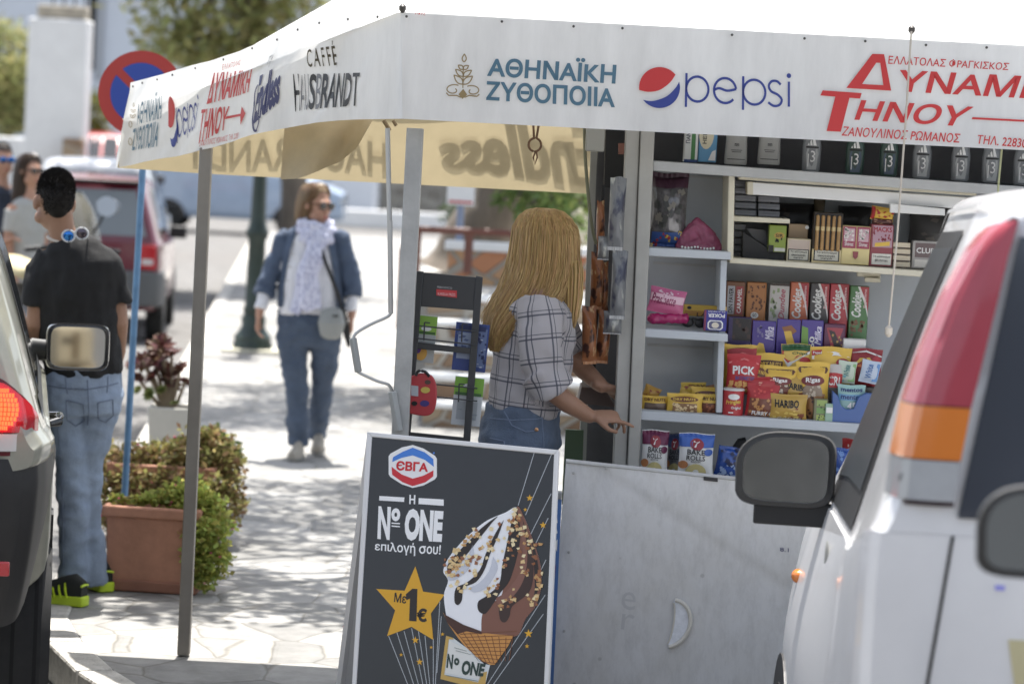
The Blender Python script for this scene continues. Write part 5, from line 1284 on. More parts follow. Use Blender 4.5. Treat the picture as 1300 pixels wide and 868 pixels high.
# rear leg panel
bt = [bp(468, 552, -.03), bp(706, 575, -.03)]
gb = [V((bt[0].x - .09, bt[0].y + .36, .003)), V((bt[1].x + .0, bt[1].y + .40, .003))]
obj('rear_leg', B().prism([bt[0], bt[1], gb[1], gb[0]], V((0, .02, 0))), M('board_rear_grey', (.5, .5, .5), .5), sb, bevel=.003)
obj('rear_post', B().tube([bt[0] + V((0, .0, 0)), gb[0]], .016, 4), WF, sb)
po = lambda k: (lambda x, y, o=0: bp(x, y, .0006 + .0006 * k))
def art(name, pts, col, k, par=sb):
    return obj(name, B().poly([bp(x, y, .0006 * (k + 1)) for x, y in pts]), col, par, smooth=False, recalc=False)
Z = lambda x, y: (430 + x / 2.6467, 540 + y / 2.6463)      # reading grid of the poster
ZP = lambda pts: [Z(*p) for p in pts]
CWH = CR(243, 244, 248, .3); CCH = CR(128, 84, 68, .3); CDK = CR(38, 26, 24, .3); CNT = CR(225, 195, 140, .3); CWA = CR(205, 145, 75, .35); CWD = CR(120, 72, 40, .4); CST = CR(225, 170, 45, .4)
# hexagonal brand badge
def hexr(cx, cy, rx, ry, n=4):
    pts = [(0, -1), (.45, -.86), (.92, -.55), (1, -.42), (1, .42), (.92, .55), (.45, .86), (0, 1), (-.45, .86), (-.92, .55), (-1, .42), (-1, -.42), (-.92, -.55), (-.45, -.86)]
    return [(cx + x * rx + y * ry * -.0, cy + y * ry + x * rx * .05) for x, y in pts]
bd_ = art('badge', ZP(hexr(249, 137, 81, 72)), CR(240, 240, 240), 0)
up = [(180, 122), (183, 106), (215, 88), (249, 74), (290, 90), (318, 112), (320, 138), (290, 115), (249, 100), (212, 108)]
art('badge_blue', ZP(up), CR(70, 130, 215), 1); lowp = [(178, 138), (180, 165), (215, 190), (249, 203), (292, 190), (318, 170), (319, 150), (285, 168), (249, 178), (212, 164)]
art('badge_red', ZP(lowp), CR(205, 45, 55), 1)
letter(sb, 'ЄВГА', CR(205, 30, 42), ZP([(195, 118), (302, 124), (300, 156), (193, 150)]), po(2), 0, bold=.04)
HW = CR(245, 246, 247)
letter(sb, 'Η', HW, ZP([(238, 232), (258, 233), (257, 264), (237, 263)]), po(0), 0, bold=.03)
for q in (((137, 236), (221, 241), (220, 256), (136, 251)), ((269, 243), (353, 248), (353, 269), (268, 263))): art('white_bar', ZP(q), HW, 0)
letter(sb, 'N', HW, ZP([(134, 270), (176, 273), (171, 384), (130, 380)]), po(0), 0, bold=.06)
letter(sb, 'º', HW, ZP([(178, 276), (208, 278), (206, 322), (176, 320)]), po(0), 0, bold=.03)
for yy in (325, 335): art('white_bar', ZP([(178, yy), (206, yy + 2), (206, yy + 6), (178, yy + 4)]), HW, 0)
letter(sb, 'ONE', HW, ZP([(225, 277), (353, 286), (346, 392), (219, 385)]), po(0), 0, bold=.06)
letter(sb, 'επιλογή', HW, ZP([(123, 389), (258, 394), (257, 438), (121, 425)]), po(0), 0, bold=.016)
letter(sb, 'ου!', HW, ZP([(297, 398), (344, 400), (342, 433), (295, 430)]), po(0), 0, bold=.016)
sg_ = B().geo(stroke([Z(*q) for q in circ(281, 417, 8.5, 20, 0, 2 * PI + .01, 10.5)], 1.9), po(0)).geo(stroke([Z(281, 405.5), Z(294, 406.5)], 1.7), po(1))
obj('lettering', sg_, HW, sb, smooth=False, recalc=False)
art('price_star', ZP([(258, 472), (284, 557), (356, 567), (310, 630), (318, 719), (245, 675), (163, 706), (190, 620), (127, 548), (222, 554)]), CST, 1)
letter(sb, 'Με', CDK, ZP([(189, 560), (230, 566), (227, 598), (186, 592)]), po(2), 0, bold=.02)
art('price_one', ZP([(226, 566), (248, 547), (265, 548), (262, 657), (237, 655), (240, 580), (228, 586)]), CDK, 2)
letter(sb, '€', CDK, ZP([(264, 612), (298, 614), (297, 660), (263, 658)]), po(2), 0, bold=.05)
lb_ = B()
for p in ([(658, 88), (603, 268)], [(716, 95), (628, 300)], [(714, 228), (645, 365)], [(704, 310), (660, 400)], [(697, 450), (672, 500)], [(694, 568), (500, 868)], [(688, 632), (520, 868)],
          [(168, 706), (232, 868)], [(195, 692), (252, 868)], [(220, 690), (268, 868)], [(245, 680), (283, 868)], [(268, 690), (296, 868)], [(290, 705), (306, 868)], [(318, 715), (318, 868)], [(345, 640), (330, 830)], [(340, 590), (325, 868)]):
    lb_.geo(stroke([Z(*q) for q in p], .8), po(0))
obj('ray_lines', lb_, CR(190, 195, 200), sb, smooth=False, recalc=False)
for x, y, r in ((642, 243, 12), (627, 282, 7), (687, 334, 12), (638, 698, 15), (633, 740, 8), (258, 720, 13), (272, 793, 12), (210, 769, 7), (311, 744, 6), (349, 700, 7)):
    art('small_star', ZP(star(x, y, r, r * .42)), CST, 1)
# cone
outl = smooth_path([(362, 640), (354, 570), (368, 520), (352, 490), (366, 450), (405, 400), (445, 360), (500, 318), (560, 292), (598, 274), (625, 310), (650, 375), (676, 455), (682, 530), (665, 600), (628, 650), (600, 705), (540, 700), (480, 695), (420, 672), (362, 640)], 5)[:-1]
cone = obj('ice_cream_picture', B().poly([bp(*Z(x, y), .0006 * 3) for x, y in outl]), CWH, sb, smooth=False, recalc=False)
choc = smooth_path([(480, 695), (482, 640), (500, 600), (545, 575), (560, 500), (580, 400), (598, 274), (625, 310), (650, 375), (676, 455), (682, 530), (665, 600), (628, 650), (600, 705), (540, 702), (480, 695)], 5)[:-1]
art('chocolate_side', ZP(choc), CCH, 3)
for k, p in enumerate(([(478, 346), (440, 386), (392, 434), (366, 470), (372, 494), (394, 476), (430, 434), (468, 386), (516, 326), (536, 304), (508, 322)],
          [(556, 316), (527, 362), (495, 430), (474, 486), (432, 526), (395, 545), (390, 590), (402, 602), (415, 585), (422, 545), (462, 525), (490, 486), (510, 430), (536, 372)],
          [(600, 285), (580, 330), (565, 400), (550, 470), (540, 530), (500, 570), (470, 590), (470, 620), (490, 632), (508, 615), (545, 560), (575, 520), (600, 440), (612, 360)],
          [(618, 310), (625, 360), (632, 430), (625, 500), (600, 550), (560, 590), (540, 600), (543, 650), (560, 660), (575, 640), (585, 605), (640, 560), (655, 500), (650, 420)],
          [(650, 380), (668, 450), (675, 530), (655, 590), (660, 540), (655, 450)])):
    art('chocolate_sauce', ZP(smooth_path(p + [p[0]], 4)[:-1]), CDK if k != 3 else CR(60, 38, 32, .3), 4)
for k, p in enumerate(([(520, 440), (535, 480), (500, 540), (460, 560), (440, 545), (470, 530), (505, 490)], [(450, 400), (455, 440), (430, 490), (385, 520), (365, 510), (400, 490), (430, 450)])):
    art('cream_fold', ZP(smooth_path(p + [p[0]], 4)[:-1]), CR(205, 208, 218, .3), 4)
art('chocolate_fold', ZP(smooth_path([(612, 330), (620, 420), (605, 500), (560, 560), (530, 580), (545, 600), (590, 570), (625, 510), (635, 430), (625, 350), (612, 330)], 4)[:-1]), CR(135, 92, 78, .3), 5)
RN = random.Random(5)
nutm = [CNT, CR(195, 150, 95, .3), CR(150, 95, 60, .3), CR(238, 220, 175, .3)]
nb = [B() for _ in nutm]
lines = [[(470, 345), (430, 390), (385, 445), (365, 480)], [(540, 340), (505, 400), (470, 470), (430, 520), (400, 550)], [(590, 320), (575, 400), (555, 480), (520, 560), (480, 590)], [(620, 330), (635, 420), (625, 500), (590, 570), (550, 610)], [(650, 390), (668, 470), (665, 560), (640, 600)], [(595, 285), (600, 340), (590, 420)], [(380, 500), (410, 470), (440, 440)]]
for ln in lines:
    for _ in range(30):
        t = RN.uniform(0, len(ln) - 1.001); i = int(t); x = lerp(ln[i][0], ln[i + 1][0], t - i) + RN.gauss(0, 11); y = lerp(ln[i][1], ln[i + 1][1], t - i) + RN.gauss(0, 10)
        r = RN.uniform(5.5, 11); a = RN.uniform(0, 6)
        nb[RN.randrange(4)].poly([bp(*Z(x + r * RN.uniform(.7, 1.2) * math.cos(a + q), y + r * RN.uniform(.6, 1.1) * math.sin(a + q)), .0006 * RN.choice((7, 7.5, 8))) for q in (0, 1.3, 2.6, 4.2)])
for m_, q in zip(nutm, nb): obj('nut_pieces', q, m_, cone, smooth=False, recalc=False)
waf = [(352, 628), (362, 640), (420, 672), (480, 695), (540, 701), (588, 704), (570, 740), (525, 802), (510, 803), (450, 770), (400, 710), (365, 660)]
art('wafer_cone', ZP(waf), CWA, 4)
art('chocolate_rim', ZP([(352, 625), (362, 636), (420, 668), (480, 690), (482, 700), (430, 690), (400, 700), (365, 660)]), CR(75, 45, 35), 5)
wl = B()
for k in range(9):
    wl.geo(stroke(ZP([(395 + k * 24, 690 + k * 3 if k < 8 else 704), (470 + k * 13, 790 - abs(k - 4) * 2 + 6)]), .8), po(5)).geo(stroke(ZP([(408 + k * 6, 700 + k * 11), (600 - k * 9, 690 + k * 13.5)]), .8), po(5))
obj('wafer_grid', wl, CWD, cone, smooth=False, recalc=False)
wr = [(362, 705), (385, 712), (430, 745), (490, 800), (510, 803), (494, 868), (478, 885), (343, 850)]
art('wrapper', ZP(wr), CR(215, 220, 220), 5)
art('wrapper_border', ZP([(362, 705), (385, 712), (388, 718), (372, 716), (356, 836), (470, 862), (478, 830), (500, 825), (494, 868), (478, 885), (343, 850)]), CR(200, 165, 90), 6)
art('wrapper_label', ZP([(374, 722), (430, 750), (480, 800), (497, 806), (476, 852), (360, 830)]), CR(225, 226, 222), 6)
DG = CR(40, 62, 55)
letter(sb, 'N', DG, ZP([(368, 765), (388, 769), (383, 817), (363, 812)]), po(8), 0, bold=.05)
letter(sb, 'º', DG, ZP([(390, 778), (408, 781), (406, 806), (388, 803)]), po(8), 0, bold=.03)
letter(sb, 'ONE', DG, ZP([(418, 786), (496, 800), (486, 842), (412, 836)]), po(8), 0, bold=.05)
sl_ = B().geo(stroke(ZP([(390, 745), (432, 757)]), .7), po(8)).geo(stroke(ZP([(395, 755), (445, 768)]), .7), po(8)).geo(stroke(ZP([(362, 838), (470, 858)]), .9), po(8))
obj('fine_print', sl_, CR(130, 140, 135), sb, smooth=False, recalc=False)
art('drip_dot', ZP(circ(320, 92, 3.5, 10)), CR(70, 120, 200), 1)
# blue board behind
bl = thing('blue_board', 'blue printed board squeezed between the A-board and the grey steel panel', 'board', V((P(700, 760, 9.42).x, 9.42, .003)))
yb_ = yplane(9.42)
pb = [yb_(x, y) for x, y in ((640, 628), (713, 633), (697, 985), (624, 985))]; pb[2].z = pb[3].z = .004
obj('panel', B().prism(pb, V((0, .03, 0))), C(60, 115, 185), bl, smooth=False)
obj('top_rail', B().prism([yplane(9.41)(x, y) for x, y in ((640, 621), (714, 625), (713, 634), (640, 629))], V((0, .05, 0))), C(140, 142, 142), bl, bevel=.003)
obj('printed_marks', B().poly([yplane(9.417)(x, y) for x, y in ((703, 660), (707, 655), (708, 664))]).poly([yplane(9.417)(x, y) for x, y in ((700, 672), (706, 668), (708, 676), (704, 680))]).poly([yplane(9.417)(x, y) for x, y in ((703, 690), (708, 684), (707, 700))]), WHT, bl, smooth=False, recalc=False)
obj('printed_band', B().poly([yplane(9.417)(x, y) for x, y in ((696, 745), (706, 715), (704, 735), (697, 770))]), C(120, 60, 130), bl, smooth=False, recalc=False)

# =================================================================== news rack
nr = thing('wire_rack', 'black wire display rack with a red sticker on its top panel', 'display rack', V((P(555, 560, 9.8).x, 9.8, .003)))
RK = M('rack_black', (.035, .036, .038), .45)
yr = yplane(9.75)
zf = lambda p: V((p.x, p.y, .004))
for a4 in (((529, 344), (538, 345), (521, 552), (513, 551)), ((604, 350), (613, 352), (597, 560), (588, 558))):
    p = [yr(x, y) for x, y in a4]
    dx = (p[2] - p[1]); k = (p[1].z - .004) / (p[1].z - p[2].z)
    p2 = [p[0], p[1], p[1] + dx * k, p[0] + (p[3] - p[0]) * ((p[0].z - .004) / (p[0].z - p[3].z))]
    obj('side_rail', B().prism(p2, V((0, .025, 0))), RK, nr, bevel=.003)
tp = obj('top_panel', B().prism([yplane(9.752)(x, y) for x, y in ((538, 346), (604, 352), (601, 394), (534, 389))], V((0, .018, 0))), RK, nr, bevel=.002)
obj('sticker', B().prism([yplane(9.749)(x, y) for x, y in ((554, 367), (580, 369), (580, 378), (554, 375))], V((0, .002, 0))), C(205, 40, 45), tp, smooth=False)
letter(tp, 'PERIODICO', C(190, 190, 190), [(555, 363), (574, 364.5), (574, 367), (555, 365.5)], yplane(9.749), .0005)
letter(tp, 'KARELIA PRESS', C(235, 190, 190), [(556, 371), (578, 372.5), (578, 376), (556, 374.5)], yplane(9.749), .0008)
obj('cross_bar', B().prism([yplane(9.753)(x, y) for x, y in ((524, 434), (606, 443), (605, 450), (523, 442))], V((0, .02, 0))), RK, nr, bevel=.002)
obj('foot_bar', B().prism([yplane(9.753)(x, y) for x, y in ((514, 548), (594, 556), (594, 562), (514, 554))], V((0, .02, 0))), RK, nr, bevel=.002)
for ya, yb2 in ((413, 421), (429, 438), (485, 493), (501, 509)):
    obj('wire', B().tube([P(527, ya, 9.74), P(606, yb2, 9.74)], .0028, 6), RK, nr)
for x, y in ((539, 412), (587, 414), (541, 484), (583, 490)):
    obj('hook', B().tube([P(x, y - 3, 9.74), P(x - 1, y + 20, 9.74)], .0025, 6).tube([P(x, y - 3, 9.74), P(x + 7, y - 2, 9.74)], .0025, 6), RK, nr)
for lab, bb, col, items in (('lime green and clear blister card hanging at the upper left of the wire rack', (524, 400, 550, 460), C(180, 185, 182), [(R_, C(140, 190, 40), (0, .6, 1, .99), 'header'), (E_, WHT, (.5, .72, .25, .05)), (R_, C(60, 110, 40), (.05, .61, .95, .66)), (E_, C(230, 170, 30), (.35, .2, .3, .16)), (E_, C(100, 50, 150), (.15, .28, .2, .1))]),
                            ('blue printed blister card at the upper right of the wire rack', (573, 410, 616, 471), C(45, 70, 140), [(R_, C(150, 165, 195), (.1, .25, .55, .8)), (R_, C(100, 120, 165), (.6, .1, .95, .9)), ('s', C(200, 208, 225), (.62, .1, .93, .88), 12, .05, .25), ('s', C(90, 105, 150), (.12, .27, .53, .78), 8, .08, .3), (R_, C(30, 45, 100), (.1, .85, .9, .95)), ('s', C(30, 45, 100), (.62, .2, .95, .8), 14, .05, .8)]),
                            ('lime green and white blister card at the lower right of the wire rack', (572, 478, 609, 540), C(205, 210, 212), [(R_, C(130, 190, 35), (0, .62, 1, .99), 'header'), (E_, WHT, (.5, .82, .2, .05)), (R_, C(170, 176, 180), (.15, .12, .85, .5)), ('s', C(150, 158, 165), (.2, .15, .8, .45), 8, .08, .25), (R_, C(70, 120, 60), (.05, .62, .95, .68))])):
    carton('blister_card', lab, 'card', bb, 9.785, .012, col, items, tilt=.05)
t = thing('red_toy_blister', 'red rounded toy blister with stickers at the lower left of the wire rack', 'blister', P(536, 530, 9.71))
rp = smooth_path([(521, 478), (535, 474), (548, 477), (554, 490), (554, 510), (550, 523), (540, 528), (520, 525)], 4)
obj('case', B().prism([yplane(9.71)(x, y) for x, y in rp], V((0, .025, 0))), C(195, 40, 50), t, bevel=.004)
pr2 = lambda nm, pts, c: obj(nm, B().prism([yplane(9.708)(x, y) for x, y in pts], V((0, .002, 0))), c, t, smooth=False)
pr2('sticker', circ(540, 495, 6, 12, 0, 2 * PI, 4), C(215, 190, 60)); pr2('sticker', circ(539, 512, 6, 12, 0, 2 * PI, 4), C(70, 50, 130)); pr2('window', ((522, 489), (531, 490), (531, 503), (522, 502)), C(190, 195, 200)); pr2('sticker', circ(543, 485, 4, 10, 0, 2 * PI, 3), C(90, 60, 50)); pr2('sticker', circ(526, 512, 4, 10, 0, 2 * PI, 3), BLK)
obj('handle', B().tube(smooth_path([tuple(P(x, y, 9.71)) for x, y in ((528, 477), (531, 471), (540, 472), (545, 478))], 4), .005, 8), BLK, t)

# =================================================================== planters
TERRA = M('terracotta', (0.46, 0.23, 0.15), .85, var=.28, vs=5, bump=.08, bs=30)
def planter(name, label, Y, xl, xr, ytop, ybot, depth, inset, mat, rim=True, foot=True, rz=0):
    s = sc(Y); w = (xr - xl) / s; h = (ybot - ytop) / s
    t = thing(name, label, 'planter', (P((xl + xr) / 2, ybot, Y).x, Y + depth / 2, .002), (0, 0, rz))
    b = B(); n = 4
    def rect(hw, hd, z): return [V((-hw, -hd, z)), V((hw, -hd, z)), V((hw, hd, z)), V((-hw, hd, z))]
    fz = .045 if foot else 0
    prof = [(w / 2 - inset, fz), (w / 2 - .012, h - .055), (w / 2 - .03, h - .055), (w / 2 - .05, h - .06)]
    hd = lambda hw: hw * depth / w
    vs = []; 
    levels = [rect(w / 2 - inset, hd(w / 2 - inset), fz), rect(w / 2 - .02, hd(w / 2 - .02), h - .05), rect(w / 2, hd(w / 2), h - .045), rect(w / 2, hd(w / 2), h - .006), rect(w / 2 - .008, hd(w / 2 - .008), h), rect(w / 2 - .03, hd(w / 2 - .03), h), rect(w / 2 - .035, hd(w / 2 - .035), h - .05)]
    if not rim: levels = [levels[0], rect(w / 2, hd(w / 2), h)] + [rect(w / 2 - .02, hd(w / 2 - .02), h), rect(w / 2 - .025, hd(w / 2 - .025), h - .04)]
    for r in levels: vs += r
    m = len(levels)
    fs = [(4 * i + k, 4 * i + (k + 1) % 4, 4 * i + 4 + (k + 1) % 4, 4 * i + 4 + k) for i in range(m - 1) for k in range(4)] + [(3, 2, 1, 0)]
    obj('pot', B().add(vs, fs), mat, t, world=False, bevel=.008, seg=3)
    obj('soil', B().box(-(w / 2 - .04), w / 2 - .04, -hd(w / 2 - .04), hd(w / 2 - .04), h - .07, h - .045), M('soil', (.05, .035, .025), .95, var=.4, vs=30), t, world=False, smooth=False)
    if foot: obj('saucer', B().prism(rect(w / 2 - inset * .35, hd(w / 2 - inset * .35), 0), V((0, 0, .05))), M('terracotta_dark', (0.32, 0.15, 0.10), .85, var=.2), t, world=False, bevel=.008)
    return t, w, h
FL = leaf_mat('flower_leaf', (0.40, 0.43, 0.11), .7, .5); DRYL = leaf_mat('bush_leaf', (0.33, 0.27, 0.11), 1.0, .45); SUC = leaf_mat('succulent_leaf', (0.11, 0.045, 0.033), .9, .2); SUCG = leaf_mat('succulent_green', (0.16, 0.19, 0.05), .6, .2)
p1, w1, h1 = planter('flower_planter', 'rectangular terracotta planter with trailing green flowers at its right end', 12.0, 126, 255, 632, 742, .34, .03, TERRA, rz=-.05)
def ball(x, y, Y, r, sq=.8): return (P(x, y, Y), r, sq)
def plant(name, label, clumps, count, size, mat, base, seed, narrow, extra=(), stem=True):
    t = thing(name, label, 'plant', base)
    obj('foliage', leaves(clumps, count, size, seed, narrow), mat, t, smooth=False, recalc=False)
    if stem:
        b = B(); R = random.Random(seed)
        for c, r, s in clumps: b.tube([V(base) + V((R.uniform(-.03, .03), 0, 0)), lerp(V(base), c, .6) + V((0, 0, .02)), c], [.006, .004, .002], 5)
        obj('stem', b, M('stem_green', (.12, .11, .05), .8), t)
    for nm, m_, cnt, rad in extra:
        R = random.Random(seed + 3); b = B()
        for _ in range(cnt):
            c, r, s = R.choice(clumps)
            d = V((R.gauss(0, 1), -abs(R.gauss(0, 1)), R.gauss(0, 1))).normalized()
            q = V(c) + V((d.x * r, d.y * r, d.z * r * s)) * 1.02
            b.ell(q, V((rad, 0, 0)), V((0, rad, 0)), V((0, 0, rad * .6)), 6, 4)
        obj(nm, b, m_, t)
    return t
PINKF = M('pink_petal', (.55, .08, .18), .6)
yc = 12.12
plant('trailing_flowers', 'bright green trailing plant with pink flowers spilling over the front planter',
      [ball(248, 632, yc, .09), ball(262, 645, yc, .085), ball(225, 630, yc, .07), ball(200, 633, yc, .05, .6), ball(268, 668, yc - .05, .09), ball(264, 695, yc - .08, .085), ball(268, 718, yc - .08, .075), ball(258, 735, yc - .09, .055), ball(254, 672, yc - .1, .07), ball(252, 705, yc - .12, .06), ball(280, 708, yc, .035), ball(292, 708, yc, .018), ball(235, 640, yc - .05, .06), ball(180, 634, yc, .04, .5), ball(150, 633, yc, .035, .6)], 4200, .028, FL, P(236, 640, yc), 71, .6, [('flower', PINKF, 16, .007)])
p2, w2, h2 = planter('shrub_planter', 'second terracotta planter overgrown by a brownish green bush', 13.4, 132, 272, 588, 690, .36, .03, TERRA, rz=-.05)
yd = 13.55
plant('planter_bush', 'bushy brown and green shrub covering the second planter', [ball(150, 590, yd, .12), ball(180, 583, yd, .12), ball(210, 585, yd, .11), ball(240, 578, yd, .13), ball(268, 575, yd, .13), ball(288, 592, yd, .09), ball(262, 555, yd, .07), ball(275, 615, yd - .08, .12), ball(285, 640, yd - .08, .1), ball(283, 662, yd - .1, .06), ball(250, 620, yd - .15, .12), ball(215, 612, yd - .15, .1), ball(175, 612, yd - .15, .1), ball(145, 612, yd - .1, .1), ball(136, 660, yd - .1, .06), ball(200, 640, yd - .2, .09), ball(140, 635, yd - .15, .07)], 8000, .034, DRYL, P(210, 600, yd), 81, .5, [('flower', PINKF, 10, .008)])
plant('green_shrub', 'dark green sprig growing at the back right of the second planter', [ball(262, 560, yd + .1, .08), ball(283, 572, yd + .1, .08), ball(272, 552, yd + .1, .05), ball(296, 580, yd + .1, .05)], 1500, .035, GREEN, P(262, 600, yd + .1), 83, .4)
p3, w3, h3 = planter('white_planter', 'square off-white planter holding a dark red succulent', 15.2, 182, 242, 519, 632, .3, .03, M('offwhite_pot', (.52, .50, .44), .8, var=.12, vs=5), rim=False, foot=False)
# succulent rosettes
ye = 15.35
t = thing('red_succulent', 'dark red tree houseleek with rosettes on bare stems in the off-white planter', 'plant', P(212, 530, ye))
rs = [(205, 440, .09), (195, 455, .08), (218, 452, .085), (182, 460, .08), (210, 470, .085), (228, 470, .08), (195, 478, .075), (235, 485, .05), (175, 480, .05), (222, 490, .06), (205, 430, .05), (168, 463, .05), (212, 485, .06), (190, 440, .05)]
grn = [(190, 500, .05), (222, 512, .035), (175, 495, .035), (205, 495, .04)]
def rosettes(lst, seed):
    R = random.Random(seed); b = B()
    for x, y, r in lst:
        c = P(x, y, ye + R.uniform(-.1, .08)); ax = V((R.uniform(-.6, .6), R.uniform(-1, -.1), R.uniform(.2, 1))).normalized(); e1 = ax.orthogonal().normalized(); e2 = ax.cross(e1)
        for L in range(4):
            n = 10 - L
            for k in range(n):
                a = 2 * PI * (k + .5 * (L % 2)) / n; up_ = .1 + .28 * L
                d = (e1 * math.cos(a) + e2 * math.sin(a)) * math.cos(up_ * 1.2) + ax * math.sin(up_ * 1.2)
                sd = ax.cross(d).normalized(); ln = r * (1 - .2 * L); wd = ln * .24
                n2 = d.cross(sd)
                b.add([c, c + d * ln * .55 + sd * wd + n2 * .004, c + d * ln, c + d * ln * .55 - sd * wd + n2 * .004], [(0, 1, 2, 3)])
    return b
obj('rosettes', rosettes(rs, 3), SUC, t, smooth=False, recalc=False)
obj('green_leaves', rosettes(grn, 4), SUCG, t, smooth=False, recalc=False)
sb_ = B()
for x, y, r in rs[:11]: sb_.tube([P(212, 528, ye), lerp(P(212, 528, ye), P(x, y, ye), .5) + V((.01, 0, -.01)), P(x, y, ye)], [.014, .011, .008], 6)
obj('stem', sb_, M('succulent_stem', (.22, .17, .11), .9), t)
# no-parking sign
np_ = thing('no_parking_sign', 'round red and blue no-parking sign on a light blue pole rising from the planters', 'street sign', G(157, 718))
Yn = 12.85; np_.location = V((P(157, 700, Yn).x, Yn, .002)); PM[np_.name] = Matrix.Translation(np_.location)
bx_ = P(157, 700, Yn).x
obj('pole', B().tube([V((bx_, Yn, .002)), P(158, 632, Yn), P(183, 180, Yn), P(186, 130, Yn)], .0155, 12), M('pole_blue', (.12, .25, .42), .45, var=.25, vs=14), np_)
ys_ = yplane(Yn - .03); cx, cy = 179, 119
obj('disc', B().prism([ys_(x, y) for x, y in circ(cx, cy, 54.5, 48)], V((0, .004, 0))), C(190, 45, 35, .4), np_, smooth=False)
def seg_(a0, a1, k):
    pts = circ(0, 0, 39, 24, math.radians(a0), math.radians(a1))
    return [(cx + x, cy + y) for x, y in pts]
obj('blue_field', B().poly([ys_(x, y, .002) for x, y in seg_(-127, 37, 0)]).poly([ys_(x, y, .002) for x, y in seg_(53, 217, 0)]), C(40, 75, 175, .4), np_, smooth=False, recalc=False)
obj('clamp', B().box(bx_ - .03, bx_ + .03, Yn - .024, Yn - .016, .0, .0).obox(P(185, 119, Yn) + V((0, -.018, 0)), V((.03, 0, 0)), V((0, .006, 0)), V((0, 0, .015))), GREYM, np_)

# ---- more stock squeezed in between
pouch('nut_bag', 'yellow nut bag peeping out between the two rows left of the maroon ovals', 'bag', (948, 462, 972, 505), 10.1, .04, YEL, nuts(C(150, 80, 40)), tilt=.12)
pouch('stick_bag', 'second red bread-stick bag slumped behind the one marked in white', 'bag', (924, 442, 962, 490), 10.13, .04, C(175, 28, 36), [(P_, C(225, 110, 110), [(.05, .8), (.5, .9), (.95, .8), (.95, .76), (.5, .86), (.05, .76)])], tilt=-.08)
pouch('crisp_bag', 'red and white crisp bag wedged between the sunflower seeds and the mint display', 'bag', (1043, 462, 1066, 515), 10.115, .03, C(200, 195, 190), [(R_, REDB, (.0, .45, 1, .8)), (T_, WHT, 'CRI', (.15, .5, .85, .72))], tilt=.05)
pouch('sweet_bag', 'red sweet bag lying flat in front of the bread sticks', 'bag', (950, 478, 990, 500), 10.075, .04, C(185, 30, 38), [('s', C(225, 150, 130), (.1, .2, .9, .8), 9, .07, .8)], tilt=-.12)
pouch('sweet_bag', 'brown and gold chew bag slumped behind the green candy tube', 'bag', (1018, 498, 1042, 534), 10.075, .04, C(150, 100, 45), [('s', C(70, 40, 25), (.1, .1, .9, .9), 12, .08, .8)], tilt=.1)
pouch('nut_bag', 'yellow nut bag lying on its side below the top one of the lower left pile', 'bag', (858, 494, 886, 512), 10.15, .03, C(210, 170, 35), [('s', C(120, 60, 30), (.1, .2, .9, .8), 9, .08, .8)], tilt=.25)
pouch('nut_bag', 'brownish nut bag leaning against the divider at the lower left shelf', 'bag', (898, 488, 916, 514), 10.18, .03, C(170, 110, 50), [], tilt=-.2)
carton('gum_pack', 'small mint green gum pack leaning against the blue mint tray', 'pack', (1047, 512, 1057, 536), 10.03, .015, C(150, 185, 160), [(R_, WHT, (.1, .5, .9, .8))])
# =================================================================== people
SKIN = M('skin', (0.45, 0.25, 0.17), .55, var=.08, vs=14)
SKINT = M('skin_tan', (0.30, 0.165, 0.105), .55, var=.08, vs=14)
DENIM = M('denim_light', hexc(138, 153, 174), .85, var=.28, vs=7, bump=.25, bs=160)
DENIMD = M('denim_mid', hexc(74, 86, 104), .85, var=.28, vs=8, bump=.25, bs=160)
def head_shape(b, c, f, u, s=1.0):
    f = V(f).normalized(); u = V(u); u = (u - f * u.dot(f)).normalized(); r = f.cross(u)
    c = V(c)
    e = lambda o, R: b.ell(c + (r * o[0] + f * o[1] + u * o[2]) * s, r * R[0] * s, f * R[1] * s, u * R[2] * s, 18, 12)
    e((0, -.012, .022), (.073, .094, .095)); e((0, .022, -.05), (.056, .066, .075)); e((0, .06, -.098), (.024, .024, .02))
    e((0, .088, -.03), (.012, .014, .026)); e((0, .100, -.045), (.015, .012, .011)); e((0, .078, .018), (.05, .018, .014)); e((0, .084, -.07), (.024, .012, .006)); e((0, .082, -.08), (.02, .012, .006))
    for q in (-1, 1):
        e((q * .080, -.004, -.012), (.013, .021, .033)); e((q * .036, .06, -.035), (.024, .026, .024)); e((q * .05, .03, -.075), (.02, .03, .025))
    return r, f, u
def finger_chain(b, p, d, n, L, r, curl):
    pts = [p]; dd = V(d)
    ax = d.cross(n).normalized()
    for k in range(3):
        dd = Matrix.Rotation(-curl[k], 3, ax) @ dd
        pts.append(pts[-1] + dd * L * (.42, .33, .25)[k])
    b.tube(pts, [r, r * .95, r * .88, r * .72], 8, rnd=True)
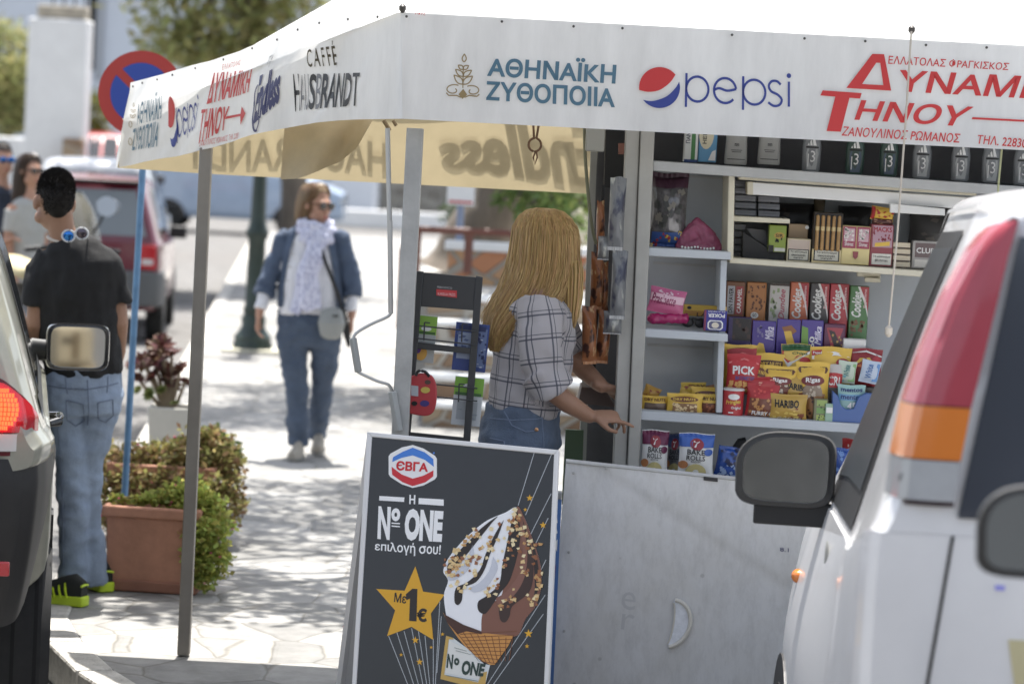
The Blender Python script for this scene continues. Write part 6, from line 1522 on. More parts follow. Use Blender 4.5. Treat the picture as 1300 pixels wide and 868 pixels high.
def hand_shape(b, wrist, d, n, s=1.0, side=1, curl=(.3, .4, .3), spread=.06, curls=None, thumb=(.7, .3)):
    """d: wrist to knuckles, n: back of the hand normal; side: thumb on +(d x n) or the other"""
    d = V(d).normalized(); n = V(n); n = (n - d * n.dot(d)).normalized(); w_ = d.cross(n).normalized() * side
    wrist = V(wrist); kn = wrist + d * .088 * s
    b.tube([wrist - d * .03 * s, wrist, wrist + d * .035 * s, kn - d * .01 * s, kn + d * .004 * s], [(.026 * s, .019 * s), (.027 * s, .018 * s), (.038 * s, .016 * s), (.041 * s, .0145 * s), (.036 * s, .012 * s)], 12, ref=w_, rnd=True)
    for i, (o, L, r) in enumerate(((.030, .072, .0088), (.010, .080, .0092), (-.010, .075, .0088), (-.029, .060, .0078))):
        cu = curls[i] if curls else curl
        dd = (d + w_ * spread * (1.5 - i)).normalized()
        finger_chain(b, kn + w_ * o * s - d * .006 * s, dd, n, L * s, r * s, cu)
    tb = wrist + d * .028 * s + w_ * .03 * s
    td = (d * math.cos(thumb[0]) + w_ * math.sin(thumb[0]) - n * thumb[1]).normalized()
    b.tube([tb - td * .012 * s, tb + td * .022 * s, tb + td * .045 * s + d * .004 * s, tb + td * .055 * s + d * .022 * s], [.0125 * s, .0115 * s, .0098 * s, .008 * s], 8, rnd=True)
def fit_attr(o, axes):
    """cloth coordinates (round, along) of every vertex about the nearest limb axis, metres"""
    me = o.data
    at = me.attributes.new('cloth', 'FLOAT_VECTOR', 'POINT')
    M_ = [(V(a), V(c), V(r)) for a, c, r in axes]
    loc = PM[o.name].translation
    out = []
    for v in me.vertices:
        p = v.co + loc; best = None
        for k, (a, c, rf) in enumerate(M_):
            d = c - a; L = d.length; dn = d / L
            t = max(-.02, min(1.02, (p - a).dot(d) / (L * L)))
            q = a + d * t; dist = (p - q).length / rf.x
            if best is None or dist < best[0]: best = (dist, k, t * L, p - q, dn, rf)
        _, k, al, off, dn, rf = best
        e1 = V((0, -1, 0)); e1 = (e1 - dn * e1.dot(dn)).normalized(); e2 = dn.cross(e1)
        ang = math.atan2(off.dot(e2), off.dot(e1))
        out += [ang * rf.y + k * .31, al + k * .17, 0]
    at.data.foreach_set('vector', out)
def shoe(par, heel, d, L, mat, solem, sole_t=.028, wd=.046, toe_up=0, extra=None, lift=0):
    d = V(d); d.z = 0; d.normalize(); r = V((d.y, -d.x, 0)); heel = V(heel)
    tilt = toe_up
    at = lambda x, y, z: heel + d * x + r * y + V((0, 0, z + x * tilt))
    b = B()
    pf = [(0, .03, .075), (.04, .036, .10), (.09, .036, .088), (.15, .042, .066), (.2, .046, .052), (.25, .042, .045), (.285, .022, .038)]
    k = L / .29
    rings = []
    vs = []
    for x, w_, h in pf:
        for t in range(9):
            a = PI * t / 8
            vs.append(at(x * k, -w_ * math.cos(a) * (wd / .046), sole_t * .8 + h * math.sin(a) ** .7))
    fs = [(i * 9 + j, i * 9 + j + 1, (i + 1) * 9 + j + 1, (i + 1) * 9 + j) for i in range(len(pf) - 1) for j in range(8)]
    fs += [tuple(range(8, -1, -1)), tuple(range((len(pf) - 1) * 9, len(pf) * 9))] + [(i * 9, (i + 1) * 9, (i + 1) * 9 + 8, i * 9 + 8) for i in range(len(pf) - 1)]
    b.add(vs, fs)
    s = obj('shoe', b, mat, par)
    out = []
    for x, w_ in ((-.012, .024), (-.004, .036), (.05, .040), (.12, .040), (.2, .05), (.25, .047), (.285, .03), (.296, .012)): out.append((x * k, w_ * wd / .046))
    ol = [at(x, w_, 0) for x, w_ in out] + [at(x, -w_, 0) for x, w_ in reversed(out)]
    sb = obj('sole', B().prism(ol, V((0, 0, sole_t))), solem, s, bevel=.005)
    if extra: extra(s, at, k)
    return s
def strands(rings, n, rad, seed, t0=0, t1=1, amp=.012, a0=0, a1=2 * PI, tipvar=.25, out=0.004):
    """rings: (centre, rx vec, ry vec) from the crown down; hair runs along them"""
    R = random.Random(seed); b = B()
    N = len(rings) - 1
    def at(s, a, o):
        i = min(int(s), N - 1); t = s - i
        c = lerp(rings[i][0], rings[i + 1][0], t); x = lerp(rings[i][1], rings[i + 1][1], t); y = lerp(rings[i][2], rings[i + 1][2], t)
        p = x * math.cos(a) + y * math.sin(a)
        return c + p * (1 + o / max(.02, p.length))
    for _ in range(n):
        a = R.uniform(a0, a1); s0 = t0 * N + R.random() ** 2 * N * .35; s1 = N * (t1 - tipvar * R.random() ** 2) ; o = out + R.uniform(-.004, .006); w0 = R.uniform(0, 6); am = amp * R.uniform(.2, 1)
        K = 9; pts = []
        for k in range(K):
            s = lerp(s0, s1, k / (K - 1))
            pts.append(at(min(s, N - .001), a + am * 8 * math.sin(w0 + k * .5) * k / K, o + am * math.sin(w0 * 2 + k * .8) * (k / K)))
        b.tube(pts, [rad * (.6 + .4 * math.sin(PI * (.15 + .8 * k / (K - 1)))) for k in range(K)], 4)
    return b
def ring_shape(rings, seg=24):
    b = B()
    vs = [c + x * math.cos(2 * PI * k / seg) + y * math.sin(2 * PI * k / seg) for c, x, y in rings for k in range(seg)]
    n = len(rings)
    fs = [(i * seg + k, i * seg + (k + 1) % seg, (i + 1) * seg + (k + 1) % seg, (i + 1) * seg + k) for i in range(n - 1) for k in range(seg)] + [list(range(seg - 1, -1, -1)), list(range((n - 1) * seg, n * seg))]
    return b.add(vs, fs)
X = V((1, 0, 0)); UP = V((0, 0, 1))
def hairmat(name, col, stretch=(60, 60, 4)):
    return M(name, col, .38, var=.35, vs=1.0, island=.45, stretch=stretch, spec=.6)

# ------------------------------------------------------------------ the man in the black T-shirt
Y0 = 11.84
man = thing('person', 'man seen from behind in a black T-shirt, blue jeans and neon yellow trainers', 'person', V((G(98, 762).x, Y0, .002)))
p = lambda x, y, dy=0: P(x, y, Y0 + dy)
hf = V((-.45, .89, 0)).normalized()
hc = p(69, 255)
b = B(); head_shape(b, hc, hf, UP + V((.05, 0, 0)), 1.0)
b.tube([p(74, 268), p(78, 290, .01), p(84, 312, .02), p(90, 330, .03)], [.058, .056, .062, .09], 14)
b.tube([p(92, 322, .03), p(95, 345, .03), p(98, 400, .03), p(100, 450, .03), p(104, 480, .03), p(106, 505, .03)], [(.10, .06), (.17, .09), (.16, .10), (.14, .09), (.15, .10), (.14, .1)], 18, ref=X, rnd=True)
armL = [p(56, 335, .02), p(50, 370, .0), p(45, 412, -.02), p(40, 445, .06), p(40, 475, .14)]
armR = [p(136, 335, .04), p(146, 372, .05), p(151, 410, .03), p(149, 445, .12), p(143, 478, .2)]
for A in (armL, armR):
    b.tube(A, [.052, .047, .040, .036, .027], 12, rnd=True)
hand_shape(b, armL[-1] + V((0, 0, -.01)), V((.1, .3, -1)), V((-1, 0, 0)), side=1)
hand_shape(b, armR[-1] + V((0, 0, -.01)), V((-.2, .4, -1)), V((1, 0, 0)), side=-1)
legL = [p(90, 500, .03), p(90, 560, .02), p(91, 620, .0), p(92, 680, .03), p(92, 742, .06)]
legR = [p(122, 500, .05), p(115, 560, .03), p(109, 620, .05), p(114, 680, .1), p(118, 735, .14)]
for A in (legL, legR): b.tube(A, [.07, .06, .045, .04, .03], 12, rnd=True)
obj('body', remesh(b, .0065, 3), SKINT, man)
# T-shirt
b = B()
b.tube([p(84, 304, .02), p(88, 316, .02), p(94, 338, .02), p(98, 380, .02), p(100, 420, .02), p(104, 452, .03), p(106, 474, .04)], [(.075, .062), (.14, .085), (.188, .115), (.178, .125), (.165, .12), (.165, .125), (.168, .128)], 22, ref=X)
b.tube([p(66, 326, .02), p(54, 345, .02), p(48, 372, .0), p(46, 390, -.01)], [.07, .074, .068, .066], 14)
b.tube([p(118, 322, .03), p(135, 342, .04), p(145, 368, .05), p(149, 388, .04)], [.07, .072, .066, .063], 14)
TEE = M('black_cotton', (.010, .010, .011), .85, var=.3, vs=20, bump=.15, bs=200)
sh = obj('shirt', remesh(b, .008, 4, .012, 7.5, (1.5, 1, .8), 2), TEE, man)
b = B().tube([p(84 + 23 * math.cos(t), 306 - 3 * math.sin(t) + 5 * math.cos(t), .02 + .06 * math.sin(t)) for t in [2 * PI * k / 24 for k in range(25)]], .008, 8, cap=False)
obj('collar', b, M('sunlit_collar', (.55, .50, .45), .8), man)  # pale band: sunlight on the collar painted into its colour
# jeans
b = B()
b.tube([p(106, 464, .04), p(105, 480, .04), p(106, 505, .03), p(107, 525, .03)], [(.155, .118), (.163, .13), (.170, .14), (.15, .13)], 22, ref=X)
b.tube([p(86, 505, .03), p(88, 540, .02), p(92, 580, .0), p(93, 620, .0), p(93, 660, .02), p(94, 700, .04), p(93, 738, .05)], [.096, .090, .080, .071, .066, .062, .065], 16)
b.tube([p(127, 505, .04), p(121, 540, .03), p(112, 580, .03), p(109, 620, .05), p(112, 660, .09), p(116, 700, .10), p(118, 738, .13)], [.090, .086, .075, .066, .060, .057, .061], 16)
jb = remesh(b, .008, 3, .010, 8, (1, 1, 1.5), 5); on_ = onto(jb)
jn = obj('jeans', B().add(jb.v, jb.f), DENIM, man)
STI = M('denim_seam', hexc(108, 120, 140), .85)
for nm, pts in (('pocket', ((84, 508), (106, 513), (107, 534), (96, 541), (85, 533), (84, 508))), ('pocket', ((124, 511), (143, 507), (144, 527), (134, 536), (125, 532), (124, 511))), ('seam', ((111, 482), (112, 500), (113, 520), (111, 540))), ('waistband', ((60, 489), (85, 493), (110, 494), (135, 490), (150, 486))), ('seam', ((86, 500), (84, 492), (83, 478))), ('seam', ((136, 498), (137, 488), (137, 478))), ('seam', ((74, 540), (78, 600), (80, 660), (80, 720)))):
    sm_ = seam(on_, pts, .0028)
    if sm_: obj(nm, sm_, STI, jn)
# shoes
NEON = M('neon_yellow', hexc(190, 215, 50), .45); BLKS = M('shoe_black', (.012, .014, .012), .7)
def neon_lines(s, at, k):
    b = B()
    for i in range(5):
        x = (.06 + i * .03) * k
        for sg in (-1, 1):
            b.tube([at(x, sg * .047, .035), at(x + .012, sg * .041, .065), at(x + .02, sg * .024, .094 - i * .008)], .005, 5)
    b.tube([at(.0, -.03, .085), at(-.004, 0, .09), at(.0, .03, .085)], .005, 6)
    obj('neon_stripe', b, NEON, s)
sL = G(98, 768, 0.002); sR = G(128, 752, .002)
shoe(man, V((sL.x + .03, sL.y - .02, .003)), V((-.8, .25, 0)), .27, BLKS, NEON, .042, extra=neon_lines)
shoe(man, V((sR.x + .02, sR.y + .02, .003)), V((-.55, .8, 0)), .27, BLKS, NEON, .042, extra=neon_lines)
# hair: short cap and spikes
HB = M('hair_black', (.012, .010, .009), .7, island=.25, spec=.25)
def short_hair(par, c, f, u, s, mat, n, seed, top=.03, side=.008, nape=-.055):
    R = random.Random(seed); f = V(f).normalized(); u = (V(u) - f * V(u).dot(f)).normalized(); r = f.cross(u); b = B()
    cen = c + (f * -.012 + u * .022) * s
    Rr = (.073, .094, .095)
    def on(d): return cen + (r * d.x * Rr[0] + f * d.y * Rr[1] + u * d.z * Rr[2]) * s
    def ok(d):
        h = d.z * .095 + .022
        if d.y > .55: return h > .06
        if d.y > -.3 and abs(d.x) > .6: return h > .018
        if d.y > -.05: return h > .005 - .0 + d.y * .05
        return h > nape + (.02 if abs(d.x) > .8 else 0)
    # cap
    nu, nv = 40, 26; vs = []; fs = []; idx = {}
    for j in range(nv + 1):
        for i in range(nu):
            t = PI * j / nv * .72; a = 2 * PI * i / nu
            d = V((math.sin(t) * math.cos(a), math.sin(t) * math.sin(a), math.cos(t)))
            vs.append((d, on(d * (1.07 if t < 1 else 1.05))))
    for j in range(nv):
        for i in range(nu):
            q = (j * nu + i, j * nu + (i + 1) % nu, (j + 1) * nu + (i + 1) % nu, (j + 1) * nu + i)
            if all(ok(vs[k][0]) for k in q): fs.append(q)
    b.add([v for _, v in vs], fs)
    # back of the head below the cranium bulge
    b.ell(c + (f * -.052 + u * -.020) * s, r * .050 * s, f * .046 * s, u * .05 * s, 16, 10)
    for _ in range(n):
        d = V((R.gauss(0, 1), R.gauss(0, 1), R.gauss(.3, 1))).normalized()
        if not ok(d): continue
        k = max(0, min(1, (d.z - .15) / .6)); L = lerp(side, top, k) * R.uniform(.6, 1.3)
        q = on(d * 1.03); out = (r * d.x + f * d.y + u * d.z)
        g = (out * (1 - .3 * k) + u * .9 * k - u * .8 * (1 - k) + V((R.gauss(0, .18), R.gauss(0, .18), R.gauss(0, .1)))).normalized()
        b.tube([q, q + g * L * .6, q + g * L + u * .002], [.0019, .0014, .0004], 3)
    return obj('hair', b, mat, par, recalc=False)
short_hair(man, hc, hf, UP + V((.05, 0, 0)), 1.0, HB, 5000, 3, .020, .006)
# sunglasses hanging on the back of the collar
sg = thing('sunglasses', 'mirrored round sunglasses hooked on the back of the black T-shirt collar', 'sunglasses', p(94, 298, -.1))
for x, y, m_ in ((87, 299.5, M('blue_mirror', (.05, .2, .55), .05, metal=1)), (104, 296.5, M('dark_mirror', (.12, .10, .12), .05, metal=.9))):
    c = p(x, y, -.11)
    obj('lens', B().ell(c, V((.024, 0, 0)), V((0, .006, 0)), V((0, 0, .022)), 18, 10), m_, sg)
    obj('rim', B().tube([c + V((.026 * math.cos(t), -.002, .024 * math.sin(t))) for t in [2 * PI * k / 24 for k in range(25)]], .004, 8, cap=False), M('clear_frame', (.55, .56, .58), .15, coat=.4), sg)
obj('bridge', B().tube([p(93, 295, -.112), p(97, 294, -.114)], .004, 6), M('clear_frame', (0, 0, 0)), sg)
obj('temple', B().tube([p(110, 293, -.11), p(112, 300, -.04), p(110, 312, .0)], .003, 6), M('clear_frame', (0, 0, 0)), sg)

# ------------------------------------------------------------------ the walking woman
Y0 = 17.4
wal = thing('person', 'walking woman in sunglasses, blue denim jacket, white scarf and jeans carrying a small grey bag', 'person', V((G(388, 586).x, Y0, .002)))
p = lambda x, y, dy=0: P(x, y, Y0 + dy)
hf = V((.72, -.69, -.05)).normalized(); hc = p(402, 259)
b = B(); r_, f_, u_ = head_shape(b, hc, hf, UP, 1.0)
b.tube([p(399, 272), p(398, 284), p(396, 296), p(394, 310)], [.05, .048, .052, .08], 14)
b.tube([p(394, 300), p(394, 330), p(393, 365), p(392, 400), p(392, 420)], [(.13, .07), (.16, .09), (.13, .085), (.15, .1), (.14, .1)], 18, ref=X, rnd=True)
aL = [p(358, 302), p(347, 335), p(337, 365, -.02), p(331, 388, -.06), p(329, 400, -.08)]
aR = [p(434, 302), p(443, 335), p(448, 365, .0), p(447, 392, -.02), p(446, 402, -.03)]
for A in (aL, aR): b.tube(A, [.045, .042, .036, .030, .025], 12, rnd=True)
hand_shape(b, aL[-1], V((-.1, -.1, -1)), V((-1, 0, 0)), s=.95, side=1, curl=(.35, .5, .4))
hand_shape(b, aR[-1], V((.05, -.1, -1)), V((1, 0, 0)), s=.95, side=-1, curl=(.35, .5, .4))
lL = [p(370, 420), p(373, 470, -.03), p(377, 515, -.06), p(378, 570, -.05)]
lR = [p(415, 420), p(412, 470, .03), p(406, 515, .1), p(403, 562, .25)]
for A in (lL, lR): b.tube(A, [.065, .05, .036, .034], 12, rnd=True)
obj('body', remesh(b, .007, 3), SKIN, wal)
b = B().tube([p(394, 292), p(394, 306), p(393, 335), p(393, 370), p(393, 398)], [(.10, .07), (.165, .10), (.19, .12), (.195, .125), (.205, .135)], 20, ref=X)
for A in (aL, aR): b.tube([A[1], A[2], A[3], lerp(A[3], A[4], .4)], [.04, .04, .042, .043], 12)
WSH = M('white_cotton', (.72, .72, .75), .85, bump=.15, bs=150)
obj('shirt', remesh(b, .010, 4, .010, 9, (1.5, 1, .7), 3), WSH, wal)
# jacket: two front panels, back and sleeves, open at the front
JK = M('denim_jacket', hexc(76, 89, 110), .85, var=.25, vs=9, bump=.3, bs=150)
b = B()
jr = [(287, (.09, .08)), (295, (.155, .10)), (318, (.185, .135)), (345, (.195, .15)), (370, (.205, .155)), (390, (.21, .155))]
def jacket(u, v):
    k = v * (len(jr) - 1); i = min(int(k), len(jr) - 2); t = k - i
    y = lerp(jr[i][0], jr[i + 1][0], t); rx = lerp(jr[i][1][0], jr[i + 1][1][0], t); ry = lerp(jr[i][1][1], jr[i + 1][1][1], t)
    gap = lerp(.55, 1.0, min(1, v * 1.4)) - .0
    a = lerp(-PI / 2 + gap * .9, 1.5 * PI - gap * .9, u)
    c = p(395, y)
    q = c + V((rx * math.cos(a), ry * math.sin(a) * .95, 0))
    return q + V((0, 0, .006 * math.sin(a * 7 + v * 5) * v))
b.grid(jacket, 44, 20, V((0, .012, 0)))
jk = obj('jacket', b, JK, wal)
b = B()
for A, sx in ((aL, -1), (aR, 1)):
    b = B().tube([A[0] + V((-sx * .045, 0, .028)), A[0] + V((-sx * .012, 0, .0)), A[1] + V((-sx * .01, 0, 0)), A[2] + V((-sx * .0, 0, 0)), lerp(A[2], A[3], .45)], [.05, .060, .064, .066, .072], 14)
    obj('sleeve', remesh(b, .011, 3, .010, 9, (1, 1, 1.4), 8 + sx), JK, wal)
b = B()
for x, y in ((372, 322), (368, 338), (364, 356), (352, 360)): b.lathe([(.009, 0), (.009, .004), (.004, .006)], p(x, y, -.15), 10, axis=V((0, -1, 0)))
obj('buttons', b, M('button_steel', (.5, .5, .5), .3, metal=.8), jk)
b = B()
for x in (356, 436):
    for k in range(2): pass
# scarf
def scarf_mat():
    m, n, l, q = nodes('spotted_scarf')
    tc = n.new('ShaderNodeTexCoord'); v = n.new('ShaderNodeTexVoronoi'); v.inputs['Scale'].default_value = 46; v.inputs['Randomness'].default_value = .35
    l.new(tc.outputs['Object'], v.inputs['Vector'])
    r = n.new('ShaderNodeValToRGB'); r.color_ramp.elements[0].position = .26; r.color_ramp.elements[0].color = (.16, .17, .34, 1); r.color_ramp.elements[1].position = .36; r.color_ramp.elements[1].color = (.62, .63, .76, 1)
    l.new(v.outputs['Distance'], r.inputs[0]); l.new(r.outputs[0], q.inputs['Base Color']); q.inputs['Roughness'].default_value = .9
    return m
SCF = scarf_mat()
b = B()
for k, (y, rx, ry) in enumerate(((286, .085, .085), (294, .095, .095), (303, .10, .10))):
    b.tube([p(401, y, -.02) + V((rx * math.cos(t), ry * math.sin(t), .012 * math.sin(2 * t + k * 2))) for t in [2 * PI * i / 28 for i in range(29)]], [.032 + .006 * math.sin(i * 1.3 + k) for i in range(29)], 10)
b.tube([p(408, 300, -.12), p(400, 320, -.15), p(392, 345, -.15), p(384, 370, -.155), p(374, 396, -.16)], [(.05, .03), (.06, .028), (.065, .025), (.06, .022), (.03, .016)], 14, ref=X, rnd=True)
b.tube([p(402, 302, -.12), p(398, 325, -.165), p(392, 350, -.17), p(394, 375, -.17), p(396, 392, -.17)], [(.05, .03), (.055, .028), (.06, .025), (.06, .022), (.055, .016)], 14, ref=X, rnd=True)
obj('scarf', remesh(b, .008, 3, .012, 14, (2, 1, .4), 4), SCF, wal)
b = B()
b.tube([p(392, 392), p(392, 408), p(392, 428), p(392, 440)], [(.185, .12), (.195, .135), (.198, .135), (.15, .12)], 20, ref=X)
b.tube([p(370, 420), p(372, 450, -.02), p(376, 490, -.05), p(377, 530, -.06), p(378, 565, -.05)], [.102, .092, .074, .066, .072], 16)
b.tube([p(415, 420), p(413, 450, .02), p(409, 490, .07), p(405, 530, .15), p(402, 552, .22)], [.098, .090, .072, .062, .064], 16)
obj('jeans', remesh(b, .010, 3, .012, 8, (1, 1, 1.4), 7), DENIMD, wal)
TAUPE = M('suede_taupe', (.33, .30, .25), .8); SOLE = M('sole_grey', (.22, .21, .19), .7)
sl_ = G(379, 583)
shoe(wal, V((sl_.x, 17.34, .003)), V((-.12, -1, 0)), .25, TAUPE, SOLE, .02, .042)
shoe(wal, V((P(404, 560, 17.6).x, 17.66, .07)), V((.05, -1, 0)), .25, TAUPE, SOLE, .02, .042, toe_up=-.22)
# bob hair
HBR = hairmat('hair_light_brown', (.20, .125, .065))
cr = hc + UP * .105 - f_ * .015
hx = r_; hy = f_
rg_ = [(hc + UP * .128 - f_ * .015, hx * .02, hy * .02), (hc + UP * .118 - f_ * .012, hx * .055, hy * .06), (hc + UP * .085 - f_ * .02, hx * .083, hy * .09), (hc + UP * .045 - f_ * .032, hx * .09, hy * .088), (hc - UP * .0 - f_ * .045, hx * .094, hy * .078), (hc - UP * .05 - f_ * .05, hx * .098, hy * .07), (hc - UP * .095 - f_ * .05, hx * .095, hy * .066), (hc - UP * .12 - f_ * .048, hx * .085, hy * .058)]
bb_ = ring_shape(rg_).geo(([], []), None) if False else ring_shape(rg_)
s_ = strands(rg_, 420, .0042, 6, a0=math.radians(25) + PI * .5 - PI * .0 + .0, a1=math.radians(335) + PI * .5 - .0 + 0, amp=.006, tipvar=.12)
bb_.add(s_.v, s_.f)
obj('hair', bb_, HBR, wal, recalc=False)
b = B()
for q in (-1, 1): b.ell(hc + f_ * .098 + r_ * q * .034 + UP * -.005, r_ * .030, f_ * .008, UP * .024, 14, 8)
gl = obj('sunglasses', b, M('brown_lens', (.03, .018, .012), .08, coat=.6), wal)
obj('temples', B().tube([hc + f_ * .102 + r_ * .0, hc + f_ * .1 + r_ * .06 + UP * .005, hc + r_ * .088 + UP * .005 + f_ * .02], .005, 6).tube([hc + f_ * .1 - r_ * .06 + UP * .005, hc - r_ * .088 + UP * .005 + f_ * .02], .005, 6), M('tortoise', (.12, .055, .02), .3), gl)
obj('lips', B().ell(hc + f_ * .090 - UP * .074, r_ * .022, f_ * .010, UP * .008, 10, 6), M('lips', (.42, .14, .12), .5), wal)
bag = thing('shoulder_bag', 'small grey crossbody bag hanging at the hip of the walking woman', 'bag', p(420, 428, -.2))
b = B().tube([p(421, 396, -.17), p(421, 410, -.185), p(420, 424, -.18)], [(.07, .03), (.085, .045), (.07, .035)], 18, ref=X, rnd=True)
obj('pouch', remesh(b, .008, 3), M('bag_grey', (.28, .29, .28), .6), bag)
obj('strap', B().tube([p(404, 306, -.15), p(414, 335, -.18), p(428, 370, -.17), p(434, 392, -.15)], [(.012, .004)] * 4, 8, ref=X).tube([p(434, 392, -.15), p(440, 420, -.1), p(443, 440, -.08)], [(.02, .005), (.025, .006), (.012, .004)], 8, ref=X), M('strap_black', (.015, .015, .017), .6), bag)
obj('clasp', B().obox(p(426, 401, -.235), V((.018, 0, 0)), V((0, .004, 0)), V((0, 0, .006))), BLK, bag)

# ------------------------------------------------------------------ the blonde woman at the window
Y0 = 9.95
blo = thing('person', 'blonde long-haired woman in a white checked shirt reaching into the kiosk window', 'person', V((P(660, 600, Y0).x, Y0, .002)))
p = lambda x, y, dy=0: P(x, y, Y0 + dy)
hf = V((.85, .5, -.12)).normalized(); hc = p(697, 312)
b = B(); r_, f_, u_ = head_shape(b, hc, hf, UP, 1.0)
b.tube([p(692, 335), p(688, 352), p(684, 372), p(680, 392)], [.052, .048, .055, .085], 14)
b.tube([p(680, 380), p(676, 420), p(672, 470), p(664, 515), p(660, 560)], [(.10, .15), (.11, .155), (.10, .125), (.11, .15), (.12, .16)], 18, ref=X, rnd=True)
aR = [p(690, 398, -.16), p(686, 445, -.19), p(690, 488, -.19), p(722, 512, -.16), p(748, 528, -.12)]
b.tube(aR, [.046, .043, .040, .036, .026], 14, rnd=True)
aL = [p(694, 398, .16), p(716, 440, .19), p(742, 470, .16), p(764, 490, .1)]
b.tube(aL, [.046, .042, .036, .026], 12, rnd=True)
hand_shape(b, p(750, 528, -.12), V((.92, .12, .02)), V((0, -.45, .9)), s=.98, side=1, curls=[(.12, .2, .15), (.5, .6, .4), (.75, .7, .5), (.9, .8, .5)], spread=.05, thumb=(.75, .5))
hand_shape(b, p(766, 491, .1), V((.9, .1, -.2)), V((0, .3, .9)), s=.95, side=-1, curl=(.4, .5, .4))
lR = [p(662, 580, -.08), p(664, 680, -.09), p(664, 780, -.08), p(662, 875, -.07)]
lL = [p(660, 580, .09), p(668, 680, .1), p(672, 780, .1), p(668, 875, .1)]
for q in (lR, lL): 
    q[-1].z = .07
    b.tube(q, [.08, .065, .05, .036], 12, rnd=True)
obj('body', remesh(b, .0055, 3), SKINT, blo)
b = B()
b.tube([p(686, 362), p(684, 374), p(682, 392), p(678, 430), p(674, 470), p(668, 500), p(664, 522)], [(.06, .07), (.10, .15), (.135, .195), (.145, .195), (.135, .175), (.13, .165), (.128, .165)], 24, ref=X)
b.tube([p(686, 385, -.13), p(684, 420, -.18), p(686, 455, -.19), p(694, 482, -.19)], [.085, .078, .074, .072], 16)
b.tube([p(692, 388, .14), p(712, 425, .18), p(730, 452, .17)], [.08, .075, .07], 16)
b.tube([p(684, 470, -.19), p(696, 488, -.19), p(701, 497, -.185)], [(.082, .08), (.08, .078), (.078, .076)], 16)
def plaid():
    m, n, l, q = nodes('checked_shirt')
    at = n.new('ShaderNodeAttribute'); at.attribute_name = 'cloth'
    sp = n.new('ShaderNodeSeparateXYZ'); l.new(at.outputs['Vector'], sp.inputs[0])
    def lines(out, period, offs):
        res = None
        for o, wdt in offs:
            a = n.new('ShaderNodeMath'); a.operation = 'ADD'; a.inputs[1].default_value = o
            mo = n.new('ShaderNodeMath'); mo.operation = 'FLOORED_MODULO'; mo.inputs[1].default_value = period
            c = n.new('ShaderNodeMath'); c.operation = 'LESS_THAN'; c.inputs[1].default_value = wdt
            l.new(out, a.inputs[0]); l.new(a.outputs[0], mo.inputs[0]); l.new(mo.outputs[0], c.inputs[0])
            if res is None: res = c.outputs[0]
            else:
                mx = n.new('ShaderNodeMath'); mx.operation = 'MAXIMUM'; l.new(res, mx.inputs[0]); l.new(c.outputs[0], mx.inputs[1]); res = mx.outputs[0]
        return res
    A = lines(sp.outputs[0], .072, [(0, .006), (.013, .003)]); Bv = lines(sp.outputs[1], .082, [(0, .006), (.013, .003)])
    ad = n.new('ShaderNodeMath'); ad.operation = 'ADD'; l.new(A, ad.inputs[0]); l.new(Bv, ad.inputs[1])
    hf_ = n.new('ShaderNodeMath'); hf_.operation = 'MULTIPLY'; hf_.inputs[1].default_value = .5; l.new(ad.outputs[0], hf_.inputs[0])
    r = n.new('ShaderNodeValToRGB'); r.color_ramp.elements[0].color = (.36, .34, .345, 1); r.color_ramp.elements[1].color = (.06, .06, .075, 1)
    e = r.color_ramp.elements.new(.5); e.color = (.10, .10, .12, 1)
    l.new(hf_.outputs[0], r.inputs[0]); l.new(r.outputs[0], q.inputs['Base Color']); q.inputs['Roughness'].default_value = .9
    return m
shirt = obj('shirt', remesh(b, .0075, 3, .014, 8, (1.2, 1.2, 1), 11), plaid(), blo)
fit_attr(shirt, [(p(684, 365), p(664, 525), (.16, .17, 0)), (p(688, 372, -.15), p(701, 500, -.19), (.078, .078, 0)), (p(692, 388, .14), p(730, 452, .17), (.075, .075, 0))])
b = B()
b.tube([p(664, 514), p(662, 535), p(660, 565), p(660, 590)], [(.128, .16), (.138, .175), (.145, .185), (.12, .17)], 22, ref=X)
for q in (lR, lL): b.tube([q[0], lerp(q[0], q[1], .6), q[1], q[2], q[3] + V((0, 0, .03))], [.105, .09, .082, .068, .06], 16)
jn = obj('jeans', remesh(b, .0085, 3, .010, 9, (1, 1, 1.5), 13), M('denim_blue', hexc(88, 101, 120), .85, var=.3, vs=8, bump=.25, bs=170), blo)
on_ = onto(B().add([v.co + PM[jn.name].translation for v in jn.data.vertices], [list(q.vertices) for q in jn.data.polygons]))
for nm, pts in (('pocket_edge', ((640, 522), (650, 540), (668, 548), (684, 546))), ('waistband', ((622, 531), (650, 533), (680, 532), (702, 527))), ('seam', ((688, 528), (690, 560), (690, 590))), ('pocket', ((622, 556), (640, 560), (641, 590)))):
    sm_ = seam(on_, pts, .0025)
    if sm_: obj(nm, sm_, M('denim_seam', (0, 0, 0)), jn)
obj('rivet', B().lathe([(.007, 0), (.007, .003), (.003, .005)], on_(681, 545, .004), 10, axis=V((.2, -1, 0))), M('copper', (.5, .28, .15), .3, metal=.8), jn)
bt_ = B().tube([p(664 + 50 * math.cos(t), 518 + 2 * math.sin(t), -.178 * math.sin(t)) for t in [2 * PI * k / 30 for k in range(31)]], [(.004, .015)] * 31, 6, ref=(0, 0, 1), cap=False)
shoe(blo, V((lR[-1].x - .05, lR[-1].y, .003)), V((1, .15, 0)), .25, M('sneaker_white', (.6, .6, .6), .6), SOLE, .025)
shoe(blo, V((lL[-1].x - .05, lL[-1].y, .003)), V((1, .15, 0)), .25, M('sneaker_white', (.6, .6, .6), .6), SOLE, .025)
HBL = M('hair_blonde', (.42, .275, .115), .42, var=.32, vs=1.0, island=.30, stretch=(110, 110, 4), spec=.45)
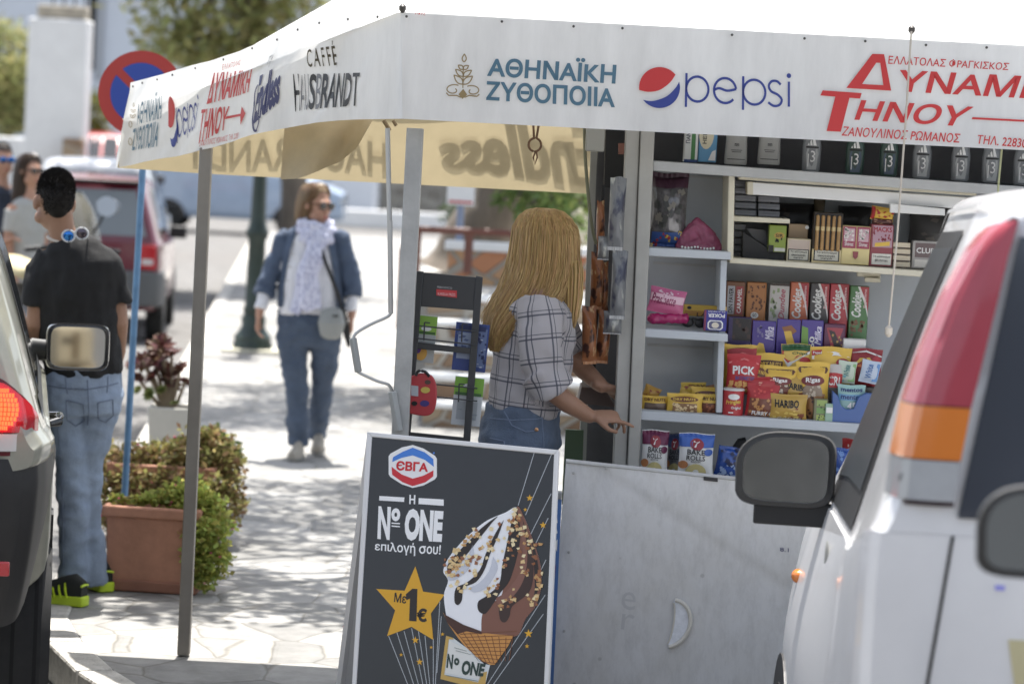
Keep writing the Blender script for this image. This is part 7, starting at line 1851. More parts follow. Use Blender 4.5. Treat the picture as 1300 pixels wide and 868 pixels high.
def hr_(y, x0, x1, dpt, dy=0):
    c = p((x0 + x1) / 2, y, dy); return (c, V(((x1 - x0) / 2 / sc(Y0), 0, 0)), V((0, dpt, 0)))
rg_ = [hr_(264.5, 684, 700, .02), hr_(267, 672, 712, .05), hr_(276, 661, 723, .08), hr_(290, 654, 731, .1), hr_(310, 651, 733, .106), hr_(330, 649, 733, .11), hr_(350, 644, 731, .112, -.0), hr_(370, 635, 723, .115, -.01), hr_(388, 624, 706, .11, -.03), hr_(404, 618, 684, .09, -.06), hr_(418, 617, 664, .07, -.08), hr_(432, 619, 648, .045, -.09), hr_(446, 626, 636, .015, -.09)]
hb = ring_shape(rg_)
for sx, sd, n_, am, rd in ((0, 1, 2200, .010, .0014), (0, 2, 320, .03, .0010)):
    s_ = strands(rg_, n_, rd, sd, amp=am, tipvar=.3); hb.add(s_.v, s_.f)
# lock falling in front of the far shoulder
rf = [hr_(330, 715, 736, .05, -.02), hr_(350, 716, 737, .045, -.03), hr_(375, 716, 735, .035, -.04), hr_(400, 717, 731, .025, -.05), hr_(418, 720, 727, .012, -.05)]
hb2 = ring_shape(rf, 14); hb.add(hb2.v, hb2.f); s_ = strands(rf, 120, .003, 9, amp=.008); hb.add(s_.v, s_.f)
obj('hair', hb, HBL, blo, recalc=False)

# ------------------------------------------------------------------ the couple at the far left
def standing(label, hx_, hy_, Y0, face, H, top, bottom, skin, long_hair=None, hairm=None, glasses=None, dress=False, armpx=None, seed=1, sil=.2):
    s = sc(Y0)
    foot = P(hx_, hy_, Y0); gx = foot.x
    hc = foot
    t = thing('person', label, 'person', V((gx, Y0, .002)))
    f = V(face).normalized(); rr = f.cross(UP).normalized()
    b = B(); r2, f2, u2 = head_shape(b, hc, f, UP)
    z = lambda k: V((gx, Y0, hc.z * k))
    sh_z = hc.z - .27
    at = lambda x, y, zz: V((gx, Y0, 0)) + rr * x + f * y + V((0, 0, zz))
    b.tube([hc - UP * .06, hc - UP * .16, hc - UP * .24], [.052, .05, .08], 12)
    b.tube([at(0, 0, sh_z), at(0, 0, sh_z - .15), at(0, 0, sh_z - .35), at(0, 0, sh_z - .55)], [(q_ * (.78 if dress else 1), w_ * (.8 if dress else 1)) for q_, w_ in ((.15, .08), (.16, .1), (.13, .09), (.15, .11))], 16, ref=rr, rnd=True)
    arms = []
    for q in (-1, 1):
        if q == 1 and armpx: A = [at(q * .19, 0, sh_z - .03), at(q * .23, -.02, sh_z - .3), at(q * .16, .22, sh_z - .38), at(q * .1, .36, sh_z - .33)]
        else: A = [at(q * .145, 0, sh_z - .03), at(q * .165, -.02, sh_z - .3), at(q * .155, .06, sh_z - .55)]
        arms.append(A); b.tube(A, [.048, .042, .03, .026][:len(A)], 10, rnd=True)
        d = (A[-1] - A[-2]).normalized(); hand_shape(b, A[-1], d, rr * q if d.z < -.5 else UP, side=-q if d.z < -.5 else q)
    legs = [[at(q * .09, 0, sh_z - .55), at(q * .1, 0, .5), at(q * .1, 0, .08)] for q in (-1, 1)]
    for L in legs: b.tube(L, [.08, .055, .036], 10, rnd=True)
    obj('body', remesh(b, .011, 2), skin, t)
    b = B().tube([at(0, 0, sh_z + .07), at(0, 0, sh_z + .02), at(0, 0, sh_z - .15), at(0, 0, sh_z - .35), at(0, 0, sh_z - .6)] + ([at(0, 0, sh_z - .85), at(0, 0, sh_z - .95)] if dress else []), [(.07, .06), (.145, .09) if dress else (.17, .10), (.155, .11) if dress else (.175, .12), (.13, .10) if dress else (.15, .11), (.16, .125)] + ([(.22, .18), (.23, .19)] if dress else []), 18, ref=rr)
    for A in arms: b.tube([A[0], lerp(A[0], A[1], .6 if top[1] else 1)], [.06, .056] if dress else [.065, .06], 10)
    obj('dress' if dress else 'shirt', remesh(b, .012, 3, .012, 7, (1.4, 1.4, .7), seed), top[0], t)
    if not dress:
        b = B().tube([at(0, 0, sh_z - .55), at(0, 0, sh_z - .7)], [(.17, .125), (.175, .135)], 16, ref=rr)
        for L in legs: b.tube(L, [.1, .08, .07], 12)
        obj('trousers', remesh(b, .013, 3, .008, 7, seed=seed), bottom, t)
    for L in legs: shoe(t, V((L[-1].x, L[-1].y, .003)) - f * .06, f, .26, SOLE, BLK, .02)
    if long_hair:
        rg = [(hc + UP * .125 - f * .01, r2 * .02, f * .02), (hc + UP * .11 - f * .012, r2 * .055, f * .06), (hc + UP * .07 - f * .02, r2 * .083, f * .085), (hc + UP * .02 - f * .038, r2 * .09, f * .078), (hc - UP * .06 - f * .045, r2 * .095, f * .07), (hc - UP * .18 - f * .05, r2 * .1, f * .065), (hc - UP * .32 - f * .045, r2 * .095, f * .05), (hc - UP * .45 - f * .04, r2 * .07, f * .035), (hc - UP * .52 - f * .04, r2 * .03, f * .02)]
        h_ = ring_shape(rg); s2 = strands(rg, 260, .005, 5, amp=.012, tipvar=.2); h_.add(s2.v, s2.f)
        obj('hair', h_, hairm, t, recalc=False)
    else: short_hair(t, hc, f, UP, 1.0, hairm, 900, 8, .018, .008)
    b = B()
    for q in (-1, 1): b.ell(hc + f2 * .096 + r2 * q * .034 - UP * .003, r2 * .031, f2 * .008, UP * .023, 14, 8)
    g = obj('sunglasses', b, glasses, t)
    obj('temples', B().tube([hc + f2 * .098 - r2 * .06, hc - r2 * .082], .005, 6).tube([hc + f2 * .098 + r2 * .06, hc + r2 * .082], .005, 6), BLK, g)
    obj('lips', B().ell(hc + f2 * .089 - UP * .074, r2 * .022, f2 * .01, UP * .007, 10, 6), M('lips', (0, 0, 0)), t)
    return t
standing('bearded man with blue mirrored sunglasses and dark blue shirt at the left edge', 3, 202, 21.4, (.55, -.83, 0), 1.75, (M('navy_shirt', (.04, .05, .075), .85, var=.2), False), M('dark_trousers', (.03, .03, .035), .85), SKIN, None, M('hair_dark_brown', (.035, .024, .018), .5, island=.5), M('blue_mirror', (0, 0, 0)), armpx=True, seed=3)
standing('woman with long straight brown hair and a pale grey dress next to the bearded man', 38, 216, 21.2, (.75, -.66, 0), 1.65, (M('grey_linen', (.42, .42, .40), .9, var=.1, bump=.2, bs=80), True), None, SKIN, True, hairmat('hair_brown', (.05, .03, .02)), M('brown_lens', (0, 0, 0)), dress=True, seed=6)
# =================================================================== vehicles
TYRE = M('tyre', (.018, .018, .018), .85, var=.3, vs=20); RIM = M('rim_grey', (.35, .35, .36), .35, metal=.7); GLASS = M('car_glass', (.02, .024, .03), .06, spec=.6, coat=.5)
TRIM = M('black_plastic', (.014, .014, .015), .5, var=.3, vs=6); CHR = M('mirror_silver', (.34, .35, .355), .04, metal=1.0); REDL = M('red_lens', (.42, .012, .02), .12, coat=.8); AMB = M('amber_lens', (.65, .19, .03), .15, coat=.8); CLR = M('clear_lens', (.55, .55, .55), .12, coat=.8)
def paint(name, col, dirt=.12): return M(name, col, .35, var=dirt, vs=3.5, coat=.7, spec=.5)
class Car:
    def __init__(s, name, label, cat, loc, rz, st, col, lean=.25, flean=.9, group=None, bf=None):
        s.bf = bf
        s.st = st; s.L = st[-1][0]; s.lean = lean; s.flean = flean
        s.t = thing(name, label, cat, loc, (0, 0, rz), group)
        s.col = col
        ys = [q[0] for q in st]
        yy = sorted(set([round(a + (b_ - a) * k / 4, 4) for a, b_ in zip(ys, ys[1:]) for k in range(4)] + [ys[-1]]))
        ks = [k * .25 for k in range(37)]
        R = [[s.S(y, k, 1) for k in ks] + [s.S(y, k, -1) for k in reversed(ks[:-1])] for y in yy]
        n = len(R[0]); b = B()
        vs = [p for r in R for p in r]
        fs = [(i * n + k, i * n + k + 1, (i + 1) * n + k + 1, (i + 1) * n + k) for i in range(len(R) - 1) for k in range(n - 1)]
        fs += [(i * n + n - 1, i * n, (i + 1) * n, (i + 1) * n + n - 1) for i in range(len(R) - 1)]
        for o in (0, (len(R) - 1) * n):
            for k in range(len(ks) - 1): fs.append((o + k, o + k + 1, o + n - 2 - k, o + n - 1 - k) if k < len(ks) - 2 else (o + k, o + k + 1, o + n - 1 - k))
        b.add(vs, fs)
        s.body = obj('body', b, col, s.t, world=False, ang=50)
    def par(s, y):
        st = s.st
        pts = [interp([q[0] for q in st], [q[j] for q in st], y) for j in range(6)]
        return pts
    def S(s, y, k, side=1, off=0.0):
        _, w, zb, zt, zr, wr = s.par(y)
        zw = zr - zt
        bf = s.bf(y) if s.bf else .95
        P_ = [(w * .90, zb), (w * .985, zb + .14 * (zt - zb)), (w, zb + .5 * (zt - zb)), (w * (bf + .035), zt - .05), (w * bf, zt + .01), (lerp(w * bf, wr, .52), zt + zw * .5), (wr, zt + zw * .86), (wr * .88, zt + zw * .97), (wr * .5, zr), (0, zr + .008)]
        i = min(int(k), 8); t = k - i
        p0, p1, p2, p3 = P_[max(i - 1, 0)], P_[i], P_[i + 1], P_[min(i + 2, 9)]
        x, z = [0.5 * (2 * b_ + (c - a) * t + (2 * a - 5 * b_ + 4 * c - d) * t * t + (3 * b_ - a - 3 * c + d) * t ** 3) for a, b_, c, d in zip(p0, p1, p2, p3)]
        x = max(0, x)
        up = max(0, z - zt)
        yo = s.lean * up * max(0, 1 - y / .7) - 0 * up
        x += off
        return V((side * x, y + yo, z))
    def patch(s, name, mat, y0, y1, k0, k1, side, off=.005, nu=12, nv=8, par=None, y0t=None, y1t=None):
        y0t = y0 if y0t is None else y0t; y1t = y1 if y1t is None else y1t
        b = B().grid(lambda u, v: s.S(lerp(lerp(y0, y1, u), lerp(y0t, y1t, u), v), lerp(k0, k1, v), side, off), nu, nv)
        return obj(name, b, mat, par or s.t, world=False, recalc=False)
    def rear(s, name, mat, x0, x1, z0, z1, off=.006, par=None, x0t=None, x1t=None, th=.004, bevel=0):
        """panel on the tail; x measured from the centre"""
        x0t = x0 if x0t is None else x0t; x1t = x1 if x1t is None else x1t
        zt = s.st[0][3]
        f = lambda u, v: V((lerp(lerp(x0, x1, u), lerp(x0t, x1t, u), v), -off + s.lean * max(0, lerp(z0, z1, v) - zt), lerp(z0, z1, v)))
        b = B().grid(f, 8, 6, V((0, th, 0)))
        return obj(name, b, mat, par or s.t, world=False, bevel=bevel)
    def wheel(s, y, r, side, wd=.2, inset=.0, a1=PI):
        w = s.par(y)[1]; x = side * (w - wd / 2 + .012 - inset); ax = V((1, 0, 0))
        b = B().lathe([(r * .68, -wd / 2), (r * .93, -wd / 2), (r, -wd / 2 + .03), (r, wd / 2 - .03), (r * .93, wd / 2), (r * .68, wd / 2)], (0, 0, 0), 32, axis=ax)
        gr = B()
        b.v = [p + V((x, y, r)) for p in b.v]
        t = obj('tyre', b, TYRE, s.t, world=False)
        q = B().lathe([(.02, wd / 2 - .01), (r * .25, wd / 2 - .02), (r * .6, wd / 2 - .05), (r * .69, wd / 2 - .005)], (0, 0, 0), 24, axis=ax * side)
        q.v = [p + V((x, y, r)) for p in q.v]
        obj('rim', q, RIM, t, world=False)
        gv = B()
        for gx in (-.3, 0, .3): gv.lathe([(r * 1.002, -.006), (r * 1.002, .006)], (0, 0, 0), 32, axis=ax).v
        gv.v = [p + V((x + (-.3 + .3 * (i // 64)) * wd, y, r)) for i, p in enumerate(gv.v)]
        obj('tread_groove', gv, M('groove', (.006, .006, .006), .9), t, world=False)
        a = B(); R1, R0 = r * 1.25, r * 1.02
        pts = [(y + R1 * math.cos(th), r + R1 * math.sin(th)) for th in [a1 * k / 16 for k in range(17)]] + [(y + R0 * .9 * math.cos(th), r + R0 * .9 * math.sin(th)) for th in [a1 * k / 16 for k in range(16, -1, -1)]]
        a.prism([V((side * (w * .93), yy, zz)) for yy, zz in pts], V((side * (w * .075 + .006), 0, 0)))
        obj('wheel_arch', a, TRIM, s.t, world=False, smooth=False)
    def bumper(s, mat, z0, z1, out=.07, wrap=.55, end='rear', name='bumper'):
        w = s.st[0][1] if end == 'rear' else s.st[-1][1]; w = max(q[1] for q in s.st) + .012
        o = [(-w, wrap), (-w, .1), (-w + .05, .0), (-w + .16, -out * .8), (-w * .4, -out), (w * .4, -out), (w - .16, -out * .8), (w - .05, .0), (w, .1), (w, wrap)]
        inn = [(w - .05, wrap), (w - .07, .14), (-w + .07, .14), (-w + .05, wrap)]
        f = (lambda y: y) if end == 'rear' else (lambda y: s.L - y)
        return obj(name, B().prism([V((x, f(y), z0)) for x, y in o + inn], V((0, 0, z1 - z0))), mat, s.t, world=False, bevel=.03, seg=3)
# ------------------------------------------------------------------ pale SUV at the left edge
ch = math.radians(9.8)
rt = V((math.cos(ch), math.sin(ch), 0))
loc = V((-1.372, 8.6, -.13)) - rt * .925
PALEG = paint('pale_champagne_paint', (.25, .25, .205), .22)
ST = [(0, .86, 1.05, 1.18, 1.74, .63), (.04, .885, 1.05, 1.20, 1.77, .66), (.14, .91, 1.05, 1.2, 1.8, .69), (.4, .925, 1.03, 1.19, 1.82, .70), (.5, .925, .6, 1.19, 1.82, .70), (1.4, .925, .34, 1.17, 1.83, .71), (2.6, .925, .34, 1.14, 1.80, .68), (3.05, .92, .34, 1.12, 1.45, .72), (3.4, .91, .34, 1.10, 1.16, .8), (4.2, .88, .36, .98, 1.0, .7), (4.5, .80, .42, .80, .82, .6)]
suv = Car('parked_suv', 'pale greenish-grey SUV with a glowing brake light and black bumper at the left edge', 'suv', loc, ch, ST, PALEG, lean=.3)
def suv_bump(u, v):
    q = abs(2 * u - 1); sg = 1 if u > .5 else -1
    pth = [(0, -.055), (.5, -.05), (.72, -.035), (.82, .0), (.875, .06), (.905, .16), (.925, .34), (.935, .62)]
    k = q * 7; i = min(int(k), 6); t = k - i
    x, y = lerp(pth[i][0], pth[i + 1][0], t), lerp(pth[i][1], pth[i + 1][1], t)
    zb_ = .56 + .26 * max(0, (q - .45) / .55) ** 2
    z = lerp(zb_, 1.09, v); ins = .10 * (1 - v) ** 2 + .015 * max(0, v - .85) / .15
    return V((sg * x * (1 - ins * .6), y + ins * (1 - q) * .5 + ins * .4, z))
obj('bumper', B().grid(suv_bump, 60, 14), TRIM, suv.t, world=False, recalc=False)
obj('reflector', B().box(.60, .80, -.062, -.05, .74, .785), REDL, suv.t, world=False, bevel=.005)
obj('reflector', B().box(-.80, -.60, -.062, -.05, .74, .785), REDL, suv.t, world=False, bevel=.005)
def suv_lamp(side):
    def cpath(u, z, off):
        pts = [(.46, -.012), (.62, -.010), (.74, -.004), (.785, .006), (.815, .022), (.838, .05), (.852, .085)]
        k = u * (len(pts) - 1); i = min(int(k), len(pts) - 2); q = k - i
        x, y = lerp(pts[i][0], pts[i + 1][0], q), lerp(pts[i][1], pts[i + 1][1], q)
        nx, ny = (0, -1) if u < .45 else ((.7, -.7) if u < .75 else (1, -.2))
        tp = max(0, z - 1.22)
        return V((side * (x + nx * off - tp * .3), y + ny * off + max(0, z - 1.2) * .3, z))
    zmx = lambda u: lerp(1.335, 1.215, max(0, (u - .3) / .7) ** 1.4)
    lamp_ = obj('tail_light', B().grid(lambda u, v: cpath(u, lerp(1.172, zmx(u), v), .018), 26, 10), REDL, suv.t, world=False, recalc=False)
    obj('reverse_strip', B().grid(lambda u, v: cpath(u, lerp(1.115, 1.168, v), .016), 26, 4), M('strip_clear', (.55, .54, .52), .2, coat=.5), lamp_, world=False, recalc=False)
    obj('bezel', B().grid(lambda u, v: cpath(u, lerp(1.10, zmx(u) + .014, v), .008), 26, 8), M('bezel_maroon', (.10, .012, .016), .2), lamp_, world=False, recalc=False)
    gl_ = M('brake_glow', (1.0, .075, .02), .3, emit=1.6)
    b = B(); 
    for j in range(9):
        zc = 1.245 + .128 * (j - 4) / 9; hw = .066 * math.sqrt(max(0.02, 1 - ((j - 4) / 4.6) ** 2))
        for i in range(11):
            x0 = -hw + 2 * hw * i / 11; x1 = x0 + 2 * hw / 11 * .82
            b.prism([V((side * (.745 + x), -.032, zc + dz)) for x, dz in ((x0, -.006), (x1, -.006), (x1, .006), (x0, .006))], V((0, .004, 0)))
    obj('brake_lens', b, gl_, lamp_, world=False, recalc=False)
suv_lamp(1); suv_lamp(-1)
for sd in (1, -1):
    suv.patch('side_window', GLASS, .62, 1.35, 4.25, 5.9, sd, y0t=.85)
    suv.patch('window_trim', TRIM, .50, .56, 4.0, 6.1, sd, .006, 1, 12, y0t=.74, y1t=.80)
    suv.patch('side_window', GLASS, 1.45, 2.55, 4.25, 5.9, sd, y1t=2.45)
    suv.patch('window_trim', TRIM, .36, 1.40, 3.98, 4.22, sd, .006, nv=2)
    suv.patch('window_trim', TRIM, 1.40, 2.6, 3.98, 4.22, sd, .006, nv=2)
    suv.patch('door_seam', BLK, .405, .412, 1.2, 4.0, sd, .002, 1, 14)
    suv.patch('door_seam', BLK, 1.402, 1.41, 1.0, 5.9, sd, .002, 1, 14)
    suv.patch('sill_cladding', TRIM, .62, 3.0, .1, 1.2, sd, .014, 20, 4)
    for yh_ in (.98,):
        hp = suv.S(yh_, 3.0, sd)
        obj('door_handle', B().tube([hp + V((0, -.10, -.02)), hp + V((sd * .03, -.08, -.015)), hp + V((sd * .034, .06, -.01)), hp + V((0, .09, -.01))], [.012, .016, .016, .012], 8), M('handle_black', (.012, .012, .012), .25, coat=.5), suv.t, world=False)
    suv.wheel(.80, .37, sd, .24, a1=1.75); suv.wheel(3.5, .37, sd, .24)
suv.rear('rear_window', GLASS, -.5, .5, 1.24, 1.68, x0t=-.40, x1t=.40)
suv.rear('number_plate', WHT, -.26, .26, .93, 1.04, .07)
wsh = B().grid(lambda u, v: suv.S(lerp(2.62, 3.36, v), lerp(6.3, 9, 1 - abs(1 - 2 * u)) if False else 6.4 + 2.6 * (1 - abs(2 * u - 1)), 1 if u > .5 else -1, .004), 20, 8)
obj('windscreen', wsh, GLASS, suv.t, world=False, recalc=False)
# mirror
def wing_mirror(par, c, f, r, u, w, h, d, sd, housing, round_=.35, glassm=CHR, rim=.012, armlen=.12, arm_dz=-.02, under=False):
    """c centre, f faces backwards to the driver, r to the outer side"""
    n = 36
    def out(k, s): 
        a = 2 * PI * k / n; e = round_
        if e > .5: e = .85 if math.cos(a) > 0 and math.sin(a) > -.2 else .42
        x = math.copysign(abs(math.cos(a)) ** e, math.cos(a)); z = math.copysign(abs(math.sin(a)) ** e, math.sin(a))
        x2 = x * w / 2 * s; z2 = z * h / 2 * s * (1 - .10 * (1 if x * sd < 0 else -.0) * 0)
        return r * x2 + u * z2
    rings = [(0.0, .92), (.0, 1.0), (-.02, 1.03), (-.3 * d, 1.02), (-.65 * d, .88), (-.92 * d, .6), (-d, .25)]
    vs = []
    for dd, s in [(-.012, 1 - 2 * rim / h), (0.002, 1 - 2 * rim / h * .9)] + rings:
        vs += [c + f * dd + out(k, s) for k in range(n)]
    m = len(rings) + 2
    fs = [(i * n + k, i * n + (k + 1) % n, (i + 1) * n + (k + 1) % n, (i + 1) * n + k) for i in range(m - 1) for k in range(n)] + [list(range((m - 1) * n, m * n))]
    h_ = obj('mirror', B().add(vs, fs), housing, par, world=False, ang=50)
    g = B().add([c + f * (-.008) + out(k, 1 - 2 * rim / h * .98) for k in range(n)], [list(range(n))])
    obj('mirror_glass', g, glassm, h_, world=False, smooth=False, recalc=False)
    a0 = c - r * (w / 2 - .02) + u * (arm_dz if not under else -h / 2) - f * .05
    if under: b = B().obox(c - r * w * .12 - u * (h / 2 + .02) - f * .04, r * w * .42, f * .03, u * .035)
    else: b = B().tube([a0 + r * .04, a0, a0 - r * armlen - f * .05], [(.05, .035), (.04, .03), (.05, .035)], 12, ref=u)
    obj('mirror_arm', b, TRIM, h_, world=False, bevel=.006 if under else 0)
    return h_
MH = M('mirror_black', (.012, .012, .013), .18, coat=.8)
im = PM[suv.t.name].inverted()
mc = im @ P(99, 441, 11.25)
def rot_to(par, v): return (PM[par.name].to_3x3().inverted() @ V(v))
def mirror_at(par, px, py, Y, w, h, d, look, sd, housing, **k):
    c = PM[par.name].inverted() @ P(px, py, Y)
    f = rot_to(par, look).normalized(); u = V((0, 0, 1)); u = (u - f * u.dot(f)).normalized(); r = u.cross(f) * 1.0
    if r.x * sd < 0: r = -r
    return wing_mirror(par, c, f, r, u, w, h, d, sd, housing, **k)
mirror_at(suv.t, 99, 441, 11.25, .245, .185, .12, (.22, -1, -.013), 1, MH, armlen=.16)
# ------------------------------------------------------------------ white microvan at the right
VW = paint('white_paint', (.74, .74, .75), .05)
cv = math.radians(-1.7); rtv = V((math.cos(cv), math.sin(cv), 0))
loc = V((.79, 6.0, -.13)) + rtv * .74
STV = [(0, .725, .38, 1.36, 2.06, .49), (.03, .745, .36, 1.36, 2.075, .515), (.10, .755, .34, 1.35, 2.085, .535), (.3, .755, .33, 1.30, 2.09, .54), (.6, .75, .32, 1.24, 2.09, .50), (1.0, .74, .32, 1.20, 2.09, .445), (1.9, .735, .32, 1.15, 2.06, .41), (2.2, .735, .32, 1.14, 1.85, .43), (2.55, .73, .32, 1.12, 1.30, .54), (2.95, .70, .34, 1.0, 1.05, .55), (3.1, .62, .4, .8, .84, .5)]
van = Car('white_microvan', 'white compact van with tall red and amber tail lights at the right edge', 'van', loc, cv, STV, VW, lean=.12, bf=lambda y: interp([0, .7, 1.1, 2.0, 2.6, 3.1], [.965, .95, .91, .865, .86, .92], y))
def van_lamp(side):
    # follows the corner pillar: bottom wide at the flank, top leaning inwards
    def f(u, v, off):
        z = lerp(1.42, 2.02, v)
        w = interp([0, .14, .33, .5, .71, .88, .96, 1], [.697, .692, .673, .645, .60, .55, .515, .483], v)
        inner = interp([0, .14, .33, .5, .71, .88, 1], [.575, .567, .55, .53, .505, .486, .468], v)
        pts = [(inner, -.012), (lerp(inner, w, .5), -.010), (lerp(inner, w, .82), -.002), (w - .015, .02), (w - .003, .055), (w + .004, .10)]
        kx = 1
        k = u * kx * (len(pts) - 1); i = min(int(k), len(pts) - 2); q = k - i
        x, y = lerp(pts[i][0], pts[i + 1][0], q), lerp(pts[i][1], pts[i + 1][1], q)
        nx, ny = (0, -1) if u < .5 else (.6, -.8)
        return V((side * (x + nx * off), y + ny * off + van.lean * max(0, z - 1.36), z))
    L = obj('tail_light', B().grid(lambda u, v: f(u, lerp(.335, 1, v), .020), 20, 22), M('faded_red_lens', (.36, .045, .065), .22, coat=.5, var=.12, vs=5), van.t, world=False, recalc=False)
    obj('indicator_lens', B().grid(lambda u, v: f(u, lerp(.145, .330, v), .020), 20, 6), AMB, L, world=False, recalc=False)
    obj('reverse_lens', B().grid(lambda u, v: f(lerp(0, 1, u), lerp(.0, .140, v), .020), 20, 6), M('clear_grey_lens', (.40, .41, .42), .2, coat=.6, var=.1, vs=9), L, world=False, recalc=False)
    obj('lamp_bezel', B().grid(lambda u, v: f(u * 1.02, lerp(-.02, 1.01, v), .008), 20, 20), M('bezel_dark', (.05, .03, .035), .3), L, world=False, recalc=False)
    obj('bulb', B().ell(f(.45, .07, .006), V((.02, 0, 0)), V((0, .008, 0)), V((0, 0, .02)), 10, 6), M('bulb_grey', (.2, .2, .2), .3), L, world=False)
van_lamp(1); van_lamp(-1)
VG = M('tinted_glass', (.045, .052, .068), .12, coat=.5)
van.rear('rear_window', VG, -.565, .565, 1.385, 1.985, .012, x0t=-.462, x1t=.462)
van.rear('spoiler', VW, -.38, .38, 1.975, 2.06, .035, x0t=-.34, x1t=.34, th=.08, bevel=.01)
van.rear('hatch_seam', BLK, -.655, -.648, .60, 1.345, .003, x0t=-.575, x1t=-.568)
van.rear('hatch_seam', BLK, .648, .655, .60, 1.345, .003, x0t=.568, x1t=.575)
van.bumper(VW, .40, .68, .05, .5)
van.rear('beige_patch', M('beige_patch', (.55, .50, .30), .6), -.42, -.30, 1.03, 1.13, .004, x0t=-.44, x1t=-.30)
van.rear('blue_mark', M('blue_scrawl', (.3, .3, .75), .5), -.475, -.455, 1.235, 1.245, .004)
van.rear('number_plate', WHT, -.26, .26, .75, .87, .012)
for sd in (1, -1):
    van.patch('window_trim', TRIM, 1.2, 2.35, 3.95, 6.05, sd, .004, 24, 10, y0t=1.2, y1t=2.0)
    van.patch('side_window', M('dusty_side_glass', (.035, .04, .045), .38, spec=.3), 1.28, 2.28, 4.25, 5.85, sd, .008, y1t=1.95)
    van.patch('gutter', M('gutter_grey', (.35, .35, .35), .5), .1, 2.0, 6.45, 6.6, sd, .008, 20, 2)
    van.patch('door_seam', BLK, .99, .996, .9, 4.0, sd, .002, 1, 14)
    sm = van.S(2.5, 2.4, sd)
    obj('side_marker', B().ell(sm, V((.022, 0, 0)), V((0, .035, 0)), V((0, 0, .022))), AMB, van.t, world=False)
    van.wheel(.5, .28, sd, .17); van.wheel(2.5, .28, sd, .17)
    dn = van.S(2.1, 2.9, sd)
    obj('dent_mark', B().ell(van.S(1.75, 2.75, sd), V((.004, 0, 0)), V((0, .05, 0)), V((0, 0, .05)), 8, 6), M('dent_grey', (.3, .3, .28), .6), van.t, world=False)
wsh = B().grid(lambda u, v: van.S(lerp(1.98, 2.52, v), 6.4 + 2.6 * (1 - abs(2 * u - 1)), 1 if u > .5 else -1, .004), 20, 8)
obj('windscreen', wsh, GLASS, van.t, world=False, recalc=False)
mirror_at(van.t, 997, 596, 8.2, .285, .215, .09, (-.12, -1, .07), -1, M('mirror_charcoal', (.035, .035, .035), .45), round_=.55, rim=.014, under=True, glassm=M('dusty_mirror', (.34, .35, .36), .16, metal=1, var=.2, vs=12))
# ------------------------------------------------------------------ vehicle next to the camera: only its mirror shows
STN = [(0, .72, .35, 1.2, 1.85, .55), (.1, .75, .33, 1.2, 1.88, .6), (1.0, .76, .32, 1.18, 1.9, .62), (2.4, .76, .32, 1.16, 1.85, .6), (2.9, .74, .32, 1.14, 1.35, .66), (3.3, .70, .36, .95, 1.0, .6), (3.4, .62, .4, .8, .84, .55)]
near = Car('near_van', 'grey van at the lower right edge of which only the black left mirror shows', 'van', V((1.98, 2.25, -.13)), 0, STN, paint('grey_van_paint', (.25, .26, .28)), lean=.05)
for sd in (1, -1):
    near.patch('side_window', GLASS, .3, 1.2, 4.25, 5.85, sd, .006); near.patch('side_window', GLASS, 1.3, 2.5, 4.25, 5.85, sd, .006)
    near.wheel(.6, .29, sd, .17); near.wheel(2.75, .29, sd, .17)
    hb_ = near.S(3.3, 2.3, sd); obj('headlight', B().ell(hb_ + V((-sd * .12, .03, .1)), V((.1, 0, 0)), V((0, .05, 0)), V((0, 0, .08))), CLR, near.t, world=False)
near.rear('rear_window', GLASS, -.5, .5, 1.25, 1.75); near.bumper(TRIM, .36, .6, .05, .4)
mirror_at(near.t, 1316, 677, 5.0, .205, .165, .08, (-.1, -1, -.02), -1, M('mirror_charcoal', (0, 0, 0)), round_=.6, rim=.012, glassm=M('dark_tint_mirror', (.16, .18, .2), .1, metal=1), armlen=.1)
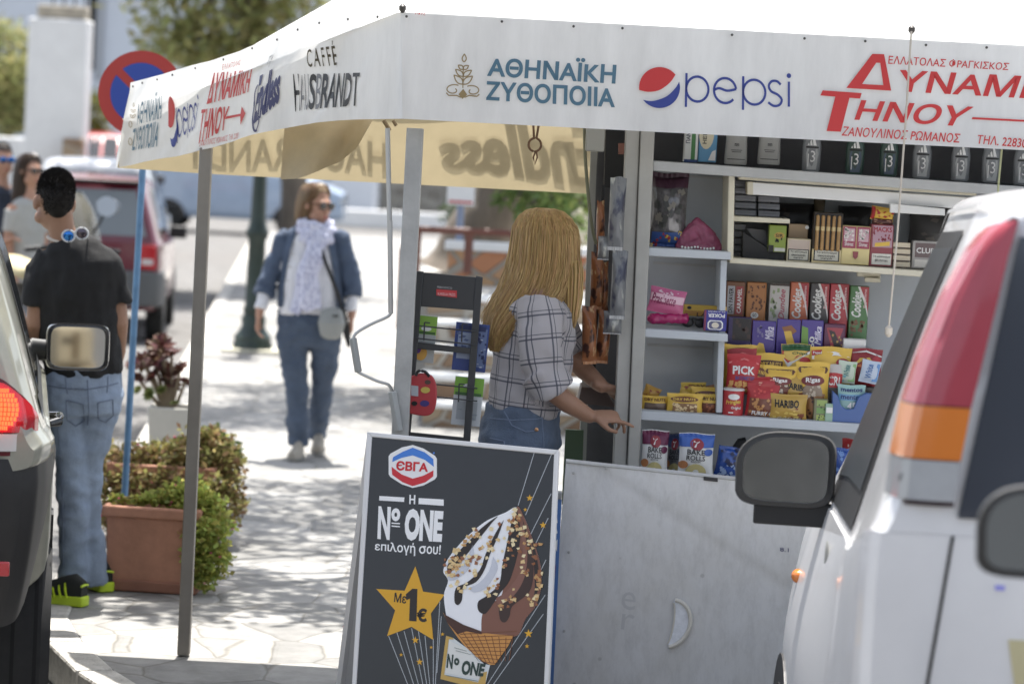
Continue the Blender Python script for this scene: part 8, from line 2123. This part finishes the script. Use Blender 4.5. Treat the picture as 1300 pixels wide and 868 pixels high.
# ------------------------------------------------------------------ background cars
def hatch(name, label, loc, rz, col, lamps, H=1.5, W_=.80, L=3.9, bump=TRIM, lean=.35, group=None, plate=True):
    k = H / 1.5
    st_ = [(0, W_ * .93, .34, .92 * k, 1.44 * k, W_ * .70), (.05, W_ * .97, .32, .93 * k, 1.46 * k, W_ * .72), (.3, W_, .3, .93 * k, 1.49 * k, W_ * .75), (1.2, W_, .28, .92 * k, 1.5 * k, W_ * .76), (2.1, W_, .28, .90 * k, 1.46 * k, W_ * .74), (2.75, W_ * .99, .28, .88 * k, .98 * k, W_ * .8), (3.5, W_ * .95, .3, .78 * k, .82 * k, W_ * .7), (L, W_ * .82, .36, .62 * k, .66 * k, W_ * .6)]
    c = Car(name, label, 'car', loc, rz, st_, col, lean=lean, group=group)
    c.rear('rear_window', M('hatch_glass', (.16, .18, .19), .08, coat=.8), -W_ * .80, W_ * .80, .97 * k, 1.38 * k, x0t=-W_ * .64, x1t=W_ * .64)
    c.bumper(bump, .36, .66 * k, .06, .5)
    for sd in (1, -1):
        c.patch('side_window', GLASS, .35, 1.1, 4.25, 5.9, sd, .006, y0t=.55); c.patch('side_window', GLASS, 1.18, 2.3, 4.25, 5.9, sd, .006, y1t=2.0)
        c.wheel(.62, .28, sd, .17); c.wheel(3.05, .28, sd, .17)
        x0, x1 = sorted((sd * W_ * .72, sd * W_ * .93))
        l_ = c.rear('tail_light', REDL, x0, x1, .68 * k, .90 * k, .014, th=.03, bevel=.01)
        c.rear('reverse_lens', CLR, x0 + .03, x1 - .03, .72 * k, .77 * k, .018, par=l_)
        obj('mirror', B().obox(c.S(2.1, 4.0, sd) + V((sd * .09, 0, .05)), V((.09, 0, 0)), V((0, .05, 0)), V((0, 0, .065))), TRIM, c.t, world=False, bevel=.02)
        hl = c.S(L - .1, 2.6, sd)
        obj('headlight', B().ell(hl + V((-sd * .1, .06, -.02)), V((.12, 0, 0)), V((0, .05, 0)), V((0, 0, .07))), CLR, c.t, world=False)
    obj('windscreen', B().grid(lambda u, v: c.S(lerp(2.14, 2.72, v), 6.4 + 2.6 * (1 - abs(2 * u - 1)), 1 if u > .5 else -1, .004), 16, 6), GLASS, c.t, world=False, recalc=False)
    if plate:
        c.rear('number_plate', M('plate_grey', (.35, .35, .34), .5), -.26, .26, .42, .54, .068)
    return c
rzs = math.radians(4.3)
red = hatch('red_hatchback', 'maroon hatchback with a grey bumper parked beyond the man in black', V((P(203, 380, 27.3).x - .80, 27.3, -.13)), rzs, paint('maroon_paint', (.12, .013, .026)), 0, H=1.60, bump=M('grey_bumper', (.09, .095, .10), .6))
red.rear('badge', M('badge_cream', (.5, .5, .42), .4), .28, .36, .76, .86, .012); red.rear('badge', M('badge_cream', (0, 0, 0)), -.1, .12, .78, .86, .012)
obj('spoiler', B().box(-.55, .55, .1, .3, 1.535, 1.565), TRIM, red.t, world=False, bevel=.01)
hatch('white_hatchback', 'white hatchback mostly hidden behind the maroon one', V((P(200, 380, 33.5).x - .82, 33.5, -.13)), rzs, paint('white_car_paint', (.72, .72, .72), .05), 0, H=1.68, W_=.82)
hatch('red_car', 'red car with a sloping windscreen beside the white pillar, above the white car roof', V((P(124, 200, 44).x - .39, 47.9, -.13)), PI + .1, paint('red_paint', (.36, .03, .035)), 0, H=1.95, W_=.86)
hb = hatch('blue_van', 'light blue-grey van parked sideways across the far end of the street', V((P(190, 250, 57).x - .2, 57.5, -.10)), -PI / 2, paint('light_blue_paint', (.30, .38, .50)), 0, H=2.05, W_=.85, L=4.1, bump=M('blue_bumper', (.2, .23, .28), .5))
# ------------------------------------------------------------------ scooter
sc_ = thing('motor_scooter', 'grey scooter with a tinted windscreen and tan seat behind the man in black', 'scooter', V((-3.15, 19.7, -.128)))
sp_ = lambda px, py, Y: P(px, py, Y)
DKM = M('scooter_grey', (.07, .07, .075), .35, coat=.4)
fw = V((P(103, 263, 19.4).x, 19.35, .1)); rw = V((P(25, 343, 20.4).x, 20.45, .1))
ax_ = (rw - fw).normalized(); pr_ = V((-ax_.y, ax_.x, 0))
for c in (fw - ax_ * .25, rw + ax_ * .1):
    c = V((c.x, c.y, .12))
    b = B().lathe([(.14, -.05), (.23, -.05), (.25, 0), (.23, .05), (.14, .05)], c, 24, axis=pr_)
    t_ = obj('wheel', b, TYRE, sc_); obj('rim', B().lathe([(.02, -.04), (.14, -.03), (.14, .03), (.02, .04)], c, 20, axis=pr_), RIM, t_)
b = B().tube([V((fw.x, fw.y, .35)) - ax_ * .1, V((fw.x, fw.y, .35)) + ax_ * .3, V((rw.x, rw.y, .5)) - ax_ * .35, V((rw.x, rw.y, .62)), V((rw.x, rw.y, .66)) + ax_ * .3], [(.16, .06), (.16, .07), (.17, .16), (.18, .2), (.1, .1)], 16, ref=pr_, rnd=True)
obj('body_shell', remesh(b, .02, 3), DKM, sc_)
b = B().tube([V((fw.x, fw.y, .3)) - ax_ * .02, V((fw.x, fw.y, .7)), V((fw.x, fw.y, 1.05)) + ax_ * .08], [(.14, .1), (.2, .08), (.14, .07)], 16, ref=pr_, rnd=True)
obj('front_shield', remesh(b, .02, 3), DKM, sc_)
obj('seat', remesh(B().tube([V((rw.x, rw.y, .89)) - ax_ * .3, V((rw.x, rw.y, .92)), V((rw.x, rw.y, .95)) + ax_ * .22], [(.12, .06), (.15, .06), (.11, .05)], 16, ref=pr_, rnd=True), .015, 3), M('tan_seat', (.52, .45, .26), .6), sc_)
def ws(u, v):
    a = (u - .5) * 2.0; z = 1.12 + .38 * v; r = .22 * (1 - .35 * v ** 3 * 1.2)
    c = V((fw.x, fw.y, 0)) + ax_ * (-.05 + .18 * v + .2)
    return c - ax_ * r * math.cos(a) * .8 + pr_ * r * math.sin(a) * 1.0 + UP * z
obj('windscreen', B().grid(ws, 16, 10, V((0, .006, 0))), M('smoke_screen', (.16, .15, .12), .1, alpha=.75, coat=.6), sc_)
hc_ = V((fw.x, fw.y, 1.1)) + ax_ * .12
obj('handlebar', B().tube([hc_ - pr_ * .34, hc_ - pr_ * .1 + UP * .03, hc_ + pr_ * .1 + UP * .03, hc_ + pr_ * .34], .018, 8), BLK, sc_)
for q, pxy in ((1, (137, 262)), (-1, (72, 262))):
    m_ = P(pxy[0], pxy[1], 19.5)
    h0 = V((P(115 if q > 0 else 92, 285, 19.45).x, 19.45, 1.2))
    mm_ = obj('mirror', B().ell(m_, V((.085, .02, 0)), V((0, .03, 0)), V((0, 0, .06)), 16, 10), M('mirror_shell', (.2, .22, .25), .3), sc_)
    obj('mirror_glass', B().lathe([(.003, .0), (.07, .001)], m_ + V((0, -.05, 0)), 18, axis=V((0, -1, 0))), M('painted_reflection', (.4, .45, .52), .3), mm_)  # flat pale disc, its reflection painted in as plain colour
    obj('mirror_stem', B().tube([h0, lerp(h0, m_, .5) + V((0, 0, -.02)), m_], .009, 6), BLK, mm_)
obj('headlight', B().ell(V((fw.x, fw.y, 1.0)) - ax_ * .06, V((.09, 0, 0)), V((0, .05, 0)), V((0, 0, .07))), CLR, sc_)
# ------------------------------------------------------------------ unseen house across the street, added and kept dark for the mirrors to reflect
oh = thing('mirror_backdrop_house', 'dark rendered house added across the street for the car mirrors to reflect', 'house', V((0, -16, -.13)))
obj('wall', B().box(-16, 16, -22, -16, -.13, 6.5), M('dark_render', (.05, .05, .045), .9, var=.5, vs=.6), oh, smooth=False)
for i, x in enumerate((-11, -6.5, -2, 2.5, 7, 11.5)):
    f = obj('window', B().box(x - .55, x + .55, -15.99, -15.95, 1.0, 2.6), GLASS, oh, smooth=False)
    obj('window_frame', B().box(x - .65, x - .56, -15.99, -15.92, .95, 2.65).box(x + .56, x + .65, -15.99, -15.92, .95, 2.65).box(x - .65, x + .65, -15.99, -15.92, 2.61, 2.7), WHITEW, f, smooth=False)
for i, (x, y, z, w_, h_, a, c_, lab) in enumerate(((.30, 4.1, -.13, .27, .36, .1, (.55, .44, .28), 'lower'), (.27, 4.12, .235, .24, .22, -.05, (.6, .5, .33), 'upper'))):
    t = thing('cardboard_box', 'cream cardboard box reflected in the left car mirror, %s one of the two' % lab, 'box', (x, y, z), (0, 0, a))
    obj('carton', B().box(-w_ / 2, w_ / 2, -.15, .15, 0, h_), M('cardboard_%d' % i, c_, .85, var=.1), t, world=False, bevel=.004)
    for sy in (-1, 1):
        obj('tape', B().box(-.025, .025, sy * .1505 - .0005, sy * .1505 + .0005, .02, h_ - .02), C(120, 95, 60), t, world=False, smooth=False)
        obj('printed_band', B().box(-w_ * .4, -w_ * .1, sy * .1512 - .0005, sy * .1512 + .0005, h_ * .55, h_ * .75), C(90, 80, 65), t, world=False, smooth=False)
